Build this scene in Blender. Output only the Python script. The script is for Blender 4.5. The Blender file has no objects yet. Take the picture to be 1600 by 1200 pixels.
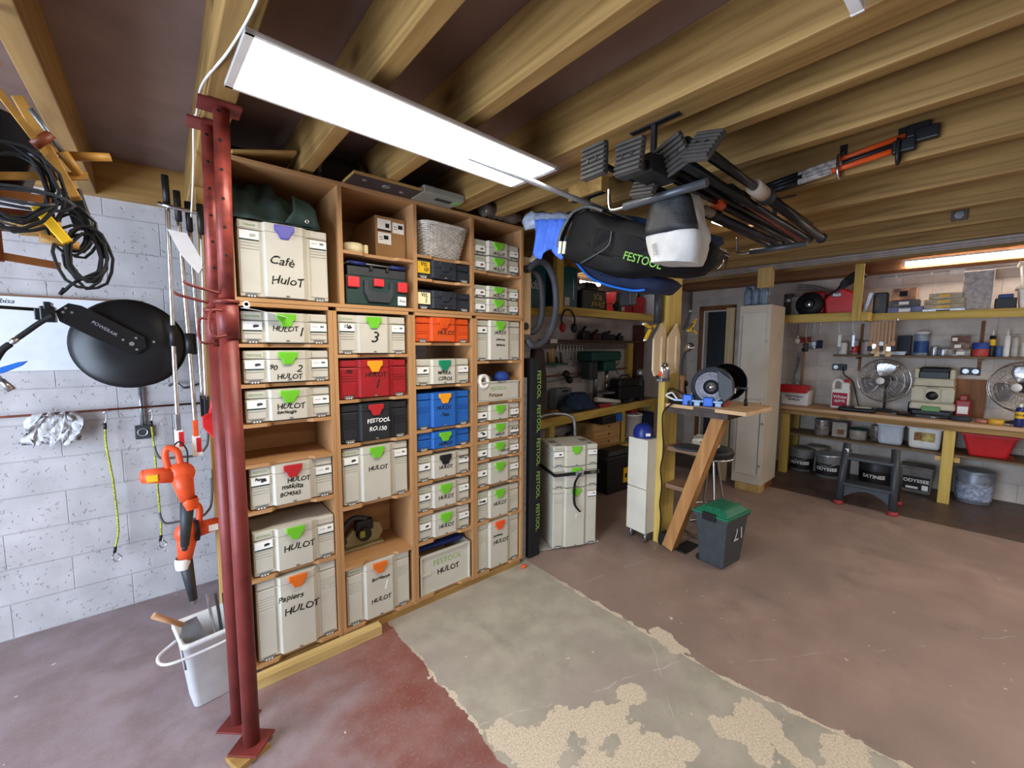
import bpy, bmesh, math, random
from mathutils import Matrix, Vector
random.seed(7)
SC = bpy.context.scene
COL = SC.collection
R = math.radians

# ------------------------------------------------------------------ camera
cam = bpy.data.cameras.new('camera'); cam.sensor_width = 36.0; cam.lens = 14.625
cam.clip_start = 0.05; cam.clip_end = 60
co = bpy.data.objects.new('camera', cam); COL.objects.link(co)
rt = Vector((0.76598736, -0.64283682, 0.00491879))
dn = Vector((-0.05471233, -0.07281366, -0.99584373))
fw = Vector((0.64052317, 0.76253459, -0.09094544))
mw = Matrix((rt, -dn, -fw)).transposed().to_4x4(); mw.translation = (0, 0, 1.65)
co.matrix_world = mw
SC.camera = co

# ------------------------------------------------------------------ colour management, sky, daylight
SC.view_settings.view_transform = 'Standard'
SC.view_settings.look = 'None'
SC.view_settings.gamma = 1.0
SC.view_settings.use_curve_mapping = False
SC.view_settings.exposure = 1.1
SC.cycles.use_denoising = True
SC.cycles.max_bounces = 8
SC.cycles.diffuse_bounces = 5
SC.cycles.sample_clamp_indirect = 6.0
wd = bpy.data.worlds.new('sky'); SC.world = wd; wd.use_nodes = True
bg = wd.node_tree.nodes['Background']
bg.inputs[0].default_value = (0.55, 0.72, 1.0, 1); bg.inputs[1].default_value = 1.5
# daylight through the open garage door to the left (sampled at the opening)
dl = bpy.data.lights.new('garage_daylight', 'AREA'); dl.shape = 'RECTANGLE'; dl.size = 4.2; dl.size_y = 2.2
dl.energy = 165; dl.color = (0.70, 0.82, 1.0)
dlo = bpy.data.objects.new('garage_daylight', dl); COL.objects.link(dlo)
dlo.location = (-2.72, 1.1, 1.15); dlo.rotation_euler = (0, R(-90), 0)

LAMP = 13.0      # emission strength of the LED panels
STRIP = 24.0     # emission strength of the LED strip over the bench

# ------------------------------------------------------------------ materials
def lin(c):
    if isinstance(c, str):
        c = [int(c[i:i + 2], 16) / 255 for i in (0, 2, 4)]
    return tuple((x / 12.92 if x <= 0.04045 else ((x + 0.055) / 1.055) ** 2.4) for x in c) + (1.0,)
_M = {}
def mat(name, col, rough=0.55, metal=0.0, nz=0.06, ns=14.0, bump=0.0, bs=60.0, spec=0.4, alpha=1.0, trans=0.0, emit=0.0):
    if name in _M: return _M[name]
    m = bpy.data.materials.new(name); m.use_nodes = True
    nt = m.node_tree; b = nt.nodes['Principled BSDF']
    c = lin(col)
    b.inputs['Roughness'].default_value = rough; b.inputs['Metallic'].default_value = metal
    b.inputs['Specular IOR Level'].default_value = spec
    b.inputs['Base Color'].default_value = c
    tc = nt.nodes.new('ShaderNodeTexCoord')
    if nz > 0:
        n = nt.nodes.new('ShaderNodeTexNoise'); n.inputs['Scale'].default_value = ns; n.inputs['Detail'].default_value = 5
        nt.links.new(tc.outputs['Object'], n.inputs['Vector'])
        r = nt.nodes.new('ShaderNodeValToRGB')
        lo, hi = 1 - 3 * nz, 1 + 2 * nz
        r.color_ramp.elements[0].position = 0.3; r.color_ramp.elements[1].position = 0.7
        r.color_ramp.elements[0].color = (c[0] * lo, c[1] * lo, c[2] * lo, 1)
        r.color_ramp.elements[1].color = (min(1, c[0] * hi), min(1, c[1] * hi), min(1, c[2] * hi), 1)
        nt.links.new(n.outputs['Fac'], r.inputs['Fac']); nt.links.new(r.outputs['Color'], b.inputs['Base Color'])
    if bump > 0:
        n2 = nt.nodes.new('ShaderNodeTexNoise'); n2.inputs['Scale'].default_value = bs; n2.inputs['Detail'].default_value = 6
        nt.links.new(tc.outputs['Object'], n2.inputs['Vector'])
        bp = nt.nodes.new('ShaderNodeBump'); bp.inputs['Strength'].default_value = bump; bp.inputs['Distance'].default_value = 0.01
        nt.links.new(n2.outputs['Fac'], bp.inputs['Height']); nt.links.new(bp.outputs['Normal'], b.inputs['Normal'])
    if trans > 0: b.inputs['Transmission Weight'].default_value = trans
    if alpha < 1: b.inputs['Alpha'].default_value = alpha
    if emit > 0:
        b.inputs['Emission Color'].default_value = c; b.inputs['Emission Strength'].default_value = emit
    _M[name] = m
    return m

def wood(name, c1, c2, axis='y', scale=1.0, rough=0.6, knots=0.5):
    """long-grained timber: noise stretched along the axis, dark grain lines and round knots"""
    if name in _M: return _M[name]
    m = bpy.data.materials.new(name); m.use_nodes = True
    nt = m.node_tree; L = nt.links.new; b = nt.nodes['Principled BSDF']
    b.inputs['Roughness'].default_value = rough; b.inputs['Specular IOR Level'].default_value = 0.3
    tc = nt.nodes.new('ShaderNodeTexCoord'); mp = nt.nodes.new('ShaderNodeMapping')
    s = {'x': (0.5, 9, 9), 'y': (9, 0.5, 9), 'z': (9, 9, 0.5)}[axis]
    mp.inputs['Scale'].default_value = tuple(v * scale for v in s)
    L(tc.outputs['Object'], mp.inputs['Vector'])
    n = nt.nodes.new('ShaderNodeTexNoise'); n.inputs['Scale'].default_value = 2.2; n.inputs['Detail'].default_value = 6; n.inputs['Distortion'].default_value = 0.6
    L(mp.outputs['Vector'], n.inputs['Vector'])
    r = nt.nodes.new('ShaderNodeValToRGB'); r.color_ramp.elements[0].position = 0.32; r.color_ramp.elements[1].position = 0.66
    r.color_ramp.elements[0].color = lin(c2); r.color_ramp.elements[1].color = lin(c1)
    L(n.outputs['Fac'], r.inputs['Fac'])
    # knots
    mk = nt.nodes.new('ShaderNodeMapping'); q = {'x': (0.55, 1, 1), 'y': (1, 0.55, 1), 'z': (1, 1, 0.55)}[axis]
    mk.inputs['Scale'].default_value = tuple(v * 3.2 for v in q)
    L(tc.outputs['Object'], mk.inputs['Vector'])
    v = nt.nodes.new('ShaderNodeTexVoronoi'); v.inputs['Scale'].default_value = 1.0
    L(mk.outputs['Vector'], v.inputs['Vector'])
    kr = nt.nodes.new('ShaderNodeValToRGB'); kr.color_ramp.elements[0].position = 0.03; kr.color_ramp.elements[1].position = 0.13
    kr.color_ramp.elements[0].color = (knots, knots, knots, 1); kr.color_ramp.elements[1].color = (0, 0, 0, 1)
    L(v.outputs['Distance'], kr.inputs['Fac'])
    mx = nt.nodes.new('ShaderNodeMix'); mx.data_type = 'RGBA'
    L(kr.outputs['Color'], mx.inputs[0]); L(r.outputs['Color'], mx.inputs[6]); mx.inputs[7].default_value = lin([0.30, 0.19, 0.10])
    L(mx.outputs[2], b.inputs['Base Color'])
    bp = nt.nodes.new('ShaderNodeBump'); bp.inputs['Strength'].default_value = 0.12; bp.inputs['Distance'].default_value = 0.004
    L(n.outputs['Fac'], bp.inputs['Height']); L(bp.outputs['Normal'], b.inputs['Normal'])
    _M[name] = m
    return m

def glow(name, col, strength):
    m = bpy.data.materials.new(name); m.use_nodes = True
    nt = m.node_tree; nt.nodes.clear()
    e = nt.nodes.new('ShaderNodeEmission'); e.inputs[0].default_value = col; e.inputs[1].default_value = strength
    o = nt.nodes.new('ShaderNodeOutputMaterial'); nt.links.new(e.outputs[0], o.inputs[0])
    return m

# ------------------------------------------------------------------ mesh helpers
def basis(d):
    d = Vector(d).normalized(); u = Vector((0, 0, 1)) if abs(d.z) < 0.9 else Vector((1, 0, 0))
    a = d.cross(u).normalized(); return a, d.cross(a).normalized(), d
class MB:
    def __init__(s): s.bm = bmesh.new()
    def _x(s, vs, M):
        if M is not None:
            for v in vs: v.co = M @ v.co
    def box(s, x0, x1, y0, y1, z0, z1, bev=0.0, M=None, seg=2):
        t = bmesh.new()
        r = bmesh.ops.create_cube(t, size=1.0)
        for v in r['verts']:
            v.co = ((x0 + x1) / 2 + v.co.x * (x1 - x0), (y0 + y1) / 2 + v.co.y * (y1 - y0), (z0 + z1) / 2 + v.co.z * (z1 - z0))
        if bev > 0: bmesh.ops.bevel(t, geom=list(t.edges), offset=bev, segments=seg, affect='EDGES', profile=0.5)
        return s.add(t, M)
    def add(s, t, M=None):
        mp = {}
        for v in t.verts: mp[v] = s.bm.verts.new(M @ v.co if M is not None else v.co)
        for f in t.faces:
            try: s.bm.faces.new([mp[v] for v in f.verts]).smooth = f.smooth
            except ValueError: pass
        t.free(); return s
    def taper(s, c, b, t, z0, z1, bev=0.0, M=None, c2=None):
        """frustum box: half sizes b at z0, t at z1, centred at c (x,y)"""
        c2 = c2 or c
        tb = bmesh.new()
        P = [tb.verts.new((c[0] + i * b[0], c[1] + j * b[1], z0)) for i, j in ((-1, -1), (1, -1), (1, 1), (-1, 1))]
        Q = [tb.verts.new((c2[0] + i * t[0], c2[1] + j * t[1], z1)) for i, j in ((-1, -1), (1, -1), (1, 1), (-1, 1))]
        tb.faces.new(P[::-1]); tb.faces.new(Q)
        for k in range(4): tb.faces.new((P[k], P[(k + 1) % 4], Q[(k + 1) % 4], Q[k]))
        if bev > 0: bmesh.ops.bevel(tb, geom=list(tb.edges), offset=bev, segments=2, affect='EDGES', profile=0.5)
        return s.add(tb, M)
    def prism(s, poly, h0, h1, M=None, bev=0.0):
        """polygon in local xy extruded from z=h0 to h1"""
        t = bmesh.new()
        a = [t.verts.new((p[0], p[1], h0)) for p in poly]; b = [t.verts.new((p[0], p[1], h1)) for p in poly]
        n = len(poly)
        t.faces.new(a[::-1]); t.faces.new(b)
        for k in range(n): t.faces.new((a[k], a[(k + 1) % n], b[(k + 1) % n], b[k]))
        bmesh.ops.recalc_face_normals(t, faces=list(t.faces))
        if bev > 0: bmesh.ops.bevel(t, geom=list(t.edges), offset=bev, segments=2, affect='EDGES', profile=0.5)
        return s.add(t, M)
    def ring_loft(s, rings, cap=True, smooth=True, closed=True):
        V = [[s.bm.verts.new(p) for p in r] for r in rings]
        n = len(V[0])
        for i in range(len(V) - 1):
            for k in range(n if closed else n - 1):
                f = s.bm.faces.new((V[i][k], V[i][(k + 1) % n], V[i + 1][(k + 1) % n], V[i + 1][k])); f.smooth = smooth
        if cap:
            try: s.bm.faces.new(V[0][::-1]); s.bm.faces.new(V[-1])
            except ValueError: pass
        return s
    def cyl(s, p, q, r, r2=None, n=16, cap=True):
        p, q = Vector(p), Vector(q); a, b, d = basis(q - p); r2 = r if r2 is None else r2
        mk = lambda c, rr: [c + a * (rr * math.cos(2 * math.pi * k / n)) + b * (rr * math.sin(2 * math.pi * k / n)) for k in range(n)]
        return s.ring_loft([mk(p, r), mk(q, r2)], cap)
    def tube(s, pts, r, n=8, cap=True, loop=False, rr=None):
        P = [Vector(p) for p in pts]; N = len(P); rings = []
        up = None
        for i in range(N):
            if loop: d = P[(i + 1) % N] - P[i - 1]
            else: d = P[min(i + 1, N - 1)] - P[max(i - 1, 0)]
            if d.length < 1e-9: d = Vector((0, 0, 1))
            d.normalize()
            if up is None: up = basis(d)[0]
            a = (up - d * up.dot(d))
            if a.length < 1e-4: a = basis(d)[0]
            a.normalize(); up = a; b = d.cross(a)
            ri = rr[i] if rr else r
            rings.append([P[i] + a * (ri * math.cos(2 * math.pi * k / n)) + b * (ri * math.sin(2 * math.pi * k / n)) for k in range(n)])
        if loop: rings.append(rings[0]); cap = False
        return s.ring_loft(rings, cap)
    def lathe(s, prof, c=(0, 0, 0), axis=(0, 0, 1), n=24, cap=False):
        """profile of (radius, height) spun about the axis through c"""
        a, b, d = basis(axis); c = Vector(c)
        return s.ring_loft([[c + d * h + a * (max(r, 1e-4) * math.cos(2 * math.pi * k / n)) + b * (max(r, 1e-4) * math.sin(2 * math.pi * k / n)) for k in range(n)] for r, h in prof], cap)
    def ball(s, c, r, n=12, sc=(1, 1, 1), M=None):
        t = bmesh.new(); bmesh.ops.create_uvsphere(t, u_segments=n, v_segments=max(6, n // 2 + 2), radius=1.0)
        for v in t.verts: v.co = (c[0] + v.co.x * r * sc[0], c[1] + v.co.y * r * sc[1], c[2] + v.co.z * r * sc[2])
        for f in t.faces: f.smooth = True
        return s.add(t, M)
    def quad(s, *p):
        s.bm.faces.new([s.bm.verts.new(q) for q in p]); return s
    def build(s, name, m, parent=None, w=False, sol=0.0, sub=0, norm=True, **tags):
        """link as ONE mesh object; w=True: coordinates are in world space though it has a parent"""
        if norm: bmesh.ops.recalc_face_normals(s.bm, faces=list(s.bm.faces))
        me = bpy.data.meshes.new(name); o = bpy.data.objects.new(name, me)
        if w and parent is not None:
            I = wmat(parent).inverted()
            for v in s.bm.verts: v.co = I @ v.co
        if parent is None and len(s.bm.verts):
            xs = [v.co.x for v in s.bm.verts]; ys = [v.co.y for v in s.bm.verts]; z0 = min(v.co.z for v in s.bm.verts)
            c = Vector(((min(xs) + max(xs)) / 2, (min(ys) + max(ys)) / 2, z0))
            if tags.get('keep') is None:
                for v in s.bm.verts: v.co -= c
                o.location = c
        s.bm.to_mesh(me); s.bm.free()
        me.materials.append(m); COL.objects.link(o)
        if parent is not None: o.parent = parent
        if sol:
            md = o.modifiers.new('thickness', 'SOLIDIFY'); md.thickness = sol; md.offset = 0
        if sub:
            md = o.modifiers.new('smooth', 'SUBSURF'); md.levels = sub; md.render_levels = sub
        for k in ('label', 'category', 'group', 'kind'):
            if k in tags: o[k] = tags[k]
        return o
def wmat(o):
    m = o.matrix_basis.copy() if o.parent is None else wmat(o.parent) @ o.matrix_basis
    return m
def tag(o, label, cat, group=None, kind=None):
    o['label'] = label; o['category'] = cat
    if group: o['group'] = group
    if kind: o['kind'] = kind
    return o
def thing(name, label, cat, loc=(0, 0, 0), rz=0.0, group=None, rot=None):
    o = bpy.data.objects.new(name, None); COL.objects.link(o); o.empty_display_size = 0.05
    o.location = loc; o.rotation_euler = rot or (0, 0, rz)
    return tag(o, label, cat, group)
def struct(o, label=None):
    o['kind'] = 'structure'
    if label: o['label'] = label
    return o
def copy_tree(o, parent=None):
    c = o.copy(); COL.objects.link(c)
    if parent is not None: c.parent = parent
    for ch in list(o.children): copy_tree(ch, c)
    return c
def text(s, size, m, parent, loc, rot=(R(90), 0, 0), name='lettering', ext=0.0004, align='CENTER', shear=0.0, bold=0.0):
    cu = bpy.data.curves.new(name, 'FONT'); cu.body = s; cu.size = size; cu.extrude = ext; cu.align_x = align; cu.align_y = 'CENTER'
    cu.shear = shear; cu.offset = bold; cu.resolution_u = 3; cu.space_line = 0.9
    o = bpy.data.objects.new(name, cu); COL.objects.link(o); cu.materials.append(m)
    o.location = loc; o.rotation_euler = rot
    if parent is not None: o.parent = parent
    return o
def crv(P, n=8):
    """smooth curve through the points (Catmull-Rom)"""
    P = [Vector(p) for p in P]; out = []
    for i in range(len(P) - 1):
        a = P[max(i - 1, 0)]; b = P[i]; c = P[i + 1]; d = P[min(i + 2, len(P) - 1)]
        for k in range(n):
            t = k / n
            out.append(0.5 * ((2 * b) + (c - a) * t + (2 * a - 5 * b + 4 * c - d) * t * t + (3 * b - a - 3 * c + d) * t ** 3))
    out.append(P[-1]); return out
RC = Matrix.Rotation(R(2.674), 4, 'Z')      # the far end of the room stands 2.7 degrees askew
def CW(x, y, z=0.0): return RC @ Vector((x, y, z))
# ------------------------------------------------------------------ common materials
PINE = wood('pine', 'a9864f', '7b5c2f', 'y', 1.0, knots=.85)
PINEX = wood('pine_x', 'b08a50', '8c6936', 'x', 1.0)
PINEZ = wood('pine_z', 'cdab6c', 'ae8a4d', 'z', 1.0, knots=0.3)
YELLOW = wood('yellow_timber_y', 'd0b25c', 'ae9043', 'y', 1.0, knots=0.35)
YELLOWX = wood('yellow_timber_x', 'd0b25c', 'ae9043', 'x', 1.0, knots=0.35)
YELLOWZ = wood('yellow_timber_z', 'd0b25c', 'ae9043', 'z', 1.0, knots=0.35)
BROWNW = wood('brown_timber', '8a5b34', '6f4526', 'z', 1.2, knots=0.2)
BLACK = mat('black_plastic', '18191b', 0.45, nz=0.1)
DARK = mat('dark_grey_plastic', '34373a', 0.5, nz=0.06)
RUBBER = mat('black_rubber', '141414', 0.8, nz=0.1)
CHROME = mat('chrome', 'c8c8c8', 0.22, 1.0, nz=0.03)
STEEL = mat('grey_steel', '8d8f92', 0.4, 0.8, nz=0.08)
WHITE = mat('white_plastic', 'e6e4de', 0.5, nz=0.03)
PAPER = mat('white_paper', 'f0eee8', 0.8, nz=0.02)
INK = mat('black_ink', '14140f', 0.8, nz=0)
WINK = mat('white_ink', 'efeee8', 0.8, nz=0)
RED = mat('red_plastic', 'c41f22', 0.4, nz=0.05)
ORANGE = mat('orange_plastic', 'e2551c', 0.4, nz=0.05)
GREEN = mat('green_latch', '6cbd2a', 0.38, nz=0.02)
BLUE = mat('blue_plastic', '1c63bd', 0.4, nz=0.04)
NAVY = mat('navy_cloth', '1a2440', 0.9, nz=0.1)
YEL = mat('yellow_plastic', 'e6b81e', 0.45, nz=0.04)
CARD = mat('brown_cardboard', '9c7549', 0.85, nz=0.04, ns=6)
GALV = mat('galvanised', 'a6abb0', 0.35, 0.7, nz=0.1, ns=30)

# ------------------------------------------------------------------ floor
def floor_material():
    m = bpy.data.materials.new('painted_concrete_floor'); m.use_nodes = True
    nt = m.node_tree; L = nt.links.new; N = nt.nodes.new; b = nt.nodes['Principled BSDF']
    tc = N('ShaderNodeTexCoord'); sep = N('ShaderNodeSeparateXYZ'); L(tc.outputs['Object'], sep.inputs[0])
    def noise(sc, det=6, rough=0.55, dist=0.0):
        n = N('ShaderNodeTexNoise'); n.inputs['Scale'].default_value = sc; n.inputs['Detail'].default_value = det
        n.inputs['Roughness'].default_value = rough; n.inputs['Distortion'].default_value = dist
        L(tc.outputs['Object'], n.inputs['Vector']); return n.outputs['Fac']
    def ma(op, a, c=None, clamp=False):
        n = N('ShaderNodeMath'); n.operation = op; n.use_clamp = clamp
        for i, x in enumerate((a, c)):
            if x is None: continue
            if isinstance(x, (int, float)): n.inputs[i].default_value = x
            else: L(x, n.inputs[i])
        return n.outputs[0]
    def sm(v, lo, hi):
        n = N('ShaderNodeMapRange'); n.interpolation_type = 'SMOOTHSTEP'
        n.inputs[1].default_value = lo; n.inputs[2].default_value = hi
        L(v, n.inputs[0]); return n.outputs[0]
    def mix(f, a, c):
        n = N('ShaderNodeMix'); n.data_type = 'RGBA'
        if isinstance(f, (int, float)): n.inputs[0].default_value = f
        else: L(f, n.inputs[0])
        for i, x in ((6, a), (7, c)):
            if isinstance(x, tuple): n.inputs[i].default_value = x
            else: L(x, n.inputs[i])
        return n.outputs[2]
    x, y = sep.outputs[0], sep.outputs[1]
    big = noise(1.3, 4); mid = noise(5, 6); fine = noise(38, 6, 0.7); edge = noise(4.5, 7, 0.65); speck = noise(90, 3, 0.7)
    # colours
    redp = mix(sm(mid, 0.35, 0.68), lin('7f4a3f'), lin('8c6259'))
    greyed = mix(sm(mid, 0.3, 0.7), lin('84706e'), lin('978789'))
    redp = mix(sm(ma('ADD', ma('ADD', x, ma('MULTIPLY', y, -0.08)), ma('MULTIPLY', ma('SUBTRACT', noise(2.6, 5), 0.5), 1.3)), 0.05, 0.75), greyed, redp)  # red turns greyer towards the left of the room
    redp = mix(ma('MULTIPLY', sm(noise(70, 4, 0.7), 0.55, 0.68), 0.35), redp, lin('a99794'))
    grey = mix(sm(mid, 0.32, 0.7), lin('9b9485'), lin('aea696'))
    grey = mix(sm(big, 0.48, 0.7), grey, lin('9f9188'))
    mauve = mix(sm(mid, 0.3, 0.7), lin('957c70'), lin('a38a7d'))
    mauve = mix(sm(big, 0.36, 0.66), lin('8c776c'), mauve)
    # band masks with ragged edges
    e1 = ma('MULTIPLY', ma('SUBTRACT', edge, 0.5), 0.10)
    x1 = ma('ADD', x, e1)
    m_grey = sm(x1, 0.950, 0.953)
    x2 = ma('ADD', x, ma('MULTIPLY', ma('SUBTRACT', edge, 0.5), 0.045))
    x2b = ma('ADD', x2, ma('MULTIPLY', sm(y, 0.9, 0.1), -0.10))
    m_mauve = sm(x2b, 2.068, 2.072)
    col = mix(m_grey, redp, grey); col = mix(m_mauve, col, mauve)
    # bare, peeled patches in tan screed
    pts = [(1.12, 1.12, .17), (1.02, 1.26, .08), (1.33, 1.04, .12), (1.47, 1.04, .10), (1.62, 1.05, .07), (1.36, .82, .20), (1.10, .88, .2), (1.55, .76, .07),
           (1.93, .60, .12), (1.82, .66, .08), (1.78, .52, .10), (1.88, .45, .09), (2.03, .30, .13), (1.93, .28, .10), (1.6, .3, .2), (1.2, .4, .3), (2.08, 1.05, .07), (2.10, 1.18, .05), (2.1, 1.12, .05)]
    blob = None
    for px, py, pr in pts:
        d = N('ShaderNodeVectorMath'); d.operation = 'DISTANCE'
        cz = N('ShaderNodeCombineXYZ'); L(x, cz.inputs[0]); L(y, cz.inputs[1])
        L(cz.outputs[0], d.inputs[0]); d.inputs[1].default_value = (px, py, 0)
        v = ma('SUBTRACT', 1.0, ma('DIVIDE', d.outputs['Value'], pr))
        blob = v if blob is None else ma('MAXIMUM', blob, v)
    bl = ma('ADD', blob, ma('MULTIPLY', ma('SUBTRACT', noise(5.5, 9, 0.64), 0.5), 3.3))
    m_bare = sm(bl, 0.16, 0.185)
    # thin flaked lines along the two paint edges
    l1 = ma('SUBTRACT', 0.012, ma('ABSOLUTE', ma('SUBTRACT', x1, 0.957)))
    l2 = ma('SUBTRACT', 0.016, ma('ABSOLUTE', ma('SUBTRACT', x2b, 2.062)))
    chip = sm(ma('ADD', ma('MAXIMUM', l1, l2), ma('MULTIPLY', ma('SUBTRACT', noise(11, 4), 0.565), 0.09)), 0.0, 0.002)
    chip = ma('MULTIPLY', chip, sm(y, 2.1, 1.7))
    nearedge = sm(ma('MAXIMUM', l1, l2), -0.02, 0.0); chip = ma('MULTIPLY', chip, nearedge)
    bare = mix(sm(noise(120, 4, 0.7), 0.34, 0.6), lin('b3a28b'), lin('d6c7b0'))
    m_bare = ma('MAXIMUM', m_bare, chip, True)
    col = mix(m_bare, col, bare)
    # hairline scratches and a pale crack across the grey strip
    wv = noise(2.2, 5); 
    def line(ax, ay, c, w):
        v = ma('ADD', ma('ADD', ma('MULTIPLY', x, ax), ma('MULTIPLY', y, ay)), ma('ADD', ma('MULTIPLY', ma('SUBTRACT', wv, 0.5), 0.16), c))
        return ma('SUBTRACT', 1.0, sm(ma('ABSOLUTE', v), w * 0.5, w))
    strip = ma('MULTIPLY', m_grey, ma('SUBTRACT', 1.0, m_mauve))
    ln = ma('MAXIMUM', ma('MULTIPLY', line(0.35, 0.94, -1.62, 0.004), strip), ma('MULTIPLY', line(0.72, -0.69, -0.62, 0.003), strip))
    ln = ma('MAXIMUM', ln, ma('MULTIPLY', line(0.2, 0.98, -2.2, 0.0025), m_mauve)); ln = ma('MAXIMUM', ln, ma('MULTIPLY', line(0.55, 0.83, -1.9, 0.0025), m_mauve))
    col = mix(ma('MULTIPLY', ma('MULTIPLY', ln, sm(noise(6, 3), 0.46, 0.6)), 0.7), col, lin('c3b8ac'))
    # pale specks, dark scuffs, far darker slab under the bench
    col = mix(ma('MULTIPLY', sm(speck, 0.69, 0.73), 0.6), col, lin('c9bfb2'))
    col = mix(ma('MULTIPLY', sm(noise(22, 2, 0.4), 0.755, 0.77), 0.85), col, lin('d3c9bb'))
    col = mix(ma('MULTIPLY', sm(noise(55, 4, 0.7), 0.36, 0.62), 0.22), lin('5b5049'), col) if False else col
    col = mix(ma('MULTIPLY', sm(noise(34, 5, 0.7), 0.55, 0.7), 0.16), col, lin('5d5049'))
    col = mix(ma('MULTIPLY', sm(noise(2.4, 5), 0.58, 0.75), 0.3), col, lin('4c4440'))
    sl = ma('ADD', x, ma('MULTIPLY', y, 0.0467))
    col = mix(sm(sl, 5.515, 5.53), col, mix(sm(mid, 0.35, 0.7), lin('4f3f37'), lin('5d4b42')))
    L(col, b.inputs['Base Color'])
    rg = N('ShaderNodeMapRange'); rg.inputs[1].default_value = 0.3; rg.inputs[2].default_value = 0.7; rg.inputs[3].default_value = 0.32; rg.inputs[4].default_value = 0.6
    L(mid, rg.inputs[0]); L(rg.outputs[0], b.inputs['Roughness'])
    b.inputs['Specular IOR Level'].default_value = 0.4
    h = ma('ADD', ma('MULTIPLY', fine, 0.25), ma('MULTIPLY', m_bare, -0.9))
    bp = N('ShaderNodeBump'); bp.inputs['Strength'].default_value = 0.5; bp.inputs['Distance'].default_value = 0.004
    L(h, bp.inputs['Height']); L(bp.outputs['Normal'], b.inputs['Normal'])
    return m
struct(MB().box(-2.8, 7.3, -3.0, 4.2, -0.1, 0.0).build('floor', floor_material(), keep=1))

# ------------------------------------------------------------------ walls
def block_wall(name, c1, c2, mortar, bh=0.2, strength=0.6, pits=0.5):
    m = bpy.data.materials.new(name); m.use_nodes = True
    nt = m.node_tree; L = nt.links.new; N = nt.nodes.new; b = nt.nodes['Principled BSDF']
    b.inputs['Roughness'].default_value = 0.85
    tc = N('ShaderNodeTexCoord'); sp = N('ShaderNodeSeparateXYZ'); L(tc.outputs['Object'], sp.inputs[0])
    cb = N('ShaderNodeCombineXYZ'); ad = N('ShaderNodeMath'); ad.operation = 'ADD'
    L(sp.outputs[0], ad.inputs[0]); L(sp.outputs[1], ad.inputs[1]); L(ad.outputs[0], cb.inputs[0]); L(sp.outputs[2], cb.inputs[1])
    br = N('ShaderNodeTexBrick'); br.inputs['Scale'].default_value = 1.0; br.inputs['Brick Width'].default_value = 0.5; br.inputs['Row Height'].default_value = bh
    br.inputs['Mortar Size'].default_value = 0.004; br.inputs['Mortar Smooth'].default_value = 0.6
    br.inputs['Color1'].default_value = lin(c1); br.inputs['Color2'].default_value = lin(c2); br.inputs['Mortar'].default_value = lin(mortar)
    L(cb.outputs[0], br.inputs['Vector'])
    n = N('ShaderNodeTexNoise'); n.inputs['Scale'].default_value = 6; n.inputs['Detail'].default_value = 8; L(tc.outputs['Object'], n.inputs['Vector'])
    r = N('ShaderNodeMapRange'); r.inputs[1].default_value = 0.3; r.inputs[2].default_value = 0.7; r.inputs[3].default_value = 0.82; r.inputs[4].default_value = 1.08
    L(n.outputs['Fac'], r.inputs[0])
    mx = N('ShaderNodeMix'); mx.data_type = 'RGBA'; mx.blend_type = 'MULTIPLY'; mx.inputs[0].default_value = 1.0
    L(br.outputs['Color'], mx.inputs[6]); L(r.outputs[0], mx.inputs[7]); L(mx.outputs[2], b.inputs['Base Color'])
    v = N('ShaderNodeTexNoise'); v.inputs['Scale'].default_value = 42; v.inputs['Detail'].default_value = 4; L(tc.outputs['Object'], v.inputs['Vector'])
    pr = N('ShaderNodeMapRange'); pr.inputs[1].default_value = 0.63; pr.inputs[2].default_value = 0.70; pr.inputs[3].default_value = 0.0; pr.inputs[4].default_value = -pits
    L(v.outputs['Fac'], pr.inputs[0])
    s1 = N('ShaderNodeMath'); s1.operation = 'MULTIPLY_ADD'; s1.inputs[1].default_value = -0.5; L(br.outputs['Fac'], s1.inputs[0]); L(pr.outputs[0], s1.inputs[2])
    s2 = N('ShaderNodeMath'); s2.operation = 'MULTIPLY_ADD'; s2.inputs[1].default_value = 0.35; L(n.outputs['Fac'], s2.inputs[0]); L(s1.outputs[0], s2.inputs[2])
    bp = N('ShaderNodeBump'); bp.inputs['Strength'].default_value = strength; bp.inputs['Distance'].default_value = 0.012
    L(s2.outputs[0], bp.inputs['Height']); L(bp.outputs['Normal'], b.inputs['Normal'])
    return m
BLOCK = block_wall('bare_concrete_block', 'bdb8b7', 'b9b5b4', 'aeaaa9', pits=0.7)
BLOCK2 = block_wall('pale_painted_block', 'd0c5b9', 'cbc0b4', 'bdb2a7', strength=0.5, pits=0.25)
PLASTER = mat('pale_plaster', 'b8aca3', 0.85, nz=0.08, ns=3, bump=0.2, bs=25)
struct(MB().box(-2.8, 7.3, 3.47, 3.62, 0, 2.95).build('wall_back', BLOCK, keep=1))
w = MB().box(6.9, 7.0, -3.3, 2.48, 0, 2.95, M=RC).box(6.9, 7.0, 2.48, 3.10, 2.22, 2.95, M=RC).box(6.9, 7.0, 2.90, 3.3, 0, 2.22, M=RC)
struct(w.build('wall_far', BLOCK2, keep=1))
struct(MB().box(-2.8, 7.3, -3.1, -3.0, 0, 2.95).build('wall_behind', PLASTER, keep=1))
# wall with the open garage doorway on the left of the room
struct(MB().box(-2.9, -2.8, -3.0, -1.1, 0, 2.95).box(-2.9, -2.8, 3.2, 3.47, 0, 2.95).box(-2.9, -2.8, -1.1, 3.2, 2.3, 2.95).build('wall_left', BLOCK, keep=1))

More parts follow.
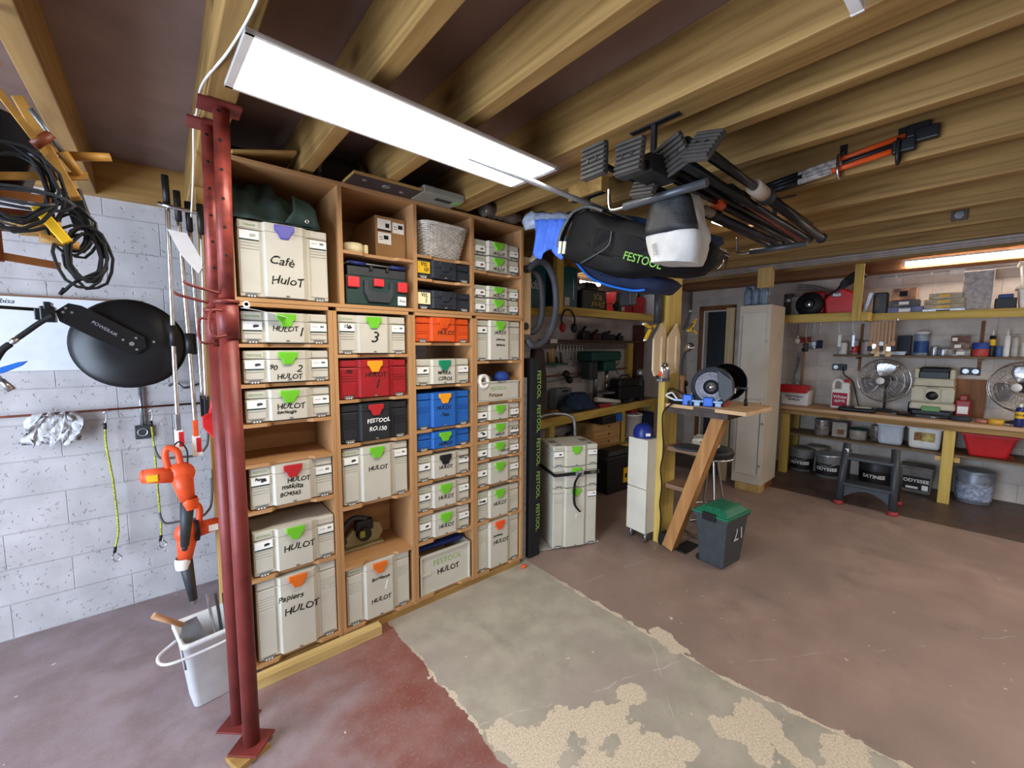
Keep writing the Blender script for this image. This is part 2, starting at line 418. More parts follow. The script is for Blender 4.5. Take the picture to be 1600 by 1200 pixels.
# ------------------------------------------------------------------ ceiling boards and joists
OSB = mat('dark_chipboard', '80695e', 0.85, nz=0.05, ns=5, bump=0.1, bs=90)
c = MB()
c.box(-2.8, 7.3, -3.1, 3.6, 2.72, 2.76)
struct(c.build('ceiling', OSB, keep=1))
JOISTS = [(-0.30, -0.235), (-0.95, -0.885), (-1.6, -1.535), (0.165, 0.252), (0.563, 0.625), (0.932, 0.994), (1.405, 1.545), (1.722, 1.785), (2.105, 2.167), (2.65, 2.712), (3.193, 3.255), (3.756, 3.818), (4.312, 4.374), (4.87, 4.93), (5.43, 5.49)]
for i, (a, b_) in enumerate(JOISTS):
    z0 = 2.5
    o = MB().box(a, b_, -3.0, 3.41, z0, 2.72, 0.004).build('ceiling_joist', PINE)
    struct(o)
# plate along the back wall carrying the joists, header over the bench wall
struct(MB().box(-2.8, 6.0, 3.41, 3.47, 2.5, 2.72, 0.003).build('trim_back_wall_plate', PINEX))
struct(MB().box(6.62, 6.9, -3.2, 3.2, 2.55, 2.72, 0.004, M=RC).build('trim_far_wall_plate', wood('brown_plate', '9c6b43', '7d5230', 'y')))
# plaster skirting of light under the plates
# ------------------------------------------------------------------ lamps
PANEL = glow('lit_panel', (1.0, 0.93, 0.83, 1), LAMP)
FRAME = mat('lamp_frame', 'd8d2ca', 0.4, 0.3, nz=0.02)
def panel(label, x, y, z, rz, L_=1.19, W_=.305):
    t = thing('panel_lamp', label, 'ceiling light', (x, y, z), rz)
    MB().box(-L_ / 2, L_ / 2, -W_ / 2, -W_ / 2 + .011, 0, .012, .001).box(-L_ / 2, L_ / 2, W_ / 2 - .011, W_ / 2, 0, .012, .001).box(-L_ / 2, -L_ / 2 + .022, -W_ / 2, W_ / 2, 0, .012, .001).box(L_ / 2 - .022, L_ / 2, -W_ / 2, W_ / 2, 0, .012, .001).box(-L_ / 2, L_ / 2, -W_ / 2, W_ / 2, .0085, .012).build('frame', FRAME, t)
    MB().quad((-L_ / 2 + .021, -W_ / 2 + .0105, .003), (L_ / 2 - .021, -W_ / 2 + .0105, .003), (L_ / 2 - .021, W_ / 2 - .0105, .003), (-L_ / 2 + .021, W_ / 2 - .0105, .003)).build('diffuser', PANEL, t, norm=False).data.flip_normals()
    MB().tube([(L_ / 2 - .03, 0, .012), (L_ / 2 - .12, .05, .075 if z > 2.4 else .1)], .0015).tube([(-L_ / 2 + .03, 0, .012), (-L_ / 2 + .12, .03, .07)], .0015).build('hanging_wire', STEEL, t)
    MB().box(L_ / 2 - .05, L_ / 2 - .02, -.02, .02, .012, .028, .003).build('wire_clip', GALV, t)
    return t
panel('bright rectangular panel lamp hung below the joists over the tool shelf', .79, 1.462, 2.428, R(2.7))
panel('added unseen panel lamp behind the viewpoint over the mauve floor', 3.6, -0.9, 2.428, 0.0)  # unseen lamp, added to brighten the floor
panel('added unseen panel lamp behind the viewpoint toward the bench wall', 5.3, -1.4, 2.428, 0.0)  # also added out of view, lifts the far wall and locker
panel('added unseen panel lamp behind the viewpoint over the red floor', 0.6, -1.3, 2.428, 0.0)  # added fill out of view for the near floor
# slim white batten poking into the top of the view
t = thing('lamp_batten', 'slim white batten under the joists at the top edge of the view', 'ceiling light', (.85, .29, 2.44))
MB().box(-.45, .455, -.0125, .0125, 0, .05, .003).build('housing', WHITE, t)
MB().box(.455, .462, -.0135, .0135, -.001, .051, .002).build('end_cap', WHITE, t)
# LED strip over the bench on the far wall
t = thing('strip_light', 'lit tube lamp running along the top of the far wall above the bench', 'light', CW(6.57, .525, 2.60), R(2.674))
MB().cyl((0, 0, 0), (0, -1.5, 0), .019, n=14).build('tube', glow('lit_tube', (1.0, 0.90, 0.80, 1), STRIP), t)
MB().box(-.02, .02, -1.5, 0, .02, .042).box(-.02, .02, 0, .02, -.02, .045).box(-.02, .02, -1.52, -1.5, -.02, .045).build('fitting', WHITE, t)
# a second strip further along, lighting the workbench behind the shelf
t = thing('strip_light', 'lit tube lamp on the back wall behind the high cases', 'light', (3.9, 3.36, 2.42))
MB().cyl((-.35, 0, 0), (.35, 0, 0), .016, n=14).build('tube', glow('lit_tube_back', (1.0, 0.88, 0.76, 1), 9.0), t)
MB().box(-.37, .37, .015, .05, -.02, .02).build('fitting', WHITE, t)
t = thing('strip_light', 'lit tube lamp under the joists seen below the pole rack', 'light', (3.05, 1.262, 2.455))
MB().cyl((-.29, .02, 0), (.29, -.02, 0), .012, n=14).build('tube', glow('lit_tube_small', (1.0, 0.88, 0.76, 1), 7.0), t)
MB().box(-.40, .30, -.018, .018, .0145, .0445, .003).build('fitting', WHITE, t)
# ------------------------------------------------------------------ the two shelf units
PLY = wood('tan_shelf_board', 'b98d5e', 'a87c50', 'x', 0.8, knots=0.0)
PLYZ = wood('tan_shelf_upright', 'b98d5e', 'a87c50', 'z', 0.8, knots=0.0)
YF, YB = 2.26, 2.88
def board(x0, x1, z, t=0.016, notch=True, par=None, name='shelf_board'):
    w_ = x1 - x0
    P = [(x0, YF), (x0 + .25 * w_, YF), (x0 + .31 * w_, YF + .022), (x0 + .71 * w_, YF + .022), (x0 + .77 * w_, YF), (x1, YF), (x1, YB), (x0, YB)] if notch else [(x0, YF), (x1, YF), (x1, YB), (x0, YB)]
    return MB().prism(P, z - t / 2, z + t / 2).build(name, PLY, par, w=True)
low = thing('shelf_unit', 'tall plywood shelf unit with four columns of tool cases', 'shelf', (1.13, 2.57, 0.04))
for a, b_, nm in ((.249, .270, 'side_panel'), (.665, .685, 'divider'), (.686, .706, 'divider'), (1.11, 1.13, 'divider'), (1.131, 1.151, 'divider'), (1.555, 1.575, 'divider'), (1.576, 1.596, 'divider'), (1.988, 2.01, 'side_panel')):
    MB().box(a, b_, YF, YB, 0.045, 1.828, 0.001).build(nm, PLYZ, low, w=True)
CX = [(.270, .665), (.706, 1.11), (1.151, 1.555), (1.596, 1.988)]
ZB = [[1.646, 1.456, 1.268, 1.074, .845, .507, .066], [1.592, 1.348, 1.105, .758, .417, .058], [1.66, 1.397, 1.127, .991, .80, .608, .418, .06], [1.54, 1.259, 1.123, .993, .862, .67, .424, .056]]
for (a, b_), zs in zip(CX, ZB):
    for z in zs: board(a, b_, z, par=low)
    board(a, b_, 1.836, 0.018, False, low, 'top_board')
MB().box(.249, 2.01, YF + .33, YF + .335, .06, 1.05).box(.249, .72, YF + .33, YF + .335, 1.05, 1.83).build('back_panel', PLY, low, w=True)
MB().box(0.30, 2.0, YF + .015, YB, 0.0, 0.045).build('plinth', PINEX, low, w=True)
up = thing('shelf_unit', 'low plywood shelf unit resting on the tall case shelf, under the joists', 'shelf', (1.13, 2.57, 1.846))
for x in (.262, .738, 1.16, 1.563, 1.988):
    MB().box(x - .011, x + .011, YF, YB, 1.866, 2.462, 0.001).build('side_panel' if x in (.262, 1.988) else 'divider', PLYZ, up, w=True)
MB().box(.249, 2.0, YF, YB, 1.847, 1.866, 0.001).build('bottom_board', PLY, up, w=True)
MB().box(.249, 2.0, YF, YB, 2.462, 2.482, 0.001).build('top_board', PLY, up, w=True)
MB().box(.249, 2.0, YB - .006, YB, 1.866, 2.462).build('back_panel', PLY, up, w=True)
UX = [(.273, .727), (.749, 1.149), (1.171, 1.552), (1.574, 1.977)]
board(*UX[1], 2.136, par=up); board(*UX[2], 2.174, par=up); board(*UX[2], 2.039, par=up); board(*UX[3], 2.132, par=up)

# ------------------------------------------------------------------ latching tool cases
LG = mat('light_grey_case', 'c4bfaf', 0.5, nz=0.025, ns=7)
LGD = mat('grey_case_insert', 'b3b0a4', 0.5, nz=0.025, ns=9)
DKRED = mat('deep_red_case', '9c1d22', 0.42, nz=0.05); ORC = mat('orange_case', 'd4501a', 0.42, nz=0.04); BKC = mat('black_case', '25272b', 0.45, nz=0.06)
BLC = mat('blue_case', '1f5fae', 0.42, nz=0.04); VISC = mat('dark_case', '2b2f36', 0.45, nz=0.05)
NOTCH = mat('grey_catch', '6f6f69', 0.6, nz=0); LEAF = mat('brand_green', '7fa65a', 0.7, nz=0); STRIPG = mat('dark_green_strip', '1d3b2c', 0.6, nz=0)
LATCH = {'g': GREEN, 'o': mat('orange_latch', 'd96a1e', 0.38, nz=.02), 'r': mat('red_latch', 'b3252a', 0.38, nz=.02), 'y': mat('amber_latch', 'f09a1c', 0.38, nz=.02), 't': mat('teal_latch', '12805a', 0.38, nz=.02),
         'b': mat('blue_latch', '4a45a6', 0.38, nz=.02), 'k': BLACK, 'O': mat('bright_orange_latch', 'ea5426', 0.38, nz=.02), 'C': ORC, 'D': VISC}
PHOTO = mat('tool_photo', '3c3c3a', 0.7, nz=0.3, ns=60); PHOTOB = mat('brown_photo', '8c5a33', 0.7, nz=0.3, ns=50)
def latch(par, cx, cz, m, w=.084, h=.062, y=-.018):
    a = w / 2
    P = [(-a, 0), (-a, -.40 * h), (-a * .72, -.56 * h), (-a * .42, -h), (a * .42, -h), (a * .72, -.56 * h), (a, -.40 * h), (a, 0)]
    M_ = Matrix.Translation((cx, y, cz)) @ Matrix.Rotation(R(90), 4, 'X')
    return MB().prism(P, -.006, .008, M_, bev=0.003).build('latch', m, par)
def tool_case(label, x, z, h, col=LG, lat='g', wrt=(), cards='LR', brand=True, w=.376, d=.29, y=2.272, rz=0.0, ribs=None, photo=PHOTO, brandtext='FESTOOL', group=None, lidh=.042, cc=LGD):
    t = thing('tool_case', label, 'tool case', (x, y, z + .0012), rz, group)
    bx = MB()
    bx.box(-w / 2, w / 2, .006, d, .004, h - lidh - .001, .005)
    for i in (-1, 1): bx.box(i * w * .36 - .05, i * w * .36 + .05, .03, d - .03, 0, .006)
    # raised tiles of the two side columns under the lid
    rb = (3 if h > .18 else 1 if h > .13 else 0) if ribs is None else ribs
    for sx in (-1, 1):
        xa, xb = sorted((sx * w * .492, sx * w * .275))
        zt = h - lidh - .004
        lab = .043 if h > .1 else .03
        bx.box(xa + .004, xb - .003, .002, .01, zt - lab, zt - .002, .001)
        zt -= lab + .003
        for _ in range(rb):
            bx.box(xa + .004, xb - .003, .002, .01, zt - .010, zt, .001); zt -= .0135
        if zt > .028: bx.box(xa + .004, xb - .003, .002, .01, .022, zt, .001)
    bx.build('body', col, t)
    l_ = MB().box(-w / 2, w / 2, .006, d, h - lidh + .001, h, .005)
    for sx in (-1, 1):
        xa, xb = sorted((sx * w * .492, sx * w * .275)); l_.box(xa + .004, xb - .003, .002, .01, h - lidh + .006, h - .005, .001)
    l_.build('lid', col, t)
    # protruding centre panel with sloping flanks
    M_ = Matrix.Translation((0, 0, 0))
    P = [(-w * .25, .007), (-w * .222, -.013), (w * .19, -.013), (w * .255, .007)]
    MB().prism(P, .008, h - lidh - .001).prism(P, h - lidh + .001, h - .001).build('front_panel', col, t)
    for sx in (-1, 1):
        c0 = sx * w * .385
        cs = MB().box(c0 - .024, c0 + .024, -.0005, .006, .003, .019, .002).build('catch', NOTCH, t)
        te = MB()
        for k in (-1, 0, 1): te.box(c0 + k * .012 - .003, c0 + k * .012 + .003, -.002, .003, .003, .010)
        te.build('catch_rib', WHITE, cs)
    MB().box(-.008, .008, -.0142, -.0115, .010, .018).build('keyhole', NOTCH, t)
    if lat: latch(t, -w * .012, h - .006, LATCH[lat], .084, min(.062, h * .5))
    zc = h - lidh - .004 - .023 if h > .1 else h - lidh - .018
    for sx, k in ((-1, 'L'), (1, 'R')):
        if k in cards:
            cx = sx * w * .384
            c_ = MB().box(cx - .0385, cx + .0385, .0005, .002, zc - .021, zc + .021).build('label_card', PAPER, t)
            MB().box(cx - .0385, cx + .0385, -.0002, .0008, zc - .023, zc - .017).build('colour_strip', STRIPG, c_)
            if sx < 0: MB().ball((cx + .014, .0002, zc + .002), .012, 8, (1.1, .06, .55)).box(cx + .002, cx + .012, -.0002, .0008, zc - .006, zc - .001).build('tool_picture', photo, c_)
            else: MB().box(cx + .008, cx + .026, -.0002, .0008, zc + .001, zc + .011).box(cx - .030, cx - .002, -.0002, .0008, zc + .004, zc + .006).build('tool_picture', NOTCH, c_)
    if brand: text(brandtext, .015, LEAF, t, (-w * .384, .0012, h - lidh * .55), name='brand_lettering')
    for s_, size, dx, dz, m_ in wrt:
        yy = -.0136 if -.26 < dx / w < .2 else -.0008
        text(s_, size, m_, t, (dx, yy, dz), name='handwriting', shear=.15, bold=.0006)
    return t
H = 'HULOT'
c1, c2, c3, c4 = .474, .906, 1.350, 1.791
tool_case('grey case numbered 1 with green latch, a white sheet drooping over its lid', c1, 1.654, .150, wrt=((H, .034, -.01, .070, INK), ('1', .06, .06, .055, INK)))
tool_case('grey case numbered 2 with green latch, below the case numbered 1', c1, 1.464, .158, wrt=((H, .034, 0, .030, INK), ('2', .05, .045, .066, INK), ('90', .034, -.07, .075, INK)))
tool_case('grey case marked Rectangle with green latch, over the empty slot', c1, 1.276, .158, wrt=((H, .038, 0, .072, INK), ('Rectangle', .022, -.02, .045, INK)))
tool_case('grey case marked BO4565 with dark red latch, under the empty slot', c1, .853, .208, lat='r', wrt=((H, .032, .02, .122, INK), ('makita', .036, -.01, .092, INK), ('BO4565', .028, -.02, .055, INK), ('Papier', .018, -.145, .150, INK)))
tool_case('grey case with green latch and bold name, beneath the red latched case', c1, .515, .225, wrt=((H, .044, .01, .112, INK),))
tool_case('tallest grey case with orange latch marked Papiers, at the foot by the red props', c1, .074, .412, lat='o', cards='', ribs=4, brand=False, wrt=(('Papiers', .04, -.04, .295, INK), (H, .05, .01, .222, INK)))
tool_case('grey case with a large handwritten 3 and green latch', c2, 1.600, .210, wrt=(('3', .085, 0, .085, INK), ('150', .024, -.145, .148, INK)))
tool_case('deep red case with orange latch', c2, 1.356, .214, DKRED, 'y', cards='', brand=False, ribs=2, wrt=((H, .036, 0, .13, INK), ('1', .07, .01, .075, INK), ('150', .026, -.145, .150, INK)))
tool_case('black case with red latch and white writing', c2, 1.113, .214, BKC, 'r', cards='', brand=False, wrt=(('FESTOOL', .032, .01, .115, WINK), ('RO.150', .032, .005, .068, WINK)))
tool_case('tall grey case with green latch above the empty plywood compartment', c2, .766, .318, wrt=((H, .034, 0, .190, INK),), ribs=3)
tool_case('tall grey case with orange latch and a white figure 1', c2, .066, .338, lat='o', cards='', ribs=4, wrt=(('Bordeuse', .028, 0, .235, INK), ('1', .075, .03, .175, WINK), (H, .036, 0, .105, INK)))
tool_case('bright orange case with orange latch', c3, 1.668, .154, ORC, 'C', cards='', brand=False, wrt=((H, .036, .01, .060, INK),))
tool_case('grey case with teal latch', c3, 1.405, .160, lat='t', brand=False, wrt=(('MIRKA', .032, -.005, .075, INK), ('CEROS', .032, .0, .038, INK)))
tool_case('large blue case with amber latch', c3, 1.135, .222, BLC, 'y', cards='', brand=False, ribs=2, wrt=((H, .032, -.01, .125, INK), ('Fein', .032, .0, .08, INK)))
tool_case('slim blue case with green latch', c3, .999, .112, BLC, 'g', cards='', brand=False, ribs=0, wrt=((H, .03, .0, .03, INK),))
tool_case('grey case with black latch', c3, .808, .158, lat='k', wrt=((H, .03, .0, .07, INK), (H, .024, .145, .108, INK)))
tool_case('grey case with green latch, second above the open blue-edged crate', c3, .616, .158, wrt=((H, .034, .0, .065, INK),))
tool_case('grey case with green latch, directly above the open blue-edged crate', c3, .426, .158, wrt=((H, .034, .0, .065, INK),))
tool_case('tall grey case with green latch above the compartment of tape rolls', c4, 1.548, .274, cards='L', wrt=((H, .030, .0, .19, INK), ('chevron', .024, .0, .145, INK), ('batterie', .024, .0, .108, INK)), ribs=3)
tool_case('slim grey case with green latch and no name, directly under the open crate of tape', c4, 1.131, .112, ribs=0)
tool_case('slim grey case with green latch, handwritten slips on both labels', c4, 1.001, .112, ribs=0, wrt=((H, .024, .0, .03, INK), (H, .024, .145, .055, INK), ('Scie', .018, -.145, .055, INK)))
tool_case('slim grey case with green latch, third under the open crate of tape', c4, .870, .110, ribs=0, wrt=((H, .022, .045, .04, INK),))
tool_case('grey case with green latch and no name, above the case with plain label panels', c4, .678, .160)
tool_case('grey case with green latch, directly above the bright orange latch case', c4, .432, .208, cards='L', wrt=((H, .036, .0, .10, INK), ('Feston', .02, -.145, .14, INK)))
tool_case('tall grey case with bright orange latch, by the shelf end on the floor', c4, .064, .345, lat='O', cards='', brand=False, ribs=3, wrt=((H, .042, .01, .185, INK), ('Laminee', .025, -.02, .235, INK)))
# upper unit
tool_case('big grey case with purple latch under the dark green tarpaulin', .482, 1.867, .350, lat='b', cards='LR', brandtext='TANOS', ribs=3, w=.385, wrt=(('Café', .055, -.02, .175, INK), ('HuloT', .055, .0, .085, INK)), photo=LGD)
tool_case('upper of two stacked slim grey cases below the shelf top', 1.7765, 2.242, .100, ribs=0, wrt=((H, .03, .0, .022, INK),), photo=PHOTOB)
tool_case('lower of two stacked slim grey cases below the shelf top', 1.7765, 2.141, .100, ribs=0, wrt=((H, .03, .0, .022, INK),), photo=PHOTOB)
tool_case('upper of the slim grey case pair on the upper unit floor', 1.7765, 1.967, .082, ribs=0, wrt=((H, .03, .0, .02, INK),), photo=PHOTOB, lidh=.03)
tool_case('lower of the slim grey case pair on the upper unit floor', 1.7765, 1.867, .098, ribs=0, wrt=((H, .03, .0, .022, INK),))
for z, h, s_, m_, lb in ((2.048, .112, 'VIS\n   10', YEL, 'dark screw case with a yellow note'), (1.867, .115, 'VIS\n   2', mat('cream_note', 'f0e3b4', .8, nz=0), 'dark screw case with a cream note')):
    t = tool_case(lb, 1.362, z, h, VISC, 'D', cards='', brand=False, ribs=0, wrt=((H, .028, .0, .022, INK),))
    n_ = MB().box(-.183, -.102, -.0006, .0025, .03, .098).build('paper_note', m_, t)
    text(s_, .032, INK, n_, (-.143, -.0012, .066), name='handwriting', shear=.1, bold=.0005)
# ------------------------------------------------------------------ red steel props
PROP = mat('red_oxide_paint', '77302a', 0.45, 0.1, nz=0.09, ns=9, bump=0.1)
PROPD = mat('red_oxide_worn', '8e4036', 0.4, 0.25, nz=0.15, ns=22)
def prop(label, x, y, ztop, zcol, a):
    t = thing('steel_prop', label, 'prop', (x, y, .002 if a else 0))
    zb = .022 if a else .0
    M_ = Matrix.Rotation(R(47), 4, 'Z')
    MB().box(-.06, .06, -.06, .06, zb, zb + .008, .001, M_).build('base_plate', PROP, t)
    MB().cyl((0, 0, zb + .008), (0, 0, zcol), .030, n=24).build('outer_tube', PROP, t)
    MB().cyl((0, 0, zcol), (.015, 0, ztop - .01), .0255, n=24).build('inner_tube', PROPD, t)
    for k in range(6):
        z = zcol + .17 + k * .10
        MB().cyl((.004, -.0262, z), (.004, -.022, z), .0055, n=10).build('pin_hole', INK, t)
    MB().cyl((0, 0, zcol - .13), (0, 0, zcol + .008), .0355, n=24).lathe([(.0355, zcol), (.041, zcol), (.041, zcol + .012), (.0355, zcol + .012)]).build('collar', PROP, t)
    MB().tube(crv([(-.02, -.036, zcol - .03), (-.055, -.05, zcol - .035), (-.06, -.052, zcol - .10), (-.045, -.05, zcol - .125), (-.01, -.037, zcol - .118)], 5), .005).build('handle', PROP, t)
    MB().tube(crv([(.0, .0, zcol + .03), (-.05, -.02, zcol + .04), (-.11, -.03, zcol + .055), (-.125, -.03, zcol + .066)], 5), .0055).build('pin', PROP, t)
    MB().box(-.055, .075, -.05, .05, ztop - .012, ztop - .003, .001).build('top_plate', PROP, t)
    return t
prop('red steel prop standing nearest the view, on a wooden shim', .195, 1.877, 2.4985, 1.80, True)
prop('slimmer looking red steel prop behind the front one, near the white bucket', .172, 2.055, 2.4985, 1.78, False)
MB().box(-.07, .055, -.05, .045, 0, .022, .002, Matrix.Translation((.185, 1.862, 0)) @ Matrix.Rotation(R(20), 4, 'Z')).build('wooden_shim', PINEX, label='small wooden shim under the front red prop', category='wedge')
MB().tube(crv([(.228, 1.0, 2.49), (.226, 1.25, 2.492), (.195, 1.5, 2.490), (.152, 1.80, 2.515), (.152, 2.06, 2.53), (.15, 2.2, 2.55), (.158, 2.5, 2.45), (.158, 2.9, 2.3)]), .004).build('white_cable', WHITE, label='white cable clipped along the joist above the red props', category='cable')
t = thing('timber_batten', 'pale squared timber lying on the floor against the foot of the shelf', 'timber', (.58, 2.22, 0))
MB().box(-.36, .30, -.028, .028, 0, .055, .003).build('squared_timber', wood('foot_timber', 'd0b478', 'b2935a', 'x'), t)
MB().ball((0, 0, .012), .02, 10, (1.2, .8, .6)).box(-.03, .0, -.008, .008, .0, .012, .003).build('orange_wedge', ORANGE, label='small orange plastic scrap on the floor at the shelf corner', category='scrap').location = (1.985, 2.215, .0)
# upright beside the shelf carrying the tool hooks
struct(MB().box(.185, .246, 2.885, 2.955, 0, 2.5, .003).build('trim_hook_post', PINEZ))

# ------------------------------------------------------------------ back wall, left of the shelf
WB = mat('white_board', 'd9dcdf', 0.4, nz=0.02)
t = thing('white_board', 'long white board fixed to the block wall behind the hose reel', 'board', (-.75, 3.462, 1.50))
MB().box(-.75, .66, -.012, .006, 0, .405, .004).build('panel', WB, t)
MB().box(-.75, .66, -.016, .004, .402, .412, .002).build('top_edge', mat('brown_edge', '7d5a44', .6), t)
text('Tbisa', .035, mat('grey_ink', '55585c', .8, nz=0), t, (.12, -.0135, .375), shear=.3)
t = thing('hose_reel', 'black air hose reel in front of the white board', 'hose reel', (-.13, 3.0, 1.652))
BM = mat('satin_black_steel', '0d0e10', 0.35, 0.2, nz=0.1, spec=0.5)
ax = (-.12, -1, .06)
MB().lathe([(.0, .0), (.09, .0), (.10, .012), (.175, .016), (.185, .006), (.205, .004), (.222, -.012), (.232, -.014), (.234, -.004), (.222, .004), (.205, .016), (.09, .022), (0, .02)], (0, 0, 0), ax, 48).build('front_flange', BM, t)
MB().lathe([(0, -.13), (.205, -.13), (.226, -.118), (.232, -.122), (.232, -.132), (.2, -.145), (0, -.145)], (0, 0, 0), ax, 48).build('rear_flange', BM, t)
MB().lathe([(.09, -.13), (.09, .0)], (0, 0, 0), ax, 32).build('drum', BM, t)
hz = MB()
for k in range(6): hz.lathe([(.16, -.118 + k * .019), (.17, -.109 + k * .019), (.16, -.10 + k * .019)], (0, 0, 0), ax, 40)
hz.build('wound_hose', RUBBER, t)
MB().prism([(-.26, .155), (-.215, .195), (-.17, .185), (.055, .035), (.06, -.02), (.02, -.055), (-.03, -.045), (-.25, .105)], -.012, .004, Matrix.Translation((.01, -.045, 0)) @ Matrix.Rotation(R(90), 4, 'X'), .002).build('arm', BM, t)
text('POWERAIR', .022, mat('faint_silver', '8b8d90', .5, nz=0), t, (-.085, -.0505, .075), (R(90), R(37), 0))
for px, pz in ((.012, .0), (-.02, .02), (.03, .03), (.03, -.03), (-.225, .15), (-.195, .15), (-.215, .17), (.10, .01)): MB().cyl((px, -.052, pz), (px, -.046, pz), .011 if (px, pz) == (.012, 0) else .006, n=10).build('bolt', CHROME, t)
MB().box(-.30, -.25, -.07, .0, .10, .175, .006).box(-.318, -.298, -.06, -.01, .11, .165, .004).box(-.285, -.26, -.075, .0, .16, .195, .004).build('hose_guide', BM, t)
MB().box(.06, .40, .02, .05, -.06, .06, .004).box(.34, .37, -.05, .05, -.09, .09, .003).build('wall_bracket', BM, t)
MB().cyl((-.30, -.03, .158), (-.95, -.05, .185), .008, n=10).build('guide_bar', BM, t)
t = thing('air_gun', 'blue trigger air gun hanging on its black hose from the reel', 'air gun', (-.45, 2.94, 1.60))
MB().tube(crv([(.065, -.01, .185), (.02, 0, .15), (-.03, 0, .10), (-.055, 0, .075)]), .012).build('hose_cuff', RUBBER, t)
MB().cyl((-.052, 0, .078), (-.082, 0, .045), .011, n=14).cyl((-.060, 0, .07), (-.072, 0, .056), .014, 0.014, 6).build('coupling', CHROME, t)
MB().tube(crv([(-.08, 0, .047), (-.105, 0, .02), (-.13, 0, -.03), (-.14, 0, -.055)]), .014, rr=None).build('grip', RUBBER, t)
MB().prism([(-.17, -.075), (-.12, -.06), (-.06, -.035), (-.03, -.03), (-.05, -.052), (-.11, -.085), (-.165, -.095)], -.01, .01, Matrix.Rotation(R(90), 4, 'X'), .003).build('trigger', BLUE, t)
MB().cyl((-.135, 0, -.08), (-.118, 0, -.115), .009, n=14).cyl((-.118, 0, -.115), (-.088, 0, -.165), .014, .017, 14).build('nozzle', CHROME, t)
MB().cyl((-1.4, 3.43, 1.255), (.19, 3.43, 1.262), .0065, n=10).build('rusty_rod', mat('rust', '7c4636', .7, .3, nz=.15, ns=40), label='rusty rod running along the block wall below the reel', category='rod')
# crumpled plastic bag
m = MB(); rings = []
for i in range(9):
    v = i / 8; z = 1.262 - .17 * v; ww = .075 + .04 * math.sin(v * 2.6)
    rings.append([(-.475 + (k / 22 - .5) * 2 * (ww + .015 * math.sin(k * 1.7 + i)) - .02 * v, 3.405 - .025 * abs(math.sin(k * 1.25 + i * .6)) - .012 * math.sin(i * 1.9 + k), z + .012 * math.sin(k * .9 + i)) for k in range(23)])
m.ring_loft(rings, False, True, False)
CLEAR = mat('crumpled_film', 'd5d6d8', 0.25, nz=0.05, ns=20, bump=0.6, bs=45, alpha=0.85)
m.build('plastic_bag', CLEAR, sol=.002, label='crumpled clear plastic bag draped over the rusty rod', category='bag')
CORD = mat('yellow_bungee_weave', 'b9bf45', 0.8, nz=0.35, ns=160)
def bungee(label, P, hook):
    t = thing('bungee_cord', label, 'bungee cord', P[0])
    MB().tube(crv(P[1:-1]), .0055).build('cord', CORD, t, w=True)
    a, b2 = P[1], P[-2]
    MB().cyl(a, (a[0], a[1], a[2] + .035), .008, n=10).build('sleeve', BLACK, t, w=True)
    MB().tube(crv([(a[0], a[1], a[2] + .035), (a[0] + .008, a[1], a[2] + .06), (a[0] + .006, a[1] + .015, a[2] + .10), (a[0] - .008, a[1] + .02, a[2] + .09)], 5), .003).build('hook', CHROME, t, w=True)
    MB().cyl(b2, (b2[0] - .006, b2[1], b2[2] - .035), .008, n=10).build('sleeve', BLACK, t, w=True)
    q = Vector(P[-1]); MB().tube(crv([Vector(b2) + Vector((-.006, 0, -.035)), q + Vector((-.02, 0, .01)), q + Vector((-.005, 0, -.02)), q + Vector((.02, 0, 0)), q + Vector((.0, 0, .03))], 5), .003).build('hook', CHROME, t, w=True)
bungee('yellow bungee cord nearer the plastic bag, its lower hook out from the wall', [(-.279, 3.40, 1.27), (-.281, 3.40, 1.15), (-.283, 3.40, 1.05), (-.268, 3.40, .85), (-.262, 3.40, .68), (-.262, 3.40, .52), (-.280, 3.40, .425), (-.275, 3.38, .36)], 0)
bungee('yellow bungee cord hanging just beside the wall socket', [(-.079, 3.40, 1.27), (-.075, 3.40, 1.14), (-.07, 3.40, 1.04), (-.068, 3.40, .85), (-.066, 3.40, .65), (-.064, 3.40, .52), (-.068, 3.40, .435), (-.062, 3.38, .38)], 0)
t = thing('wall_socket', 'dark square wall socket under the hose reel', 'socket', (-.118, 3.468, 1.06))
MB().box(-.037, .037, -.03, .0, 0, .085, .004).build('plate', DARK, t)
MB().lathe([(.026, 0), (.026, .002), (.022, .002), (.016, -.006), (0, -.006)], (0, -.031, .043), (0, -1, 0), 20).build('outlet', GALV, t)
MB().cyl((0, -.018, .085), (0, -.018, .33), .010, n=12).build('conduit', GALV, t)
MB().tube(crv([(.18, 3.45, 1.39), (.10, 3.42, 1.37), (.06, 3.43, 1.40), (.02, 3.43, 1.385)]), .008).build('air_coupler', STEEL, label='small metal air coupler on the wall below the reel', category='coupler')

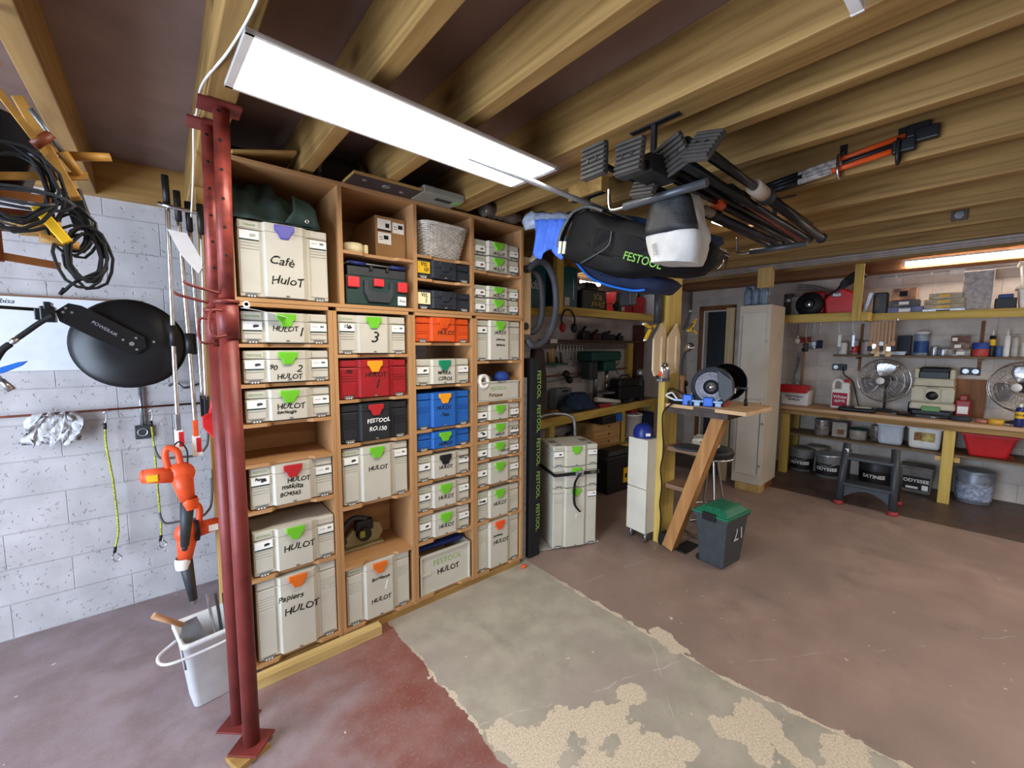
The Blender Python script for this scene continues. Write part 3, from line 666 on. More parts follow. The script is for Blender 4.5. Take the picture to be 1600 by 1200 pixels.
# hooks and leaf blowers
GREYT = mat('grey_hook_coating', '6b6e70', .5, .3, nz=.04)
def uhook(label, z):
    t = thing('tool_hook', label, 'hook', (.183, 2.90, z))
    MB().tube(crv([(-.003, 0, .19), (-.010, 0, .05), (-.03, -.0, .0), (-.07, -.01, -.025), (-.14, -.02, -.02), (-.215, -.03, -.012), (-.235, -.03, .02), (-.240, -.03, .055)], 6), .0065).build('bent_bar', GREYT, t)
    MB().box(-.0035, .0, -.015, .015, .10, .24).build('back_plate', GALV, t)
uhook('grey bent hook holding the upper orange blower', 1.055)
uhook('grey bent hook holding the lower orange blower', .695)
def blower(label, loc, rz, flip, tape):
    t = thing('leaf_blower', label, 'leaf blower', loc, rz)
    f = -1 if flip else 1
    OB = mat('blower_orange', 'e0552a' if not flip else 'e04528', .38, nz=.04)
    MB().ball((0, 0, 0), .062, 18, (1.0, .78, 1.0)).cyl((0, 0, 0), (.02 * f, 0, -.15), .052, .034, 18).build('fan_housing', OB, t)
    MB().cyl((-.03 * f, 0, 0), (-.15 * f, 0, .01), .044, .036, 18).ball((-.15 * f, 0, .01), .036, 14, (.5, 1, 1)).build('motor_housing', OB, t)
    MB().tube(crv([(-.05 * f, 0, .03), (-.06 * f, 0, .11), (-.045 * f, 0, .145), (-.01 * f, 0, .12), (.0, 0, .05)], 6), .016, 10).build('handle', OB, t)
    MB().box(-.14 * abs(f), .03, -.02, .02, -.02, .02) if False else None
    MB().box(min(-.135 * f, -.09 * f), max(-.135 * f, -.09 * f), -.045, -.034, -.014, .022, .002).build('warning_label', YEL if not flip else PAPER, t)
    MB().cyl((.02 * f, 0, -.145), (-.005 * f, 0, -.40), .034, .020, 18).build('nozzle_tube', DARK, t)
    MB().cyl((-.004 * f, 0, -.385), (-.007 * f, 0, -.425), .019, .012, 14).build('nozzle_tip', GALV if tape else DARK, t)
    MB().lathe([(.036, -.14), (.040, -.16), (.037, -.185), (.035, -.20)], (.02 * f, 0, 0), (-.05 * f, 0, 1), 18).build('tape_wrap', WHITE if tape else ORANGE, t)
    cb = MB()
    for k in range(3): cb.tube([(-.045 * f + .006 * k * f, .05 * math.cos(a_ * .6) * 1.05, .058 * math.sin(a_ * .6)) for a_ in range(11)], .005, loop=True)
    if flip: cb.build('wound_cable', BLACK, t)
    else: cb.bm.free(); MB().tube(crv([(-.03, 0, .14), (.0, .01, .17), (.03, .01, .12), (.03, 0, .05)], 5), .004).build('cable_loop', BLACK, t)
blower('orange leaf blower with a yellow label, on the upper hook', (.043, 2.79, .965), R(-4), False, False)
blower('red-orange leaf blower with black cable wound round it, on the lower hook', (.056, 2.88, .605), R(5), True, True)

# long-handled scrapers in a chrome holder
t = thing('tool_holder', 'bent chrome rail holding the long scraper poles beside the shelf', 'holder', (.15, 2.86, 2.34))
MB().tube(crv([(.05, .05, 0), (.07, 0, 0), (.06, -.05, 0), (-.03, -.055, .005), (-.095, -.045, .015), (-.118, -.0, .03), (-.11, .03, .035)], 6), .0105).build('rail', CHROME, t)
def pole(label, x0, zt, x1, zb, y, grip, scraper):
    t = thing('scraper_pole', label, 'scraper', (x1, y, zb))
    MB().tube(crv([(x0, y, zt - .14), (x0 + (x1 - x0) * .3, y, zt - .45), (x1 + (x0 - x1) * .2, y, zb + .45), (x1, y, zb + .1)], 5), .0105, 12).build('tube', CHROME, t, w=True)
    MB().cyl((x0, y, zt - .15), (x0 - .002, y, zt), .015, .016, 14).build('handle', BLACK, t, w=True)
    if scraper:
        MB().cyl((x1 + (x0 - x1) * .25, y, zb + .50), (x1 + (x0 - x1) * .32, y, zb + .61), .0165, n=14).build('foam_grip', BLACK if scraper == 1 else BLACK, t, w=True)
        MB().box(x1 - .012, x1 + .012, y - .012, y + .012, zb + .05, zb + .14, .004).build('socket', STEEL if scraper == 1 else ORANGE, t, w=True)
        bl = MB().prism([(x1 - .018, zb + .055), (x1 + .018, zb + .055), (x1 + .026, zb - .06), (x1 - .020, zb - .06)], -.001, .001, Matrix.Translation((0, y, 0)) @ Matrix.Rotation(R(90), 4, 'X')).build('blade', PAPER, t, w=True)
        MB().box(x1 + .0, x1 + .022, y - .003, y - .0015, zb - .04, zb + .04).build('red_print', RED, bl, w=True)
    else: MB().box(x1 - .012, x1 + .012, y - .01, y + .01, zb, zb + .12, .003).build('foot', BLACK, t, w=True)
pole('long chrome scraper pole standing farthest from the shelf, foam grip halfway down', .062, 2.51, .045, 1.14, 2.84, 1, 1)
pole('long chrome scraper pole with an orange socket, second out from the shelf', .105, 2.44, .118, 1.10, 2.83, 1, 2)
pole('chrome pole with black grip, third out from the shelf', .150, 2.40, .158, 1.25, 2.85, 0, 0)
pole('chrome pole with black grip, close beside the shelf side', .196, 2.385, .172, 1.25, 2.80, 0, 0)
MB().prism([(-.03, .03), (.05, .02), (.115, -.14), (.085, -.19), (.02, -.10)], -.001, .001, Matrix.Translation((.085, 2.817, 2.21)) @ Matrix.Rotation(R(80), 4, 'X')).build('paper_label', PAPER, label='folded white card tag hanging behind the red props', category='tag')
t = thing('dustpan', 'red plastic dustpan hanging behind the red props', 'dustpan', (.16, 2.36, 1.17))
MB().prism([(-.035, .15), (.04, .19), (.06, .0), (.045, -.02), (-.035, .10)], -.008, .008, Matrix.Rotation(R(80), 4, 'X'), .004).build('pan', RED, t)
MB().cyl((.0, -.0, .16), (.03, .02, .30), .011, n=10).build('handle', RED, t)
MB().tube([(.028, .018, .29), (.06, .02, .30), (.0905, .02, .30)], .004).build('hook', STEEL, t)

# white bucket with trowels
t = thing('bucket', 'white rectangular bucket of trowels behind the red props', 'bucket', (.105, 2.34, 0), R(8))
BW = mat('bucket_white', 'dcdcda', .45, nz=.03)
o = MB()
def rr(hx, hy, z, r=.025, n=4):
    return [(sx * (hx - r) + r * math.cos(R(a0 + 90 * k / n)), sy * (hy - r) + r * math.sin(R(a0 + 90 * k / n)), z) for sx, sy, a0 in ((1, 1, 0), (-1, 1, 90), (-1, -1, 180), (1, -1, 270)) for k in range(n + 1)]
o.ring_loft([rr(.085, .07, .001), rr(.088, .073, .004), rr(.118, .115, .325), rr(.128, .125, .327), rr(.128, .125, .345), rr(.114, .111, .345), rr(.084, .069, .02), rr(.08, .065, .018)], True)
o.build('tub', BW, t)
MB().tube(crv([(-.128, .0, .318), (-.20, -.06, .31), (-.17, -.14, .308), (.02, -.155, .312), (.09, -.128, .318)], 8), .006).build('carry_handle', BW, t)
text('EN 14041', .016, STRIPG, t, (.025, -.097, .22), (R(81), 0, 0)); text('MURS\nPLAFONDS', .011, STRIPG, t, (.0, -.083, .115), (R(81), 0, 0))
t = thing('trowel', 'pointed steel trowel with a wooden handle leaning out of the white bucket', 'trowel', (.01, 2.27, .30))
MB().cyl((-.10, -.01, .20), (-.005, 0, .11), .013, .010, 12).build('handle', wood('trowel_wood', 'b58a63', '9c704b', 'x', 2), t)
MB().prism([(-.005, .11), (.045, .12), (.075, .03), (.07, -.06), (.03, -.12), (-.01, -.09), (-.02, .04)], -.0012, .0012, Matrix.Rotation(R(80), 4, 'X')).build('blade', STEEL, t)
MB().box(-.045, -.015, -.02, .01, -.10, .10, .003, Matrix.Translation((.045, 2.31, .28))).build('paint_brush', BLACK, label='black flat brush standing in the white bucket', category='brush')
for k, (dx, m_) in enumerate(((.0, GALV), (.028, DARK), (.054, DARK), (.080, GALV))):
    MB().box(-.005, .006, -.06, .05, -.15, .125 - .01 * k, .002, Matrix.Translation((.115 + dx, 2.35, .33)) @ Matrix.Rotation(R(-6 + 2 * k), 4, 'Y')).build('plastering_float', m_, label=['pale plastering float at the middle of the white bucket', 'dark plastering float beside the pale one in the white bucket', 'dark plastering float next to the bucket rim', 'grey plastering float against the bucket rim'][k], category='float', group='floats in the white bucket')

# ------------------------------------------------------------------ bundle hung from the joist at upper left
OCH = mat('ochre_clamp_bar', '8f5726', .5, .1, nz=.1); WDH = mat('clamp_wood', 'a67a35', .5, nz=.1, ns=30); BRN = mat('clamp_brown', '7d3c1c', .5, nz=.1)
def fclamp(label, a, b, jaw, mb=OCH, hl=.09, side=(0, 0, -1)):
    a, b = Vector(a), Vector(b); d = (b - a).normalized(); s_ = Vector(side)
    t = thing('bar_clamp', label, 'clamp', a)
    P = d.cross(s_).normalized()
    m_ = MB(); w_ = .010
    m_.ring_loft([[a + s_ * w_ + P * .005, a - s_ * w_ + P * .005, a - s_ * w_ - P * .005, a + s_ * w_ - P * .005], [b + s_ * w_ + P * .005, b - s_ * w_ + P * .005, b - s_ * w_ - P * .005, b + s_ * w_ - P * .005]], True, False).build('bar', mb, t, w=True)
    MB().tube([a, a + s_ * jaw * .6, a + s_ * jaw], .011, 8).build('fixed_jaw', mb, t, w=True)
    c = a + d * (b - a).length * .62
    MB().tube([c - s_ * .015, c + s_ * jaw], .012, 8).build('sliding_jaw', BRN, t, w=True)
    MB().tube([c + s_ * jaw * .9 - d * .06, c + s_ * jaw * .9 + d * .05], .006, 8).build('screw', STEEL, t, w=True)
    MB().cyl(c + s_ * jaw * .9 + d * .04, c + s_ * jaw * .9 + d * (.04 + hl), .013, .011, 12).build('handle', WDH, t, w=True)
fclamp('ochre bar clamp lying lowest in the hanging bundle', (-.50, 1.70, 1.90), (-.205, 1.74, 1.868), .10, side=(0, 0, 1))
fclamp('ochre bar clamp pointing out over the cable coil', (-.52, 1.66, 2.035), (-.20, 1.70, 2.035), .07, side=(0, 0, -1))
fclamp('yellow handled bar clamp along the upper bundle', (-.33, 1.72, 2.075), (-.135, 1.74, 2.13), .06, WDH, side=(0, 0, 1))
fclamp('brown bar clamp beneath the second one in the hanging bundle', (-.50, 1.74, 1.99), (-.21, 1.76, 2.005), .05, BRN, side=(0, 0, -1))
fclamp('wooden clamp leaning steeply against the joist', (-.292, 1.62, 2.30), (-.175, 1.72, 2.10), .05, WDH, .06, side=(.5, 0, .6))
MB().box(-.045, .045, -.05, .05, -.11, .10, .008, Matrix.Translation((-.285, 1.80, 2.16)) @ Matrix.Rotation(R(18), 4, 'Y')).build('black_charger_box', BLACK, label='black box hanging among the clamps at the joist', category='box')
MB().box(-.06, .05, -.03, .03, -.10, .10, .006, Matrix.Translation((-.375, 1.72, 2.05)) @ Matrix.Rotation(R(-8), 4, 'Y')).build('black_tool_body', DARK, label='dark tool body at the far side of the hanging bundle', category='tool')
MB().box(-.022, .022, -.018, .018, -.055, .055, .004, Matrix.Translation((-.165, 1.78, 2.04)) @ Matrix.Rotation(R(-12), 4, 'Y')).build('black_plug_block', BLACK, label='black plug block above the cable coil', category='plug')
MB().box(-.012, .012, -.022, .022, -.125, .125, .003, Matrix.Translation((-.205, 1.71, 2.17)) @ Matrix.Rotation(R(-21), 4, 'Y')).build('wooden_bar', WDH, label='flat wooden bar slanting down in front of the joist', category='bar')
MB().box(-.02, .02, -.03, .03, -.16, .12, .006, Matrix.Translation((-.36, 1.75, 2.20))).build('grey_tool_body', mat('charcoal_tool', '2a2a2c', .6), label='charcoal tool body hanging at the very left of the bundle', category='tool')
def coil(label, c, rx, rz_, n, m_, r=.004, seed=1, tail=True):
    rnd = random.Random(seed); P = []
    for k in range(n * 14):
        a_ = k / 14 * 2 * math.pi; j = rnd.uniform(.94, 1.06) * (1 + .18 * math.sin(k / 14 * 2.1))
        P.append((c[0] + rx * j * math.cos(a_) + .010 * math.sin(k * .11), c[1] + .022 * math.sin(a_ * .37 + k * .05), c[2] + rz_ * j * math.sin(a_)))
    if tail: P += crv([P[-1], (c[0] - .02, c[1] - .01, c[2] - rz_), (c[0] - .045, c[1], c[2] - rz_ * 1.35), (c[0] - .055, c[1], c[2] - rz_ * 1.5), (c[0] - .045, c[1], c[2] - rz_ * 1.25)], 4)
    return MB().tube(P, r, 6).build('cable_coil', m_, label=label, category='cable')
coil('tangled coil of black cable hanging lowest from the bundle', (-.155, 1.72, 1.90), .042, .075, 6, RUBBER, .0042, 3)
coil('loops of black cable in the middle of the bundle', (-.265, 1.65, 2.05), .07, .095, 6, RUBBER, .0045, 5, False)
coil('second tangle of black cable hanging beside the lowest coil', (-.175, 1.735, 1.97), .035, .06, 5, BLACK, .004, 12, False)
coil('grey cable coil looped over the clamps', (-.25, 1.64, 2.02), .07, .02, 2, DARK, .004, 9, False)
MB().box(-.012, .012, -.008, .008, -.05, .05, .003, Matrix.Translation((-.205, 1.66, 1.965)) @ Matrix.Rotation(R(-32), 4, 'Y')).build('yellow_strap', YEL, label='yellow strip bundled with the hanging cables', category='strap')
MB().cyl((-.235, 1.70, 1.935), (-.165, 1.72, 1.925), .012, n=10).build('wooden_peg', WDH, label='short wooden handle poking through the cable coil', category='handle')
MB().tube(crv([(-.30, 1.70, 2.50), (-.31, 1.69, 2.36), (-.36, 1.68, 2.30), (-.40, 1.68, 2.32)]), .012).build('hanging_hook', BROWNW, label='brown hook on the joist carrying the clamp bundle', category='hook')
# ------------------------------------------------------------------ things lying in the shelves
TARP = mat('dark_green_tarpaulin', '24352f', 0.75, nz=0.12, ns=10, bump=0.25, bs=18)
m = MB(); nx, ny = 26, 22; V = []
def tz(u, v):
    # draped bundle: front edge hangs over the case top, hump behind
    h = .20 * math.sin(min(1, v * 1.25) * math.pi * .62) * (1 - .55 * max(0, u - .55) / .45) - .004
    f = .016 * math.sin(u * 13 + v * 5) + .012 * math.sin(u * 29 - v * 11) + .010 * math.sin(v * 23 + u * 7)
    return 2.222 + max(0.0, h + f * min(1, v * 5))
rows = [[(.277 + .36 * (i / nx), 2.262 + .30 * (j / ny) + .008 * math.sin(i * .9), tz(i / nx, j / ny)) for i in range(nx + 1)] for j in range(ny + 1)]
m.ring_loft(rows, False, True, False)
t = thing('tarpaulin', 'dark green tarpaulin bundled on top of the big grey case', 'tarpaulin', (.45, 2.4, 2.222))
m.build('cloth', TARP, t, w=True, sol=.004)
fl = MB(); fl.ring_loft([[(.50 + .10 * k / 6 + .02, 2.262 + .012 * math.sin(k), 2.36 - .05 * (k / 6) ** 2) for k in range(7)], [(.52 + .11 * k / 6, 2.258 + .006 * math.sin(k * 2), 2.29 - .04 * k / 6) for k in range(7)], [(.48 + .16 * k / 6, 2.256, 2.228 - .0 * k) for k in range(7)]], False, True, False)
fl.build('corner_flap', TARP, t, w=True, sol=.003)
MB().tube([(.578 + .008 * math.cos(a * .785), 2.251, 2.250 + .008 * math.sin(a * .785)) for a in range(8)], .0026, 6, loop=True).build('eyelet', CHROME, t, w=True)
t = thing('cardboard_box', 'closed brown cardboard box with three white stickers', 'box', (1.055, 2.55, 2.1448))
MB().box(-.095, .088, -.20, .18, 0, .238, .002).build('carton', CARD, t)
for k, (a, b_, c_, d_) in enumerate(((-.082, -.002, .155, .222), (.008, .078, .155, .215), (-.080, -.002, .085, .148))):
    s_ = MB().box(a, b_, -.2012, -.2002, c_, d_).build('sticker', PAPER, t)
    p = MB()
    if k == 0: p.box(a, b_, -.2016, -.2011, c_, c_ + .010).box(-.035, -.012, -.2016, -.2011, c_ + .022, c_ + .046)
    else: p.box(a + .034, a + .062, -.2016, -.2011, c_ + .026, c_ + .048).box(a + .008, a + .026, -.2016, -.2011, c_ + .034, c_ + .038).box(a + .008, a + .03, -.2016, -.2011, c_ + .022, c_ + .025)
    p.build('print', INK, s_)
t = thing('tape_roll', 'cream masking tape roll lying on the shelf beside the cardboard box', 'tape', (.822, 2.32, 2.1448))
MB().lathe([(.030, 0), (.050, 0), (.050, .048), (.030, .048), (.030, 0)], n=28).build('roll', mat('masking_tape', 'e3d3a6', .7, nz=.03), t)
MB().prism([(.048, -.02), (.066, -.024), (.058, -.03), (.068, -.036), (.05, -.04)], .002, .046).build('torn_end', mat('masking_tape', 'e3d3a6'), t)
# green toolbox under an open black tray
GT = mat('dark_green_box', '1e3a35', .45, nz=.05)
t = thing('toolbox', 'dark green toolbox with three red catches in the upper unit', 'toolbox', (.945, 2.285, 1.868))
MB().box(-.178, .172, 0, .26, 0, .158, .008).build('body', GT, t)
MB().prism([(-.085, .135), (-.062, .135), (-.062, .095), (-.045, .075), (.045, .075), (.062, .095), (.062, .135), (.085, .135), (.085, .07), (.06, .02), (-.06, .02), (-.085, .07)], .0, .016, Matrix.Rotation(R(90), 4, 'X'), .003).build('handle', DARK, t)
for x0, w_, z1, h in ((-.142, .062, .148, .056), (-.002, .056, .148, .042), (.138, .055, .142, .056)):
    MB().box(x0 - w_ / 2, x0 + w_ / 2, -.02, .004, z1 - h, z1, .005).build('catch', mat('bright_red_catch', 'd8363a', .35, nz=.03), t)
s_ = MB().box(.112, .162, -.003, .002, .012, .062).build('sticker', PAPER, t); text('3cm', .022, INK, s_, (.137, -.004, .037), name='handwriting', shear=.2)
t = thing('tool_tray', 'open black tray with blue handle grips on top of the green toolbox', 'tray', (.955, 2.33, 2.028))
MB().taper((0, .12), (.150, .115), (.168, .125), 0, .055, .004).build('tub', BLACK, t)
MB().box(-.168, .168, -.012, .0, .002, .052, .003).build('front_wall', DARK, t)
MB().tube([(-.19, .10, .052), (-.165, -.016, .068), (.165, -.016, .066), (.18, .08, .055)], .006).build('rail', STEEL, t)
for x0 in (-.115, .120): MB().cyl((x0 - .045, -.016, .068), (x0 + .045, -.016, .067), .0105, n=12).build('grip', mat('blue_grip', '24306e', .5, nz=.05), t)
for x0 in (-.04, .055): MB().box(x0 - .008, x0 + .008, -.024, -.008, .035, .066, .002).build('clip', BLACK, t)
# wicker basket
WK = mat('white_wicker', 'c4bcb0', .7, nz=.1, ns=40)
t = thing('wicker_basket', 'white wicker basket leaning out of the upper shelf unit', 'basket', (1.362, 2.40, 2.1837), R(2))
def bask(z):
    f = z / .19; return (.130 + .042 * f, .115 + .045 * f)
m = MB()
for k in range(19):
    z = .006 + .0098 * k; hx, hy = bask(z); P = []
    n = 44
    for i in range(n):
        a_ = i / n * 2 * math.pi; c_, s_ = math.cos(a_), math.sin(a_); p = 5
        rr_ = (abs(c_) ** p + abs(s_) ** p) ** (-1 / p); wv = .0035 * (1 if (i + k) % 2 else -1)
        P.append(((hx + wv) * rr_ * c_, (hy + wv) * rr_ * s_, z))
    m.tube(P, .0052, 5, loop=True)
m.build('weave', WK, t)
m = MB()
for i in range(44):
    a_ = i / 44 * 2 * math.pi; c_, s_ = math.cos(a_), math.sin(a_); rr_ = (abs(c_) ** 5 + abs(s_) ** 5) ** (-.2)
    m.cyl((bask(0)[0] * rr_ * c_, bask(0)[1] * rr_ * s_, 0), (bask(.19)[0] * rr_ * c_, bask(.19)[1] * rr_ * s_, .19), .0035, n=5)
m.build('stakes', WK, t)
MB().box(-.13, .13, -.11, .11, 0, .006).build('base', WK, t)
hx, hy = bask(.19)
MB().tube([(hx * ((abs(math.cos(a_)) ** 5 + abs(math.sin(a_)) ** 5) ** (-.2)) * math.cos(a_), hy * ((abs(math.cos(a_)) ** 5 + abs(math.sin(a_)) ** 5) ** (-.2)) * math.sin(a_), .192) for a_ in [i / 44 * 6.2832 for i in range(44)]], .009, 6, loop=True).build('rim', WK, t)
t = thing('wooden_paddle', 'brown rounded board with small holes standing behind the wicker basket', 'board', (1.475, 2.62, 2.1835))
MB().prism([(-.065, 0), (.065, 0), (.065, .20)] + [(.065 * math.cos(R(a)), .20 + .065 * math.sin(R(a))) for a in range(15, 180, 15)] + [(-.065, .20)], -.006, .006, Matrix.Rotation(R(90), 4, 'X')).build('board', BROWNW, t)
h = MB()
for a in (20, 60, 100, 140): h.cyl((.045 * math.cos(R(a)), -.0075, .20 + .045 * math.sin(R(a))), (.045 * math.cos(R(a)), -.004, .20 + .045 * math.sin(R(a))), .006, n=10)
h.build('drilled_hole', INK, t)
# sheets in the top slot
m = MB(); m.ring_loft([[(.286 + .18 * u, 2.20 + .12 * v, 1.812 - .015 * u - .02 * u * u + .012 * v) for u in [i / 8 for i in range(9)]] for v in (0, .5, 1)], False, True, False)
m.build('paper_sheet', PAPER, sol=.0015, label='white sheet lying on the case numbered 1 and jutting out of the slot', category='paper')
MB().lathe([(.008, 0), (.014, 0), (.014, .16), (.008, .16)], (.30, 2.20, 1.83), (.15, 1, 0), 16).build('paper_roll', PAPER, label='rolled white paper in the slot over the case numbered 1', category='paper roll')
# plunge saw in the plywood compartment
t = thing('circular_saw', 'plunge saw standing at the rear of the empty plywood compartment', 'saw', (.88, 2.48, .4265))
MB().box(-.13, .12, -.05, .05, 0, .012, .003).build('base_plate', mat('cream_casting', 'a59a72', .5, nz=.05), t)
MB().prism([(-.10, .012), (.10, .012), (.13, .06), (.11, .12), (.03, .145), (-.06, .11), (-.12, .05)], -.02, .02, Matrix.Rotation(R(90), 4, 'X'), .006).build('blade_guard', mat('cream_casting', 'a59a72'), t)
MB().cyl((0, -.06, .085), (0, .04, .085), .042, n=20).box(-.05, .06, -.05, .0, .10, .17, .012).build('motor', BLACK, t)
MB().tube(crv([(-.11, -.03, .05), (-.13, -.03, .12), (-.06, -.03, .19), (.02, -.03, .17)]), .016).build('handle', DARK, t)
MB().box(-.03, .0, -.064, -.058, .07, .11, .002).build('badge', mat('olive_badge', 'a0a03c', .5), t)
# open crates
t = thing('open_crate', 'open grey crate of tape rolls in the right-hand column', 'crate', (1.791, 2.275, 1.2685), 0)
t['label'] = 'open grey crate of tape rolls below the tall grey case'
MB().box(-.187, .187, .0, .012, 0, .138, .003).box(-.187, -.178, 0, .28, 0, .12).box(.178, .187, 0, .28, 0, .12).box(-.187, .187, 0, .28, 0, .01).box(-.187, .187, -.008, .014, .128, .138, .002).box(-.187, .187, -.006, .012, 0, .008, .001).build('tub', LG, t)
text('FESTOOL', .036, LEAF, t, (.0, -.0008, .085), name='brand_lettering'); text('Ponçage', .036, mat('brown_ink', '6b4a1c', .8, nz=0), t, (-.03, -.0008, .042), name='handwriting', shear=.2, bold=.0008); text(H, .022, INK, t, (.02, -.009, .132), name='handwriting')
MB().lathe([(.027, 0), (.050, 0), (.050, .045), (.027, .045), (.027, 0)], (1.66, 2.315, 1.405), (.15, -1, .1), 28).build('tape_roll', PAPER, label='white tape roll standing in the open crate', category='tape')
MB().lathe([(.020, 0), (.042, 0), (.042, .03), (.020, .03), (.020, 0)], (1.735, 2.36, 1.40), (.1, -1, .2), 24).build('tape_roll', mat('olive_grey_roll', '55554a', .6), label='dark olive tape roll in the open crate beside the blue pad', category='tape')
MB().ball((1.865, 2.34, 1.425), .055, 18, (1.1, 1, .85)).build('sanding_pad', mat('blue_foam', '24418f', .7, nz=.08), label='round blue pad sticking out of the open crate', category='pad')
t = thing('open_crate', 'open grey crate with blue inner edge at the foot of the shelf', 'crate', (1.352, 2.275, .0695))
MB().box(-.187, .187, .003, .014, 0, .258, .003).box(-.187, -.178, 0, .29, 0, .258).box(.178, .187, 0, .29, 0, .258).box(-.187, .187, 0, .29, 0, .008).box(-.187, -.175, -.008, .01, 0, .258, .002).box(.175, .187, -.008, .01, 0, .258, .002).box(-.187, .187, -.010, .01, .248, .258, .002).box(-.187, -.11, -.004, .004, .125, .135, .001).build('tub', LG, t)
text('FESTOOL', .052, LEAF, t, (.015, .0024, .185), name='brand_lettering', bold=-.0002); text(H, .050, INK, t, (.02, .0024, .118), name='handwriting', bold=.001)
MB().box(-.165, .172, .08, .30, .25, .272, .004, Matrix.Rotation(R(4), 4, 'X')).build('inner_lid', NAVY if False else mat('dull_blue', '2a3a78', .5, nz=.04), t)
# ------------------------------------------------------------------ stored on top of the upper unit, between the joists
WRAP = mat('dusty_film', '5c5048', .3, nz=.15, ns=20, bump=.4, bs=35); DKB = mat('dark_sacking', '2c2524', .8, nz=.1)
def roll(label, x0, x1, y, r):
    t = thing('wrapped_roll', label, 'roll', ((x0 + x1) / 2, y, 2.4835)); a = (x1 - x0) / 2
    MB().cyl((-a + .02, 0, r), (a - .02, 0, r), r, n=24).build('roll', DKB, t)
    for s_ in (-1, 1):
        MB().lathe([(r * 1.0, s_ * (a - .05)), (r * 1.01, s_ * (a - .03)), (r * .92, s_ * (a - .01)), (r * .45, s_ * a), (r * .40, s_ * (a - .03)), (r * .1, s_ * (a - .02))], (0, 0, r), (1, 0, 0), 22).build('film_end', WRAP, t)
    return t
roll('dark film wrapped roll above the tarpaulin', .262, .555, 2.62, .085)
roll('dark film wrapped roll above the cardboard box', .632, .925, 2.42, .088)
roll('dark film wrapped roll above the wicker basket', 1.0, 1.395, 2.44, .088)
MB().box(0, .27, 0, .27, 0, .013, .002, Matrix.Translation((.284, 2.245, 2.488)) @ Matrix.Rotation(R(-15), 4, 'Y')).build('plywood_offcut', PINEX, label='pale board leaning up over the shelf top near the red props', category='board')
t = thing('drilled_board', 'dark drilled board jutting out above the cardboard box', 'board', (.955, 2.22, 2.4835))
MB().box(-.19, .175, -.11, .10, 0, .013, .001).build('board', mat('dark_faced_board', '3a3030', .6, nz=.06), t)
MB().box(-.191, .176, -.113, -.11, -.0005, .0135).box(-.193, -.19, -.113, .10, -.0005, .0135).build('edge_band', PINEX, t)
for x0, y0, r_ in ((-.12, -.055, .013), (.0, -.04, .022), (.095, -.02, .012)):
    MB().lathe([(r_ * .72, -.0012), (r_, -.0012), (r_, 0), (r_ * .72, 0)], (x0, y0, 0), (0, 0, 1), 20, True).build('hole_rim', GALV, t)
t = thing('tool_attachment', 'long flat grey plastic attachment jutting out above the wicker basket', 'attachment', (1.262, 2.22, 2.4835))
MB().box(-.125, .14, -.115, .09, 0, .040, .006).build('body', mat('grey_green_plastic', '8d8c7c', .5, nz=.05), t)
MB().box(-.02, .085, -.07, -.03, -.001, .004, .001).build('recess', DARK, t)
MB().box(.10, .139, -.09, -.02, -.0015, .003, .001).build('green_mark', LEAF, t)
m = MB(); rings = []
for i in range(10):
    v = i / 9
    rings.append([(1.64 + .30 * v + 0, 2.26 + .0 + .05 * math.cos(k / 10 * 6.2832) * (1 + .3 * math.sin(i * 2.2 + k)), 2.535 + .12 * v * 0 + .045 * math.sin(k / 10 * 6.2832) * (1 + .3 * math.sin(i * 1.7 + k * 2))) for k in range(10)])
m.ring_loft(rings).build('crumpled_film', WRAP, label='crumpled dusty plastic film poking out over the shelf end', category='film')
# ------------------------------------------------------------------ hung on the right end of the shelf
t = thing('hose_hanger', 'pale wooden hanger board with two black discs on the end of the shelf', 'hanger', (2.065, 2.31, 1.735))
MB().box(-.045, .045, -.012, .012, 0, .56, .004).build('board', wood('pale_batten', 'd8b98c', 'c5a477', 'z', 1), t)
for z in (.06, .47): MB().cyl((-.01, -.022, z), (-.01, -.012, z), .027, n=20).build('disc', BLACK, t)
MB().box(-.055, -.03, .0, .02, .1, .45).build('spacer', BLACK, t)
HOSE = mat('ribbed_hose', '45464a', .55, nz=.08)
def ribhose(P, r, n=10):
    Q = crv(P, n); L_ = [Q[0]]; out = []
    for i in range(len(Q) - 1):
        for k in range(3): out.append(Q[i].lerp(Q[i + 1], k / 3))
    return MB().tube(out, r, 12, rr=[r * (1.0 if i % 2 else .88) for i in range(len(out))])
t = thing('vacuum_hose', 'looped grey ribbed vacuum hose on the wooden hanger', 'hose', (2.2, 2.3, 1.62))
ribhose([(2.07, 2.30, 2.20), (2.145, 2.27, 2.265), (2.235, 2.26, 2.25), (2.315, 2.26, 2.13), (2.335, 2.26, 1.95), (2.29, 2.26, 1.78), (2.20, 2.26, 1.68), (2.10, 2.27, 1.655), (2.06, 2.29, 1.70)], .027).build('outer_loop', HOSE, t, w=True)
ribhose([(2.13, 2.34, 2.22), (2.22, 2.33, 2.16), (2.255, 2.33, 2.0), (2.24, 2.33, 1.85), (2.17, 2.33, 1.76), (2.10, 2.34, 1.78)], .025).build('inner_loop', HOSE, t, w=True)
MB().cyl((2.11, 2.30, 2.25), (2.16, 2.285, 2.33), .032, .028, 14).build('cuff', mat('pale_cuff', 'a99d8c', .5), t, w=True)
t = thing('rail_bag', 'long black guide rail bag with green lettering at the shelf end', 'bag', (2.155, 2.33, 0.0))
MB().taper((0, 0), (.055, .05), (.048, .045), .003, 1.56, .01).build('sheath', mat('black_nylon', '17181a', .8, nz=.1, bump=.2, bs=30), t)
for k, z in enumerate((1.36, 1.10, .84, .58, .32)): text('FESTOOL', .052, mat('lime_print', '8db552', .7, nz=0), t, (.022, -.0565 + .0008 * k * 0, z), (R(90), R(90), 0), name='brand_lettering')
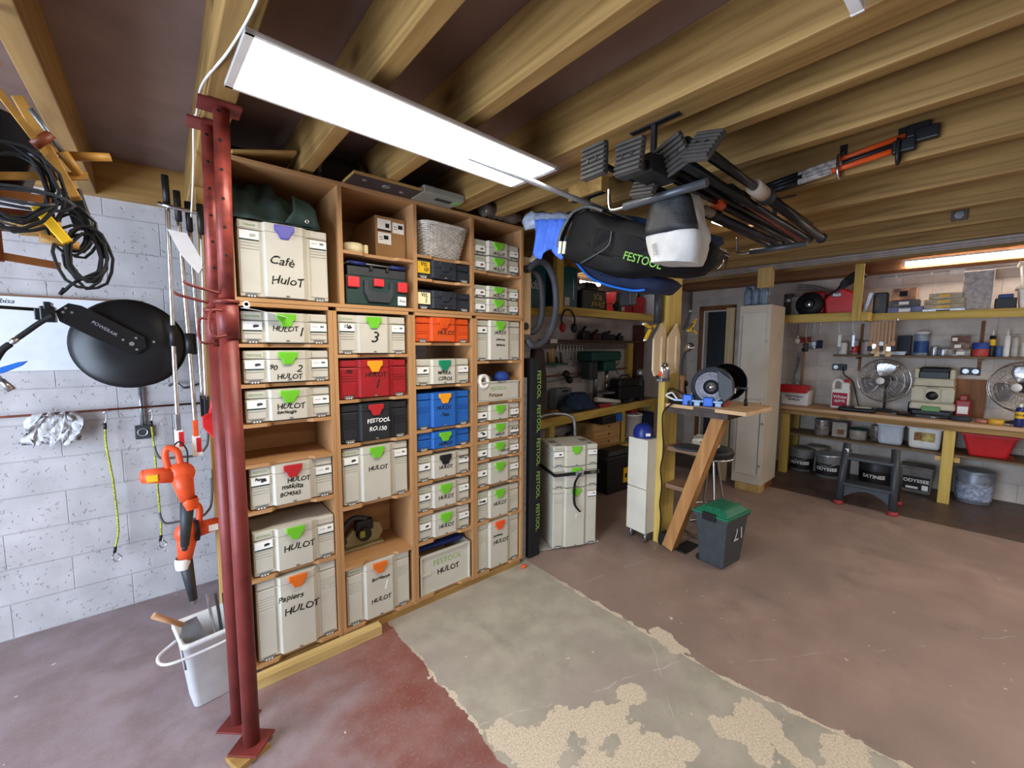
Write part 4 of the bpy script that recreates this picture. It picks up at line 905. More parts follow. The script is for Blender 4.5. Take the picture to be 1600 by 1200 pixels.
t2 = MB().box(-.02, .02, -.03, .03, .003, 1.42, .003).build('guide_rail', GALV, label='bare aluminium guide rail standing between the shelf end and the black bag', category='rail'); t2.location = (2.06, 2.33, .0)
t2 = MB().taper((0, 0), (.06, .03), (.05, .03), .0135, 1.30, .01).build('rail_bag', mat('black_nylon', '17181a'), label='second black rail bag with loose end behind the lettered one', category='bag'); t2.location = (2.26, 2.42, .0)
MB().prism([(-.075, 1.10), (.065, 1.10), (.08, 1.25), (.08, 1.38), (.045, 1.62), (-.05, 1.66), (-.075, 1.45)], -.035, .035, Matrix.Translation((2.375, 2.50, 0)) @ Matrix.Rotation(R(90), 4, 'X'), .012).build('foam_pad', mat('brown_black_foam', '362b2b', .9, nz=.08, bump=.2), label='dark brown foam pad hanging above the hand truck handle', category='pad')
# ------------------------------------------------------------------ stack of cases on the hand truck
SX, SY, SR = 2.515, 2.184, R(-22.2)
ht = thing('hand_truck', 'grey tubular hand truck under and behind the stack of three cases', 'hand truck', (SX, SY, 0), SR)
PLATE = mat('pale_grey_plate', 'b4b2ac', .5, .2, nz=.06)
MB().box(-.30, .24, .02, .34, .004, .012, .002).build('toe_plate', PLATE, ht)
MB().tube(crv([(-.20, .40, .02), (-.20, .41, .5), (-.205, .42, .93), (-.15, .43, 1.02), (.0, .43, 1.045), (.14, .43, 1.02), (.19, .42, .93), (.185, .41, .5), (.185, .40, .02)], 6), .014, 10).build('frame_tube', GALV, ht)
MB().prism([(-.235, .05), (.215, .05), (.215, .80), (.19, .845), (-.21, .845), (-.235, .80)], -.008, .008, Matrix.Translation((0, .375, 0)) @ Matrix.Rotation(R(90), 4, 'X'), .002).build('back_board', wood('dull_brown_board', '8a6a4a', '735638', 'x', 1), ht)
for s_ in (-1, 1): MB().lathe([(.03, -.018), (.075, -.016), (.08, 0), (.075, .016), (.03, .018)], (s_ * .26, .43, .082), (1, 0, 0), 24, True).build('wheel', RUBBER, ht)
def at_stack(z): return dict(x=SX, y=SY, rz=SR)
t = tool_case('bottom and tallest case of the strapped stack on the hand truck', SX, .013, .495, w=.392, d=.31, y=SY, rz=SR, ribs=2, cards='R', brand=False, wrt=(('1', .04, 0, .26, WINK),))
t = tool_case('middle case of the strapped stack on the hand truck', SX, .5085, .175, w=.392, d=.31, y=SY, rz=SR, ribs=1, cards='', brand=False)
t = tool_case('topmost case of the strapped stack on the hand truck', SX, .684, .172, w=.392, d=.31, y=SY, rz=SR, ribs=1, photo=PHOTO)
for dx in (-.14, .14): MB().box(dx - .02, dx + .02, .03, .06, .172, .175, .001).box(dx - .03, dx + .03, .12, .20, .172, .174, .001).build('top_catch', NOTCH, t)
st = thing('strap', 'black luggage strap buckled round the stack of cases', 'strap', (SX, SY, .62), SR)
m = MB(); E_ = .0025; P = [(-.1995, -.030), (.1995, -.030), (.1995, .314), (-.1995, .314)]
for i in range(4):
    a, b_ = P[i], P[(i + 1) % 4]
    m.box(min(a[0], b_[0]) - E_, max(a[0], b_[0]) + E_, min(a[1], b_[1]) - E_, max(a[1], b_[1]) + E_, 0, .026)
m.build('band', RUBBER, st)
MB().box(-.02, .05, -.046, -.032, -.012, .036, .005).build('buckle', GALV, st)
m = MB(); Q = crv([(.02, -.048, .02), (-.03, -.05, -.05), (-.035, -.045, -.16), (-.025, -.043, -.24), (.02, -.05, -.30)], 5)
m.ring_loft([[(q[0] - .011, q[1], q[2]), (q[0] + .011, q[1], q[2]), (q[0] + .011, q[1] - .002, q[2]), (q[0] - .011, q[1] - .002, q[2])] for q in Q], True, False).build('loose_end', RUBBER, st)
text('FESTO', .016, mat('faint_green_print', '9db07c', .7, nz=0), st, (.14, -.0332, .013), name='brand_lettering')

# ------------------------------------------------------------------ white two-door cupboard with a blue helmet on it
CUP = mat('cream_white_laminate', 'd9d3c2', .45, nz=.03, ns=5)
t = thing('cupboard', 'narrow white two-door cupboard on grey legs beside the yellow post', 'cupboard', (3.03, 1.94, 0), R(-6))
MB().box(.0, .20, -.095, .095, .085, .885, .002).build('carcass', CUP, t)
for z0, z1 in ((.088, .462), (.468, .885)): MB().box(-.019, -.001, -.098, .098, z0, z1, .004).build('door', CUP, t)
for x_, y_ in ((.02, .075), (.02, -.075), (.18, .075), (.18, -.075)): MB().cyl((x_, y_, 0), (x_, y_, .085), .013, n=14).build('leg', STEEL, t)
t = thing('helmet', 'rounded blue cap shaped helmet sitting on the white cupboard', 'helmet', (3.10, 1.95, .887), R(-30))
MB().lathe([(.082, 0), (.085, .02), (.080, .06), (.062, .095), (.03, .115), (0, .12)], n=24).build('shell', mat('deep_blue_shell', '1b2c78', .35, nz=.04), t)
MB().box(-.02, .02, -.088, -.08, .02, .045, .003).build('badge', PAPER, t)

# ------------------------------------------------------------------ yellow post with the high side table
struct(MB().box(3.125, 3.345, 1.785, 1.84, 0.0, 2.50, .003).build('trim_yellow_post', YELLOWZ))
TOP = wood('beech_worktop', 'd8b48a', 'c69c70', 'y', .8, knots=.1); DKW = mat('dark_stained_board', '4a3f3a', .7, nz=.1)
t = thing('side_table', 'high wooden side table fixed to the yellow post on a slanting brace', 'table', (3.12, 1.78, 0))
def arc(cx, cy, r, a0, a1, n=6): return [(cx + r * math.cos(R(a0 + (a1 - a0) * k / n)), cy + r * math.sin(R(a0 + (a1 - a0) * k / n))) for k in range(n + 1)]
poly = [(.02, .0), (.012, -.62)] + arc(.47, -.53, .10, 268, 325) + arc(.52, -.40, .12, -20, 30) + [(.54, -.12), (.34, .0)]
MB().prism(poly, 1.162, 1.190, bev=.002).build('table_top', TOP, t)
MB().box(.0, .02, -.50, -.03, 1.12, 1.16).box(.006, .016, -.40, -.24, 1.155, 1.188).box(.02, .30, -.50, -.47, 1.12, 1.16).build('support_board', DKW, t)
m = MB(); a = Vector((-.055, -.145, .004)); b_ = Vector((.03, -.475, 1.158)); d = (b_ - a).normalized(); n1 = Vector((0, 1, 0)); n1 = (n1 - d * n1.dot(d)).normalized(); n2 = Vector((1, 0, 0))
mk = lambda c, zz: [c + n2 * .10 + n1 * .042 * 0, c + n2 * .10 + n1 * .09, c + n1 * .09, c]
m.ring_loft([mk(a, 0), mk(b_, 0)], True, False).build('slanting_brace', wood('brace_timber', 'b5834c', '99693a', 'z', 1), t)
RUST = wood('rustic_plank', '8a6a52', '6f523e', 'y', 1.2, knots=.3)
MB().prism([(.06, .0), (.055, -.285), (.10, -.30), (.26, -.29), (.26, .0)], .795, .83).build('upper_step', RUST, t)
MB().prism([(.06, .0), (.06, -.20), (.11, -.21), (.25, -.20), (.25, .0)], .475, .51).build('lower_step', RUST, t)
t = thing('floor_foot', 'black plastic foot plate at the base of the yellow post', 'foot plate', (3.20, 1.70, 0))
MB().box(-.09, .14, -.16, -.05, 0, .012, .003).build('plate', BLACK, t)
MB().box(-.095, .0, .02, .075, 0, .10, .006).build('boot', BLACK, t)
MB().tube(crv([(3.11, 1.70, 1.20), (3.09, 1.768, 1.12), (3.10, 1.773, .95), (3.13, 1.774, .80), (3.09, 1.773, .65), (3.12, 1.774, .50), (3.10, 1.773, .35), (3.13, 1.774, .20), (3.10, 1.772, .03), (3.12, 1.74, .012)]), .006).build('power_cable', RUBBER, label='wavy black cable running down the face of the yellow post', category='cable')
# things on the table
t = thing('power_strip', 'black power strip with cables at the post end of the side table', 'power strip', (3.18, 1.69, 1.1915), R(80))
MB().box(-.12, .08, -.025, .025, 0, .04, .006).build('housing', BLACK, t)
MB().tube(crv([(.05, .0, .04), (.09, .02, .09), (.05, .03, .12), (-.03, .03, .10), (-.06, .0, .06)]), .006).tube(crv([(.02, -.01, .04), (.06, -.03, .07), (.12, -.02, .05), (.14, .0, .02)]), .006).build('lead', RUBBER, t)
MB().tube(crv([(.0, .03, .03), (.08, .05, .06), (.05, .02, .085), (-.02, .05, .05)]), .008).build('white_lead', WHITE, t)
for k, (x_, y_) in enumerate(((3.16, 1.605), (3.22, 1.47))):
    t = thing('bench_clamp', ['blue plastic bench clamp with a brush beside it on the side table', 'blue plastic bench clamp close to the grinder disc'][k], 'clamp', (x_, y_, 1.1915), R(20))
    MB().box(-.025, .025, -.035, .035, 0, .085 if k == 0 else .07, .008).build('block', mat('bright_blue_block', '1f66d8', .4, nz=.03), t)
    MB().box(-.015, .015, -.10, .10, .03, .045, .003).box(-.02, .02, -.09, -.05, 0, .03, .003).build('slide', mat('pale_blue_block', '9fc0e0', .4), t)
MB().lathe([(.018, 0), (.020, .02), (.016, .13), (.022, .15), (.026, .19)], (3.19, 1.67, 1.2325), n=12, cap=True).build('paint_brush', BROWNW, label='brown handled brush standing by the blue clamp', category='brush')
t = thing('white_tool', 'pile of small white fittings between the blue clamps', 'fitting', (3.26, 1.58, 1.1915))
for k in range(4): MB().cyl((-.03 + .02 * k, .02 * (-1) ** k, 0), (-.03 + .02 * k, .02 * (-1) ** k, .10 + .02 * (k % 3)), .012, n=10).build('fitting', WHITE, t)
t = thing('bench_grinder', 'large disc sander with black guard and red motor on the side table', 'sander', (3.30, 1.475, 1.1915), R(12))
GD = mat('guard_grey', '3c3f47', .35, nz=.05); DISC = mat('abrasive_disc', 'a9abb8', .4, .5, nz=.08, ns=50)
A = (-1, 0, 0)
MB().lathe([(0, 0), (.150, 0), (.155, -.01), (.155, -.055), (.150, -.06), (0, -.06)], (-.06, 0, .150), A, 44).build('guard', GD, t)
MB().lathe([(0, .0), (.108, .0), (.110, .006), (.114, .006), (.114, .0)], (-.061, 0, .150), A, 40).build('disc', DISC, t)
MB().lathe([(0, .0), (.056, .0), (.056, .010), (.03, .014), (0, .014)], (-.062, 0, .150), A, 28).build('flange', BLACK, t)
MB().lathe([(0, .0), (.022, .0), (.022, .012), (0, .012)], (-.076, 0, .150), A, 18).build('nut', CHROME, t)
MB().prism([(.04, .14), (.15, .06), (.16, -.05), (.10, -.11), (.06, -.06)], -.012, .012, Matrix.Translation((-.07, 0, .15)) @ Matrix.Rotation(R(-90), 4, 'Z') @ Matrix.Rotation(R(90), 4, 'X'), .005).build('guard_flap', DARK, t)
MB().cyl((.0, -.03, .16), (.17, -.03, .17), .055, n=22).build('motor', mat('motor_red', 'a8292c', .4, .1, nz=.05), t)
MB().taper((.06, -.03), (.08, .075), (.055, .05), 0, .10, .006).build('base', mat('motor_red', 'a8292c'), t)
q = MB(); q.lathe([(.0, .0), (.09, .005), (.135, .03), (.15, .07), (.152, .11), (.146, .11), (.14, .07)], (.30, -.04, .175), (-1, -.15, 0), 36); q.build('rear_guard', mat('gloss_black', '141518', .2, nz=.03, spec=.6), t)
MB().box(.02, .17, -.16, -.13, .125, .15, .003).box(.13, .16, -.22, -.13, .13, .145, .003).build('tool_rest', BLACK, t)
MB().cyl((.15, -.21, .0), (.15, -.21, .13), .008, n=10).cyl((.15, -.21, .0), (.15, -.21, .05), .013, n=10).build('rest_post', BLACK, t)
MB().box(-.0, .02, -.16, -.11, .105, .145, .002).build('rating_plate', PAPER, t)
t = thing('gooseneck_lamp', 'black gooseneck lamp curving up behind the disc sander', 'lamp', (3.27, 1.66, 1.1915))
MB().tube(crv([(0, 0, 0), (.0, .03, .14), (-.0, .06, .27), (-.01, .045, .38), (-.02, .015, .44)]), .008, 10).build('neck', BLACK, t)
MB().lathe([(.012, -.05), (.028, -.02), (.032, .02), (.026, .03), (0, .02)], (-.025, -.005, .455), (-.2, -.5, .35), 18).build('lamp_head', CHROME, t)
MB().ball((0, .035, .16), .03, 12).build('joint', BLACK, t)
t = thing('steel_cup_light', 'steel cone with a red mark hung on the front of the yellow post', 'cone', (3.04, 1.755, 1.40))
MB().lathe([(.045, 0), (.05, .005), (.048, .09), (.03, .12), (.0, .125)], n=24).build('cone', CHROME, t)
MB().box(-.05, .08, -.02, .028, -.025, 0, .004).build('bracket', STEEL, t)
MB().box(-.0495, -.045, -.02, .02, .02, .06, .001).build('red_mark', ORANGE, t)
# pale mouldings hung on the post and spring clamps gripping it
MOLD = wood('pale_moulding', 'ddc5a0', 'cdb38c', 'z', .6, knots=.0)
def moulding(label, x0, x1, y, z0, z1, z2):
    t = thing('moulding', label, 'moulding', ((x0 + x1) / 2, y, z0))
    M_ = Matrix.Translation((-(x0 + x1) / 2, 0, -z0)) @ Matrix.Rotation(R(90), 4, 'X')
    MB().prism([(x0, z0 + .05), (x0 + .03, z0), (x1 - .02, z0 + .03), (x1, z0 + .09), (x1, z2), (x1 - .06, z1), (x0, z1 - .12)], -.008, .008, M_, .003).build('board', MOLD, t)
    MB().box(-.012 + .02, .012 + .02, -.02, -.007, .05, z1 - z0 - .10, .005).build('bead', MOLD, t)
    return t
moulding('pale wood moulding hung on the near side of the post', 2.90, 3.06, 1.765, 1.42, 1.83, 1.79)
moulding('pale wood moulding hung across the face of the yellow post', 3.085, 3.28, 1.755, 1.42, 1.84, 1.70)
def spring(label, c, ang, m_=YEL):
    t = thing('spring_clamp', label, 'clamp', c, 0, 'spring clamps on the yellow post', (0, R(ang), R(10)))
    for s_ in (-1, 1):
        MB().prism([(-.13, .055), (-.12, .068), (-.03, .022), (.05, .012), (.085, .004), (.085, -.006), (.05, 0), (-.03, .004)], -.012, .012, Matrix.Scale(s_, 4, (0, 0, 1)) @ Matrix.Rotation(R(90), 4, 'X'), .003).build('jaw', m_, t)
    MB().cyl((-.01, -.016, 0), (-.01, .016, 0), .014, n=14).build('spring', DARK, t)
    for s_ in (-1, 1): MB().box(-.14, -.112, -.010, .010, s_ * .060 - .006, s_ * .060 + .006, .003).build('grip', ORANGE if m_ is YEL and False else WHITE, t)
spring('yellow spring clamp gripping the pale moulding, seen to its near side', (2.83, 1.745, 1.79), -15)
spring('yellow spring clamp pointing outward across the post face', (3.42, 1.735, 1.80), 168)
spring('grey spring clamp crossed over the yellow one on the post', (3.33, 1.725, 1.83), 150, DARK)
t = thing('grey_tube', 'grey foam tube hanging on a hook beside the yellow post', 'tube', (3.055, 1.83, 1.84))
MB().cyl((0, 0, 0), (0, 0, .26), .03, n=18).build('tube', DARK, t)
MB().tube(crv([(0, 0, .26), (0, 0, .31), (.03, 0, .33), (.06, -.02, .31), (.062, -.02, .27)]), .005).build('hook', WHITE, t)
t = thing('bottle', 'dark bottle with a pale cap on the bench end beside the post', 'bottle', (5.02, 3.24, .9265))
t.scale = (2, 2, 2)
MB().lathe([(.03, 0), (.032, .01), (.032, .12), (.018, .155), (.014, .17)], n=18, cap=True).build('body', BLACK, t)
MB().lathe([(.02, .165), (.024, .17), (.022, .20), (.008, .21)], n=16, cap=True).build('cap', GALV, t)
# disc lying on the step
MB().lathe([(.0, .02), (.10, .018), (.125, .008), (.12, .0), (0, .0)], (3.24, 1.61, .831), n=32).build('backing_pad', mat('slate_rubber', '33373c', .7, nz=.06), label='dark rubber sanding disc lying on the upper step of the side table', category='disc')

# ------------------------------------------------------------------ stool behind the brace
t = thing('stool', 'round black seated stool with chrome ring base behind the slanting brace', 'stool', (3.66, 1.62, 0))
MB().lathe([(0, .70), (.16, .70), (.175, .71), (.18, .74), (.17, .765), (0, .775)], n=32).build('seat', mat('black_vinyl', '191a1d', .5, nz=.06), t)
MB().lathe([(.17, .685), (.19, .69), (.19, .705), (.17, .705)], n=32).build('seat_rim', CHROME, t)
for k in range(4):
    a_ = R(45 + 90 * k); MB().tube(crv([(.05 * math.cos(a_), .05 * math.sin(a_), .69), (.09 * math.cos(a_), .09 * math.sin(a_), .45), (.15 * math.cos(a_), .15 * math.sin(a_), .15), (.21 * math.cos(a_), .21 * math.sin(a_), .02)]), .011, 10).build('leg', CHROME, t)
MB().tube([(.215 * math.cos(i / 32 * 6.2832), .215 * math.sin(i / 32 * 6.2832), .020) for i in range(32)], .012, 8, loop=True).build('base_ring', CHROME, t)
MB().tube([(.14 * math.cos(i / 32 * 6.2832), .14 * math.sin(i / 32 * 6.2832), .22) for i in range(32)], .010, 8, loop=True).build('foot_ring', CHROME, t)
m = MB(); rings = []
for j in range(9):
    v = j / 8; rings.append([(3.60 + (.17 - .06 * v) * math.cos(k / 18 * 6.2832) * (1 + .18 * math.sin(k * 2.1 + j)), 1.66 + (.10 - .03 * v) * math.sin(k / 18 * 6.2832) * (1 + .2 * math.sin(k * 1.3 + j * 2)), .778 + .085 * math.sin(v * 1.57) + .012 * math.sin(k * 2 + j * 1.7) * (1 if 0 < j else 0)) for k in range(18)])
m.ring_loft(rings).build('rag', mat('cream_rag', 'd8cfb8', .9, nz=.08, bump=.5, bs=40), label='crumpled cream rag lying on the black stool seat', category='cloth')

# ------------------------------------------------------------------ grey bin with green lid
t = thing('waste_bin', 'small grey wheelie style bin with green lid and white number', 'bin', (3.215, 1.325, 0), R(-5))
BG = mat('bin_grey', '3d4244', .5, nz=.06, ns=25)
MB().taper((0, 0), (.125, .095), (.160, .125), .012, .395, .012).box(-.11, .11, -.08, .08, 0, .02, .004).box(-.168, .168, -.133, .133, .375, .395, .004).build('tub', BG, t)
GL = mat('bin_green', '1c6a4c', .45, nz=.06)
l_ = MB(); l_.box(-.175, .175, -.14, .14, .397, .415, .006).taper((0, 0), (.165, .13), (.11, .075), .414, .455, .01)
for y_ in (-.06, 0, .06): l_.box(-.14, .14, y_ - .004, y_ + .004, .44, .458, .002)
l_.build('lid', GL, t)
MB().box(-.19, -.165, -.05, .05, .37, .425, .006).build('lid_catch', BLACK, t); MB().box(.16, .185, -.05, .02, .34, .40, .004).build('lid_hinge', BLACK, t)
for s_ in (-1, 1): MB().cyl((s_ * .09 - .02, .105, .025), (s_ * .09 + .02, .105, .025), .024, n=16).build('wheel', BLACK, t)
text('21', .16, mat('white_paint_pen', 'c9ccca', .8, nz=0), t, (.025, -.1205, .265), (R(84.5), 0, 0), name='painted_number', shear=.1, bold=-.002)
# ------------------------------------------------------------------ ceiling racks
RK = mat('rack_grey', '55585c', .4, .4, nz=.05)
def rack(label, x, y0, y1, ys, zp, z, pl=.205, both=False):
    t = thing('ceiling_rack', label, 'rack', (x, ys, z), 0, 'hanging racks under the joists')
    MB().box(x - .014, x + .014, ys - pl / 2, ys + pl / 2, zp - .006, zp - .001, .001).build('ceiling_plate', BLACK, t, w=True)
    MB().box(x - .009, x + .009, ys - .009, ys + .009, z - .0, zp - .0065).build('stem', BLACK, t, w=True)
    MB().cyl((x, y0, z), (x, y1, z), .016, n=14).build('arm', RK, t, w=True)
    for yy, s_ in (((y0, -1), (y1, 1)) if both else ((y1, 1),)):
        MB().tube(crv([(x, yy - s_ * .03, z), (x, yy + s_ * .05, z), (x, yy + s_ * .075, z + .02), (x, yy + s_ * .078, z + .10)], 5), .008, 10).build('hook_end', CHROME, t, w=True)
rack('black stemmed rack nearest the lamp, holding the near ends of the poles', 1.49, .72, 1.06, .935, 2.5, 2.222)
rack('black stemmed rack holding the far ends of the poles', 2.757, .76, 1.05, .93, 2.5, 2.222)
# left rack pair carrying the bags
MB().box(1.715, 1.775, 1.36, 1.58, 2.425, 2.4995, .002).build('spacer_block', PINEX, label='pale wooden block screwed under a joist above the black bags', category='block')
rack('black stemmed rack under the pale wooden block, carrying the black bags', 1.745, 1.22, 1.42, 1.47, 2.425, 2.235)
rack('black stemmed rack hidden behind the bags, carrying their far ends', 2.685, 1.22, 1.42, 1.47, 2.5, 2.235)
MB().cyl((1.0, 1.475, 2.418), (2.85, 1.30, 2.268), .012, n=12).build('grey_pipe', STEEL, label='long grey pipe running from the lamp corner into the rack of bags', category='pipe')
BLACKT = mat('black_steel_tube', '101113', .35, .3, nz=.08)
# extending support poles with ribbed pads
PADC = mat('ribbed_pad', '3f3a35', .75, nz=.12)
def support_pole(label, a, b, r, col, pad, tilt, sleeve=None, grp='poles on the ceiling rack'):
    a, b = Vector(a), Vector(b); d = (b - a).normalized()
    t = thing('support_pole', label, 'pole', a, 0, grp)
    mid = a.lerp(b, .42)
    MB().cyl(a, mid, r * .72, n=12).build('inner_tube', BLACKT, t, w=True)
    MB().cyl(mid - d * .05, b, r, n=14).build('outer_tube', col, t, w=True)
    if sleeve: MB().cyl(a.lerp(b, .30), a.lerp(b, .40), r * 1.35, n=14).build('sleeve', sleeve, t, w=True)
    MB().cyl(mid - d * .07, mid - d * .01, r * 1.5, n=14).build('collar', ORANGE if sleeve is None else BLACK, t, w=True)
    MB().lathe([(r * 1.1, 0), (r * 1.3, .02), (r * .8, .05)], b, d, 14, True).build('end_cap', BLACK, t, w=True)
    if pad:
        M_ = Matrix.Translation(a) @ Matrix.Rotation(math.atan2(d.y, d.x), 4, 'Z') @ Matrix.Rotation(R(tilt), 4, 'Y') @ Matrix.Rotation(R(tilt * .6), 4, 'X')
        m = MB(); m.box(-.02, -.0, -.05, .05, -.055, .055, .006, M_)
        for k in range(7): m.box(-.030, -.018, -.05, .05, -.053 + .0155 * k, -.043 + .0155 * k, .003, M_)
        m.build('pad', PADC, t, w=True)
        for y_ in (-.018, .018): MB().cyl(M_ @ Vector((-.0325, y_, 0)), M_ @ Vector((-.02, y_, 0)), .006, n=8).build('screw_head', BLACK, t, w=True)
PL = [((1.20, .972, 2.290), (2.86, .975, 2.262), .015, BLACKT, 'support pole whose ribbed pad reaches farthest toward the lamp', 0, None),
      ((1.23, .850, 2.272), (2.88, .865, 2.262), .015, BLACKT, 'support pole with the second ribbed pad from the lamp', 4, None),
      ((1.40, .79, 2.315), (2.86, .81, 2.268), .018, mat('red_tube', 'a2402c', .4, .1, nz=.05), 'support pole with a red tube at the middle of the rack', -28, BLACK),
      ((1.41, .695, 2.30), (2.90, .735, 2.272), .022, BLACKT, 'black support pole on the outer side of the rack', 30, mat('pale_sleeve', '9c8a78', .6)),
      ((1.44, .92, 2.258), (2.84, .92, 2.262), .016, mat('dark_navy_tube', '1d2236', .4, nz=.05), 'dark blue support pole on the bag side of the rack', 16, mat('pale_sleeve', '9c8a78', .6))]
for a, b_, r, c_, lb, tl, sl in PL: support_pole(lb, a, b_, r, c_, True, tl, sl)
for k, (y_, z_) in enumerate(((.755, 2.345), (.83, 2.325), (.90, 2.318), (.75, 2.262), (.835, 2.292))):
    m = MB(); m.cyl((1.40, y_, z_), (2.85, y_ + .02, z_ - .005), .016, n=10)
    m.build('thin_tube', [BLACKT, GALV, BLACKT, BLACKT, BLACKT][k], label=['black tube lying on top of the outer support poles', 'pale metal tube lying on top of the support poles', 'black tube lying on the inner support poles', 'black tube lying lowest on the outer side of the rack arms', 'black tube lying between the support poles on the rack arms'][k], category='tube', group='loose tubes on the rack')
t = thing('quick_clamp', 'black clamp heads bunched at the near end of the pole rack', 'clamp', (1.36, .86, 2.242))
MB().prism([(-.06, 0), (.10, 0), (.12, .05), (.05, .075), (-.07, .06)], -.05, .04, Matrix.Rotation(R(90), 4, 'X'), .006).build('head', BLACK, t)
MB().box(-.10, -.05, -.02, .08, .0, .03, .004).build('jaw', DARK, t)
# ------------------------------------------------------------------ black bags, blue cloth, clear roll and the white sack
NY = mat('black_nylon_cloth', '060608', .75, nz=.12, ns=12, bump=.5, bs=14, spec=.2)
def shell(outline, st, cen, seed=0, n=40):
    """loft a closed outline (y, z) through stations (x, scale, dy, dz)"""
    O = [Vector((0, p[0], p[1])) for p in outline]; O.append(O[0])
    L_ = [0]
    for i in range(len(O) - 1): L_.append(L_[-1] + (O[i + 1] - O[i]).length)
    P = []
    for k in range(n):
        d = L_[-1] * k / n
        i = max(j for j in range(len(L_)) if L_[j] <= d + 1e-9); i = min(i, len(O) - 2)
        P.append(O[i].lerp(O[i + 1], (d - L_[i]) / (L_[i + 1] - L_[i])))
    rings = []
    for q, (x, sc, dy, dz) in enumerate(st):
        rings.append([(x + .012 * math.sin(k * .7 + q + seed), cen[0] + (p.y - cen[0]) * sc * (1 + .025 * math.sin(k * 1.1 + q * 1.7 + seed)) + dy, cen[1] + (p.z - cen[1]) * sc * (1 + .035 * math.sin(k * .8 - q * 1.3 + seed)) + dz) for k, p in enumerate(P)])
    return MB().ring_loft(rings)
OUT = [(1.60, 2.20), (1.50, 2.325), (1.41, 2.33), (1.23, 2.245), (1.12, 2.21), (.96, 2.15), (.85, 2.10), (.80, 2.03), (.89, 1.97), (1.0, 1.968), (1.16, 1.985), (1.30, 2.0), (1.45, 2.06), (1.59, 2.13)]
bag = thing('tool_bag', 'big black zipped bag with green lettering slung on the ceiling rack', 'bag', (1.9, 1.25, 1.96))
shell(OUT, [(1.655, .45, 0, 0), (1.662, .86, 0, 0), (1.685, .985, 0, 0), (1.75, 1.02, 0, 0), (1.88, .98, .0, .0), (1.98, .92, .03, .01), (2.06, .75, .06, .03), (2.10, .35, .06, .03)], (1.22, 2.13)).build('body', NY, bag, w=True)
ZP = mat('zip_grey', '4c4d4c', .5, .2, nz=.2, ns=120)
for k, (m_, nm) in enumerate(((ZP, 'zip'), (BLACK, 'piping'), (ZP, 'zip'))):
    x_ = 1.672 + .020 * k; o_ = .006 + .006 * k
    MB().tube(crv([(x_, 1.605 + o_, 2.185), (x_, 1.58 + o_, 2.25 + o_), (x_, 1.515 + o_, 2.325 + o_), (x_, 1.47, 2.342 + o_), (x_, 1.40, 2.338 + o_), (x_ + .01, 1.32, 2.30 + o_)]), .009, 8).build(nm, m_, bag, w=True)
for k in (0, 1): MB().box(-.005, .005, -.010, .010, -.034, .03, .002, Matrix.Translation((1.664, 1.585 - .030 * k, 2.178 - .006 * k)) @ Matrix.Rotation(R(8), 4, 'X')).build('zip_pull', mat('pale_pull', 'b9b7a6', .6), bag, w=True)
MB().tube(crv([(1.655, 1.245, 2.19), (1.65, 1.25, 2.14), (1.648, 1.275, 2.115), (1.648, 1.35, 2.09), (1.652, 1.43, 2.07)]), .004, 6).build('pocket_seam', DARK, bag, w=True)
o = text('FESTOOL', .050, mat('dull_green_print', '5d8a3a', .8, nz=0), bag, (0, 0, 0), name='brand_lettering', bold=.0006)
o.location = Vector((1.640, 1.068, 2.028)) - Vector((1.9, 1.25, 1.96)); o.rotation_euler = (R(90), R(21), R(-90))
LOW = [(1.78, 2.25), (1.6, 2.14), (1.2, 2.02), (1.15, 1.98), (1.22, 1.935), (1.38, 1.955), (1.55, 2.02), (1.70, 2.12)]
lb_ = thing('tool_bag', 'dark navy bag with blue piping sagging under the black lettered bag', 'bag', (2.1, 1.5, 1.9))
shell(LOW, [(1.90, .4, 0, 0), (1.92, .95, 0, 0), (2.05, 1.03, 0, -.0), (2.2, 1.0, .02, .0), (2.32, .7, .04, .02), (2.36, .3, .04, .02)], (1.45, 2.06), 2.0).build('body', NAVY, lb_, w=True)
MB().tube(crv([(1.905, 1.73, 2.20), (1.90, 1.60, 2.065), (1.90, 1.47, 1.995), (1.90, 1.30, 1.945), (1.91, 1.22, 1.94)]), .007, 8).build('piping', BLUE, lb_, w=True)
MB().box(-.03, .03, -.04, .04, -.13, .0, .006, Matrix.Translation((2.2, 1.52, 2.03))).build('hanging_strap', BLACK, lb_, w=True)
HUMP = [(1.66, 2.27), (1.62, 2.38), (1.52, 2.42), (1.36, 2.36), (1.15, 2.27), (.98, 2.20), (1.2, 2.14), (1.5, 2.15)]
shell(HUMP, [(2.02, .4, 0, 0), (2.04, .95, 0, 0), (2.2, 1.02, 0, 0), (2.35, .95, .02, .0), (2.45, .4, .02, .0)], (1.35, 2.27), 1.0).build('blue_bag', mat('dark_blue_cloth', '1c2f57', .85, nz=.1, bump=.3, bs=20), label='dark blue cloth bag heaped behind the black lettered bag', category='bag')
m = MB(); rings = []
for i in range(14):
    v = i / 13; r_ = .050 * (1 if 0 < i < 13 else .25) * (1 + .10 * math.sin(i * 2))
    rings.append([(1.72 + .20 * v, 1.945 - .31 * v + r_ * math.cos(k / 12 * 6.2832) * (1 + .14 * math.sin(k * 2 + i)), 2.405 - .04 * v + r_ * math.sin(k / 12 * 6.2832) * (1 + .14 * math.cos(k * 3 + i))) for k in range(12)])
m.ring_loft(rings).build('film_roll', mat('clear_film_roll', '9aa3b3', .2, nz=.12, ns=20, bump=.5, bs=40), label='roll wrapped in clear crumpled film poking out past the bags', category='roll')
m = MB(); m.ring_loft([[(1.705 + .05 * u + .012 * math.sin(u * 20 + v * 4), 1.835 - .20 * u, 2.385 - .03 * u - .195 * v - .03 * v * math.sin(u * 9)) for u in [i / 14 for i in range(15)]] for v in [j / 8 for j in range(9)]], False, True, False)
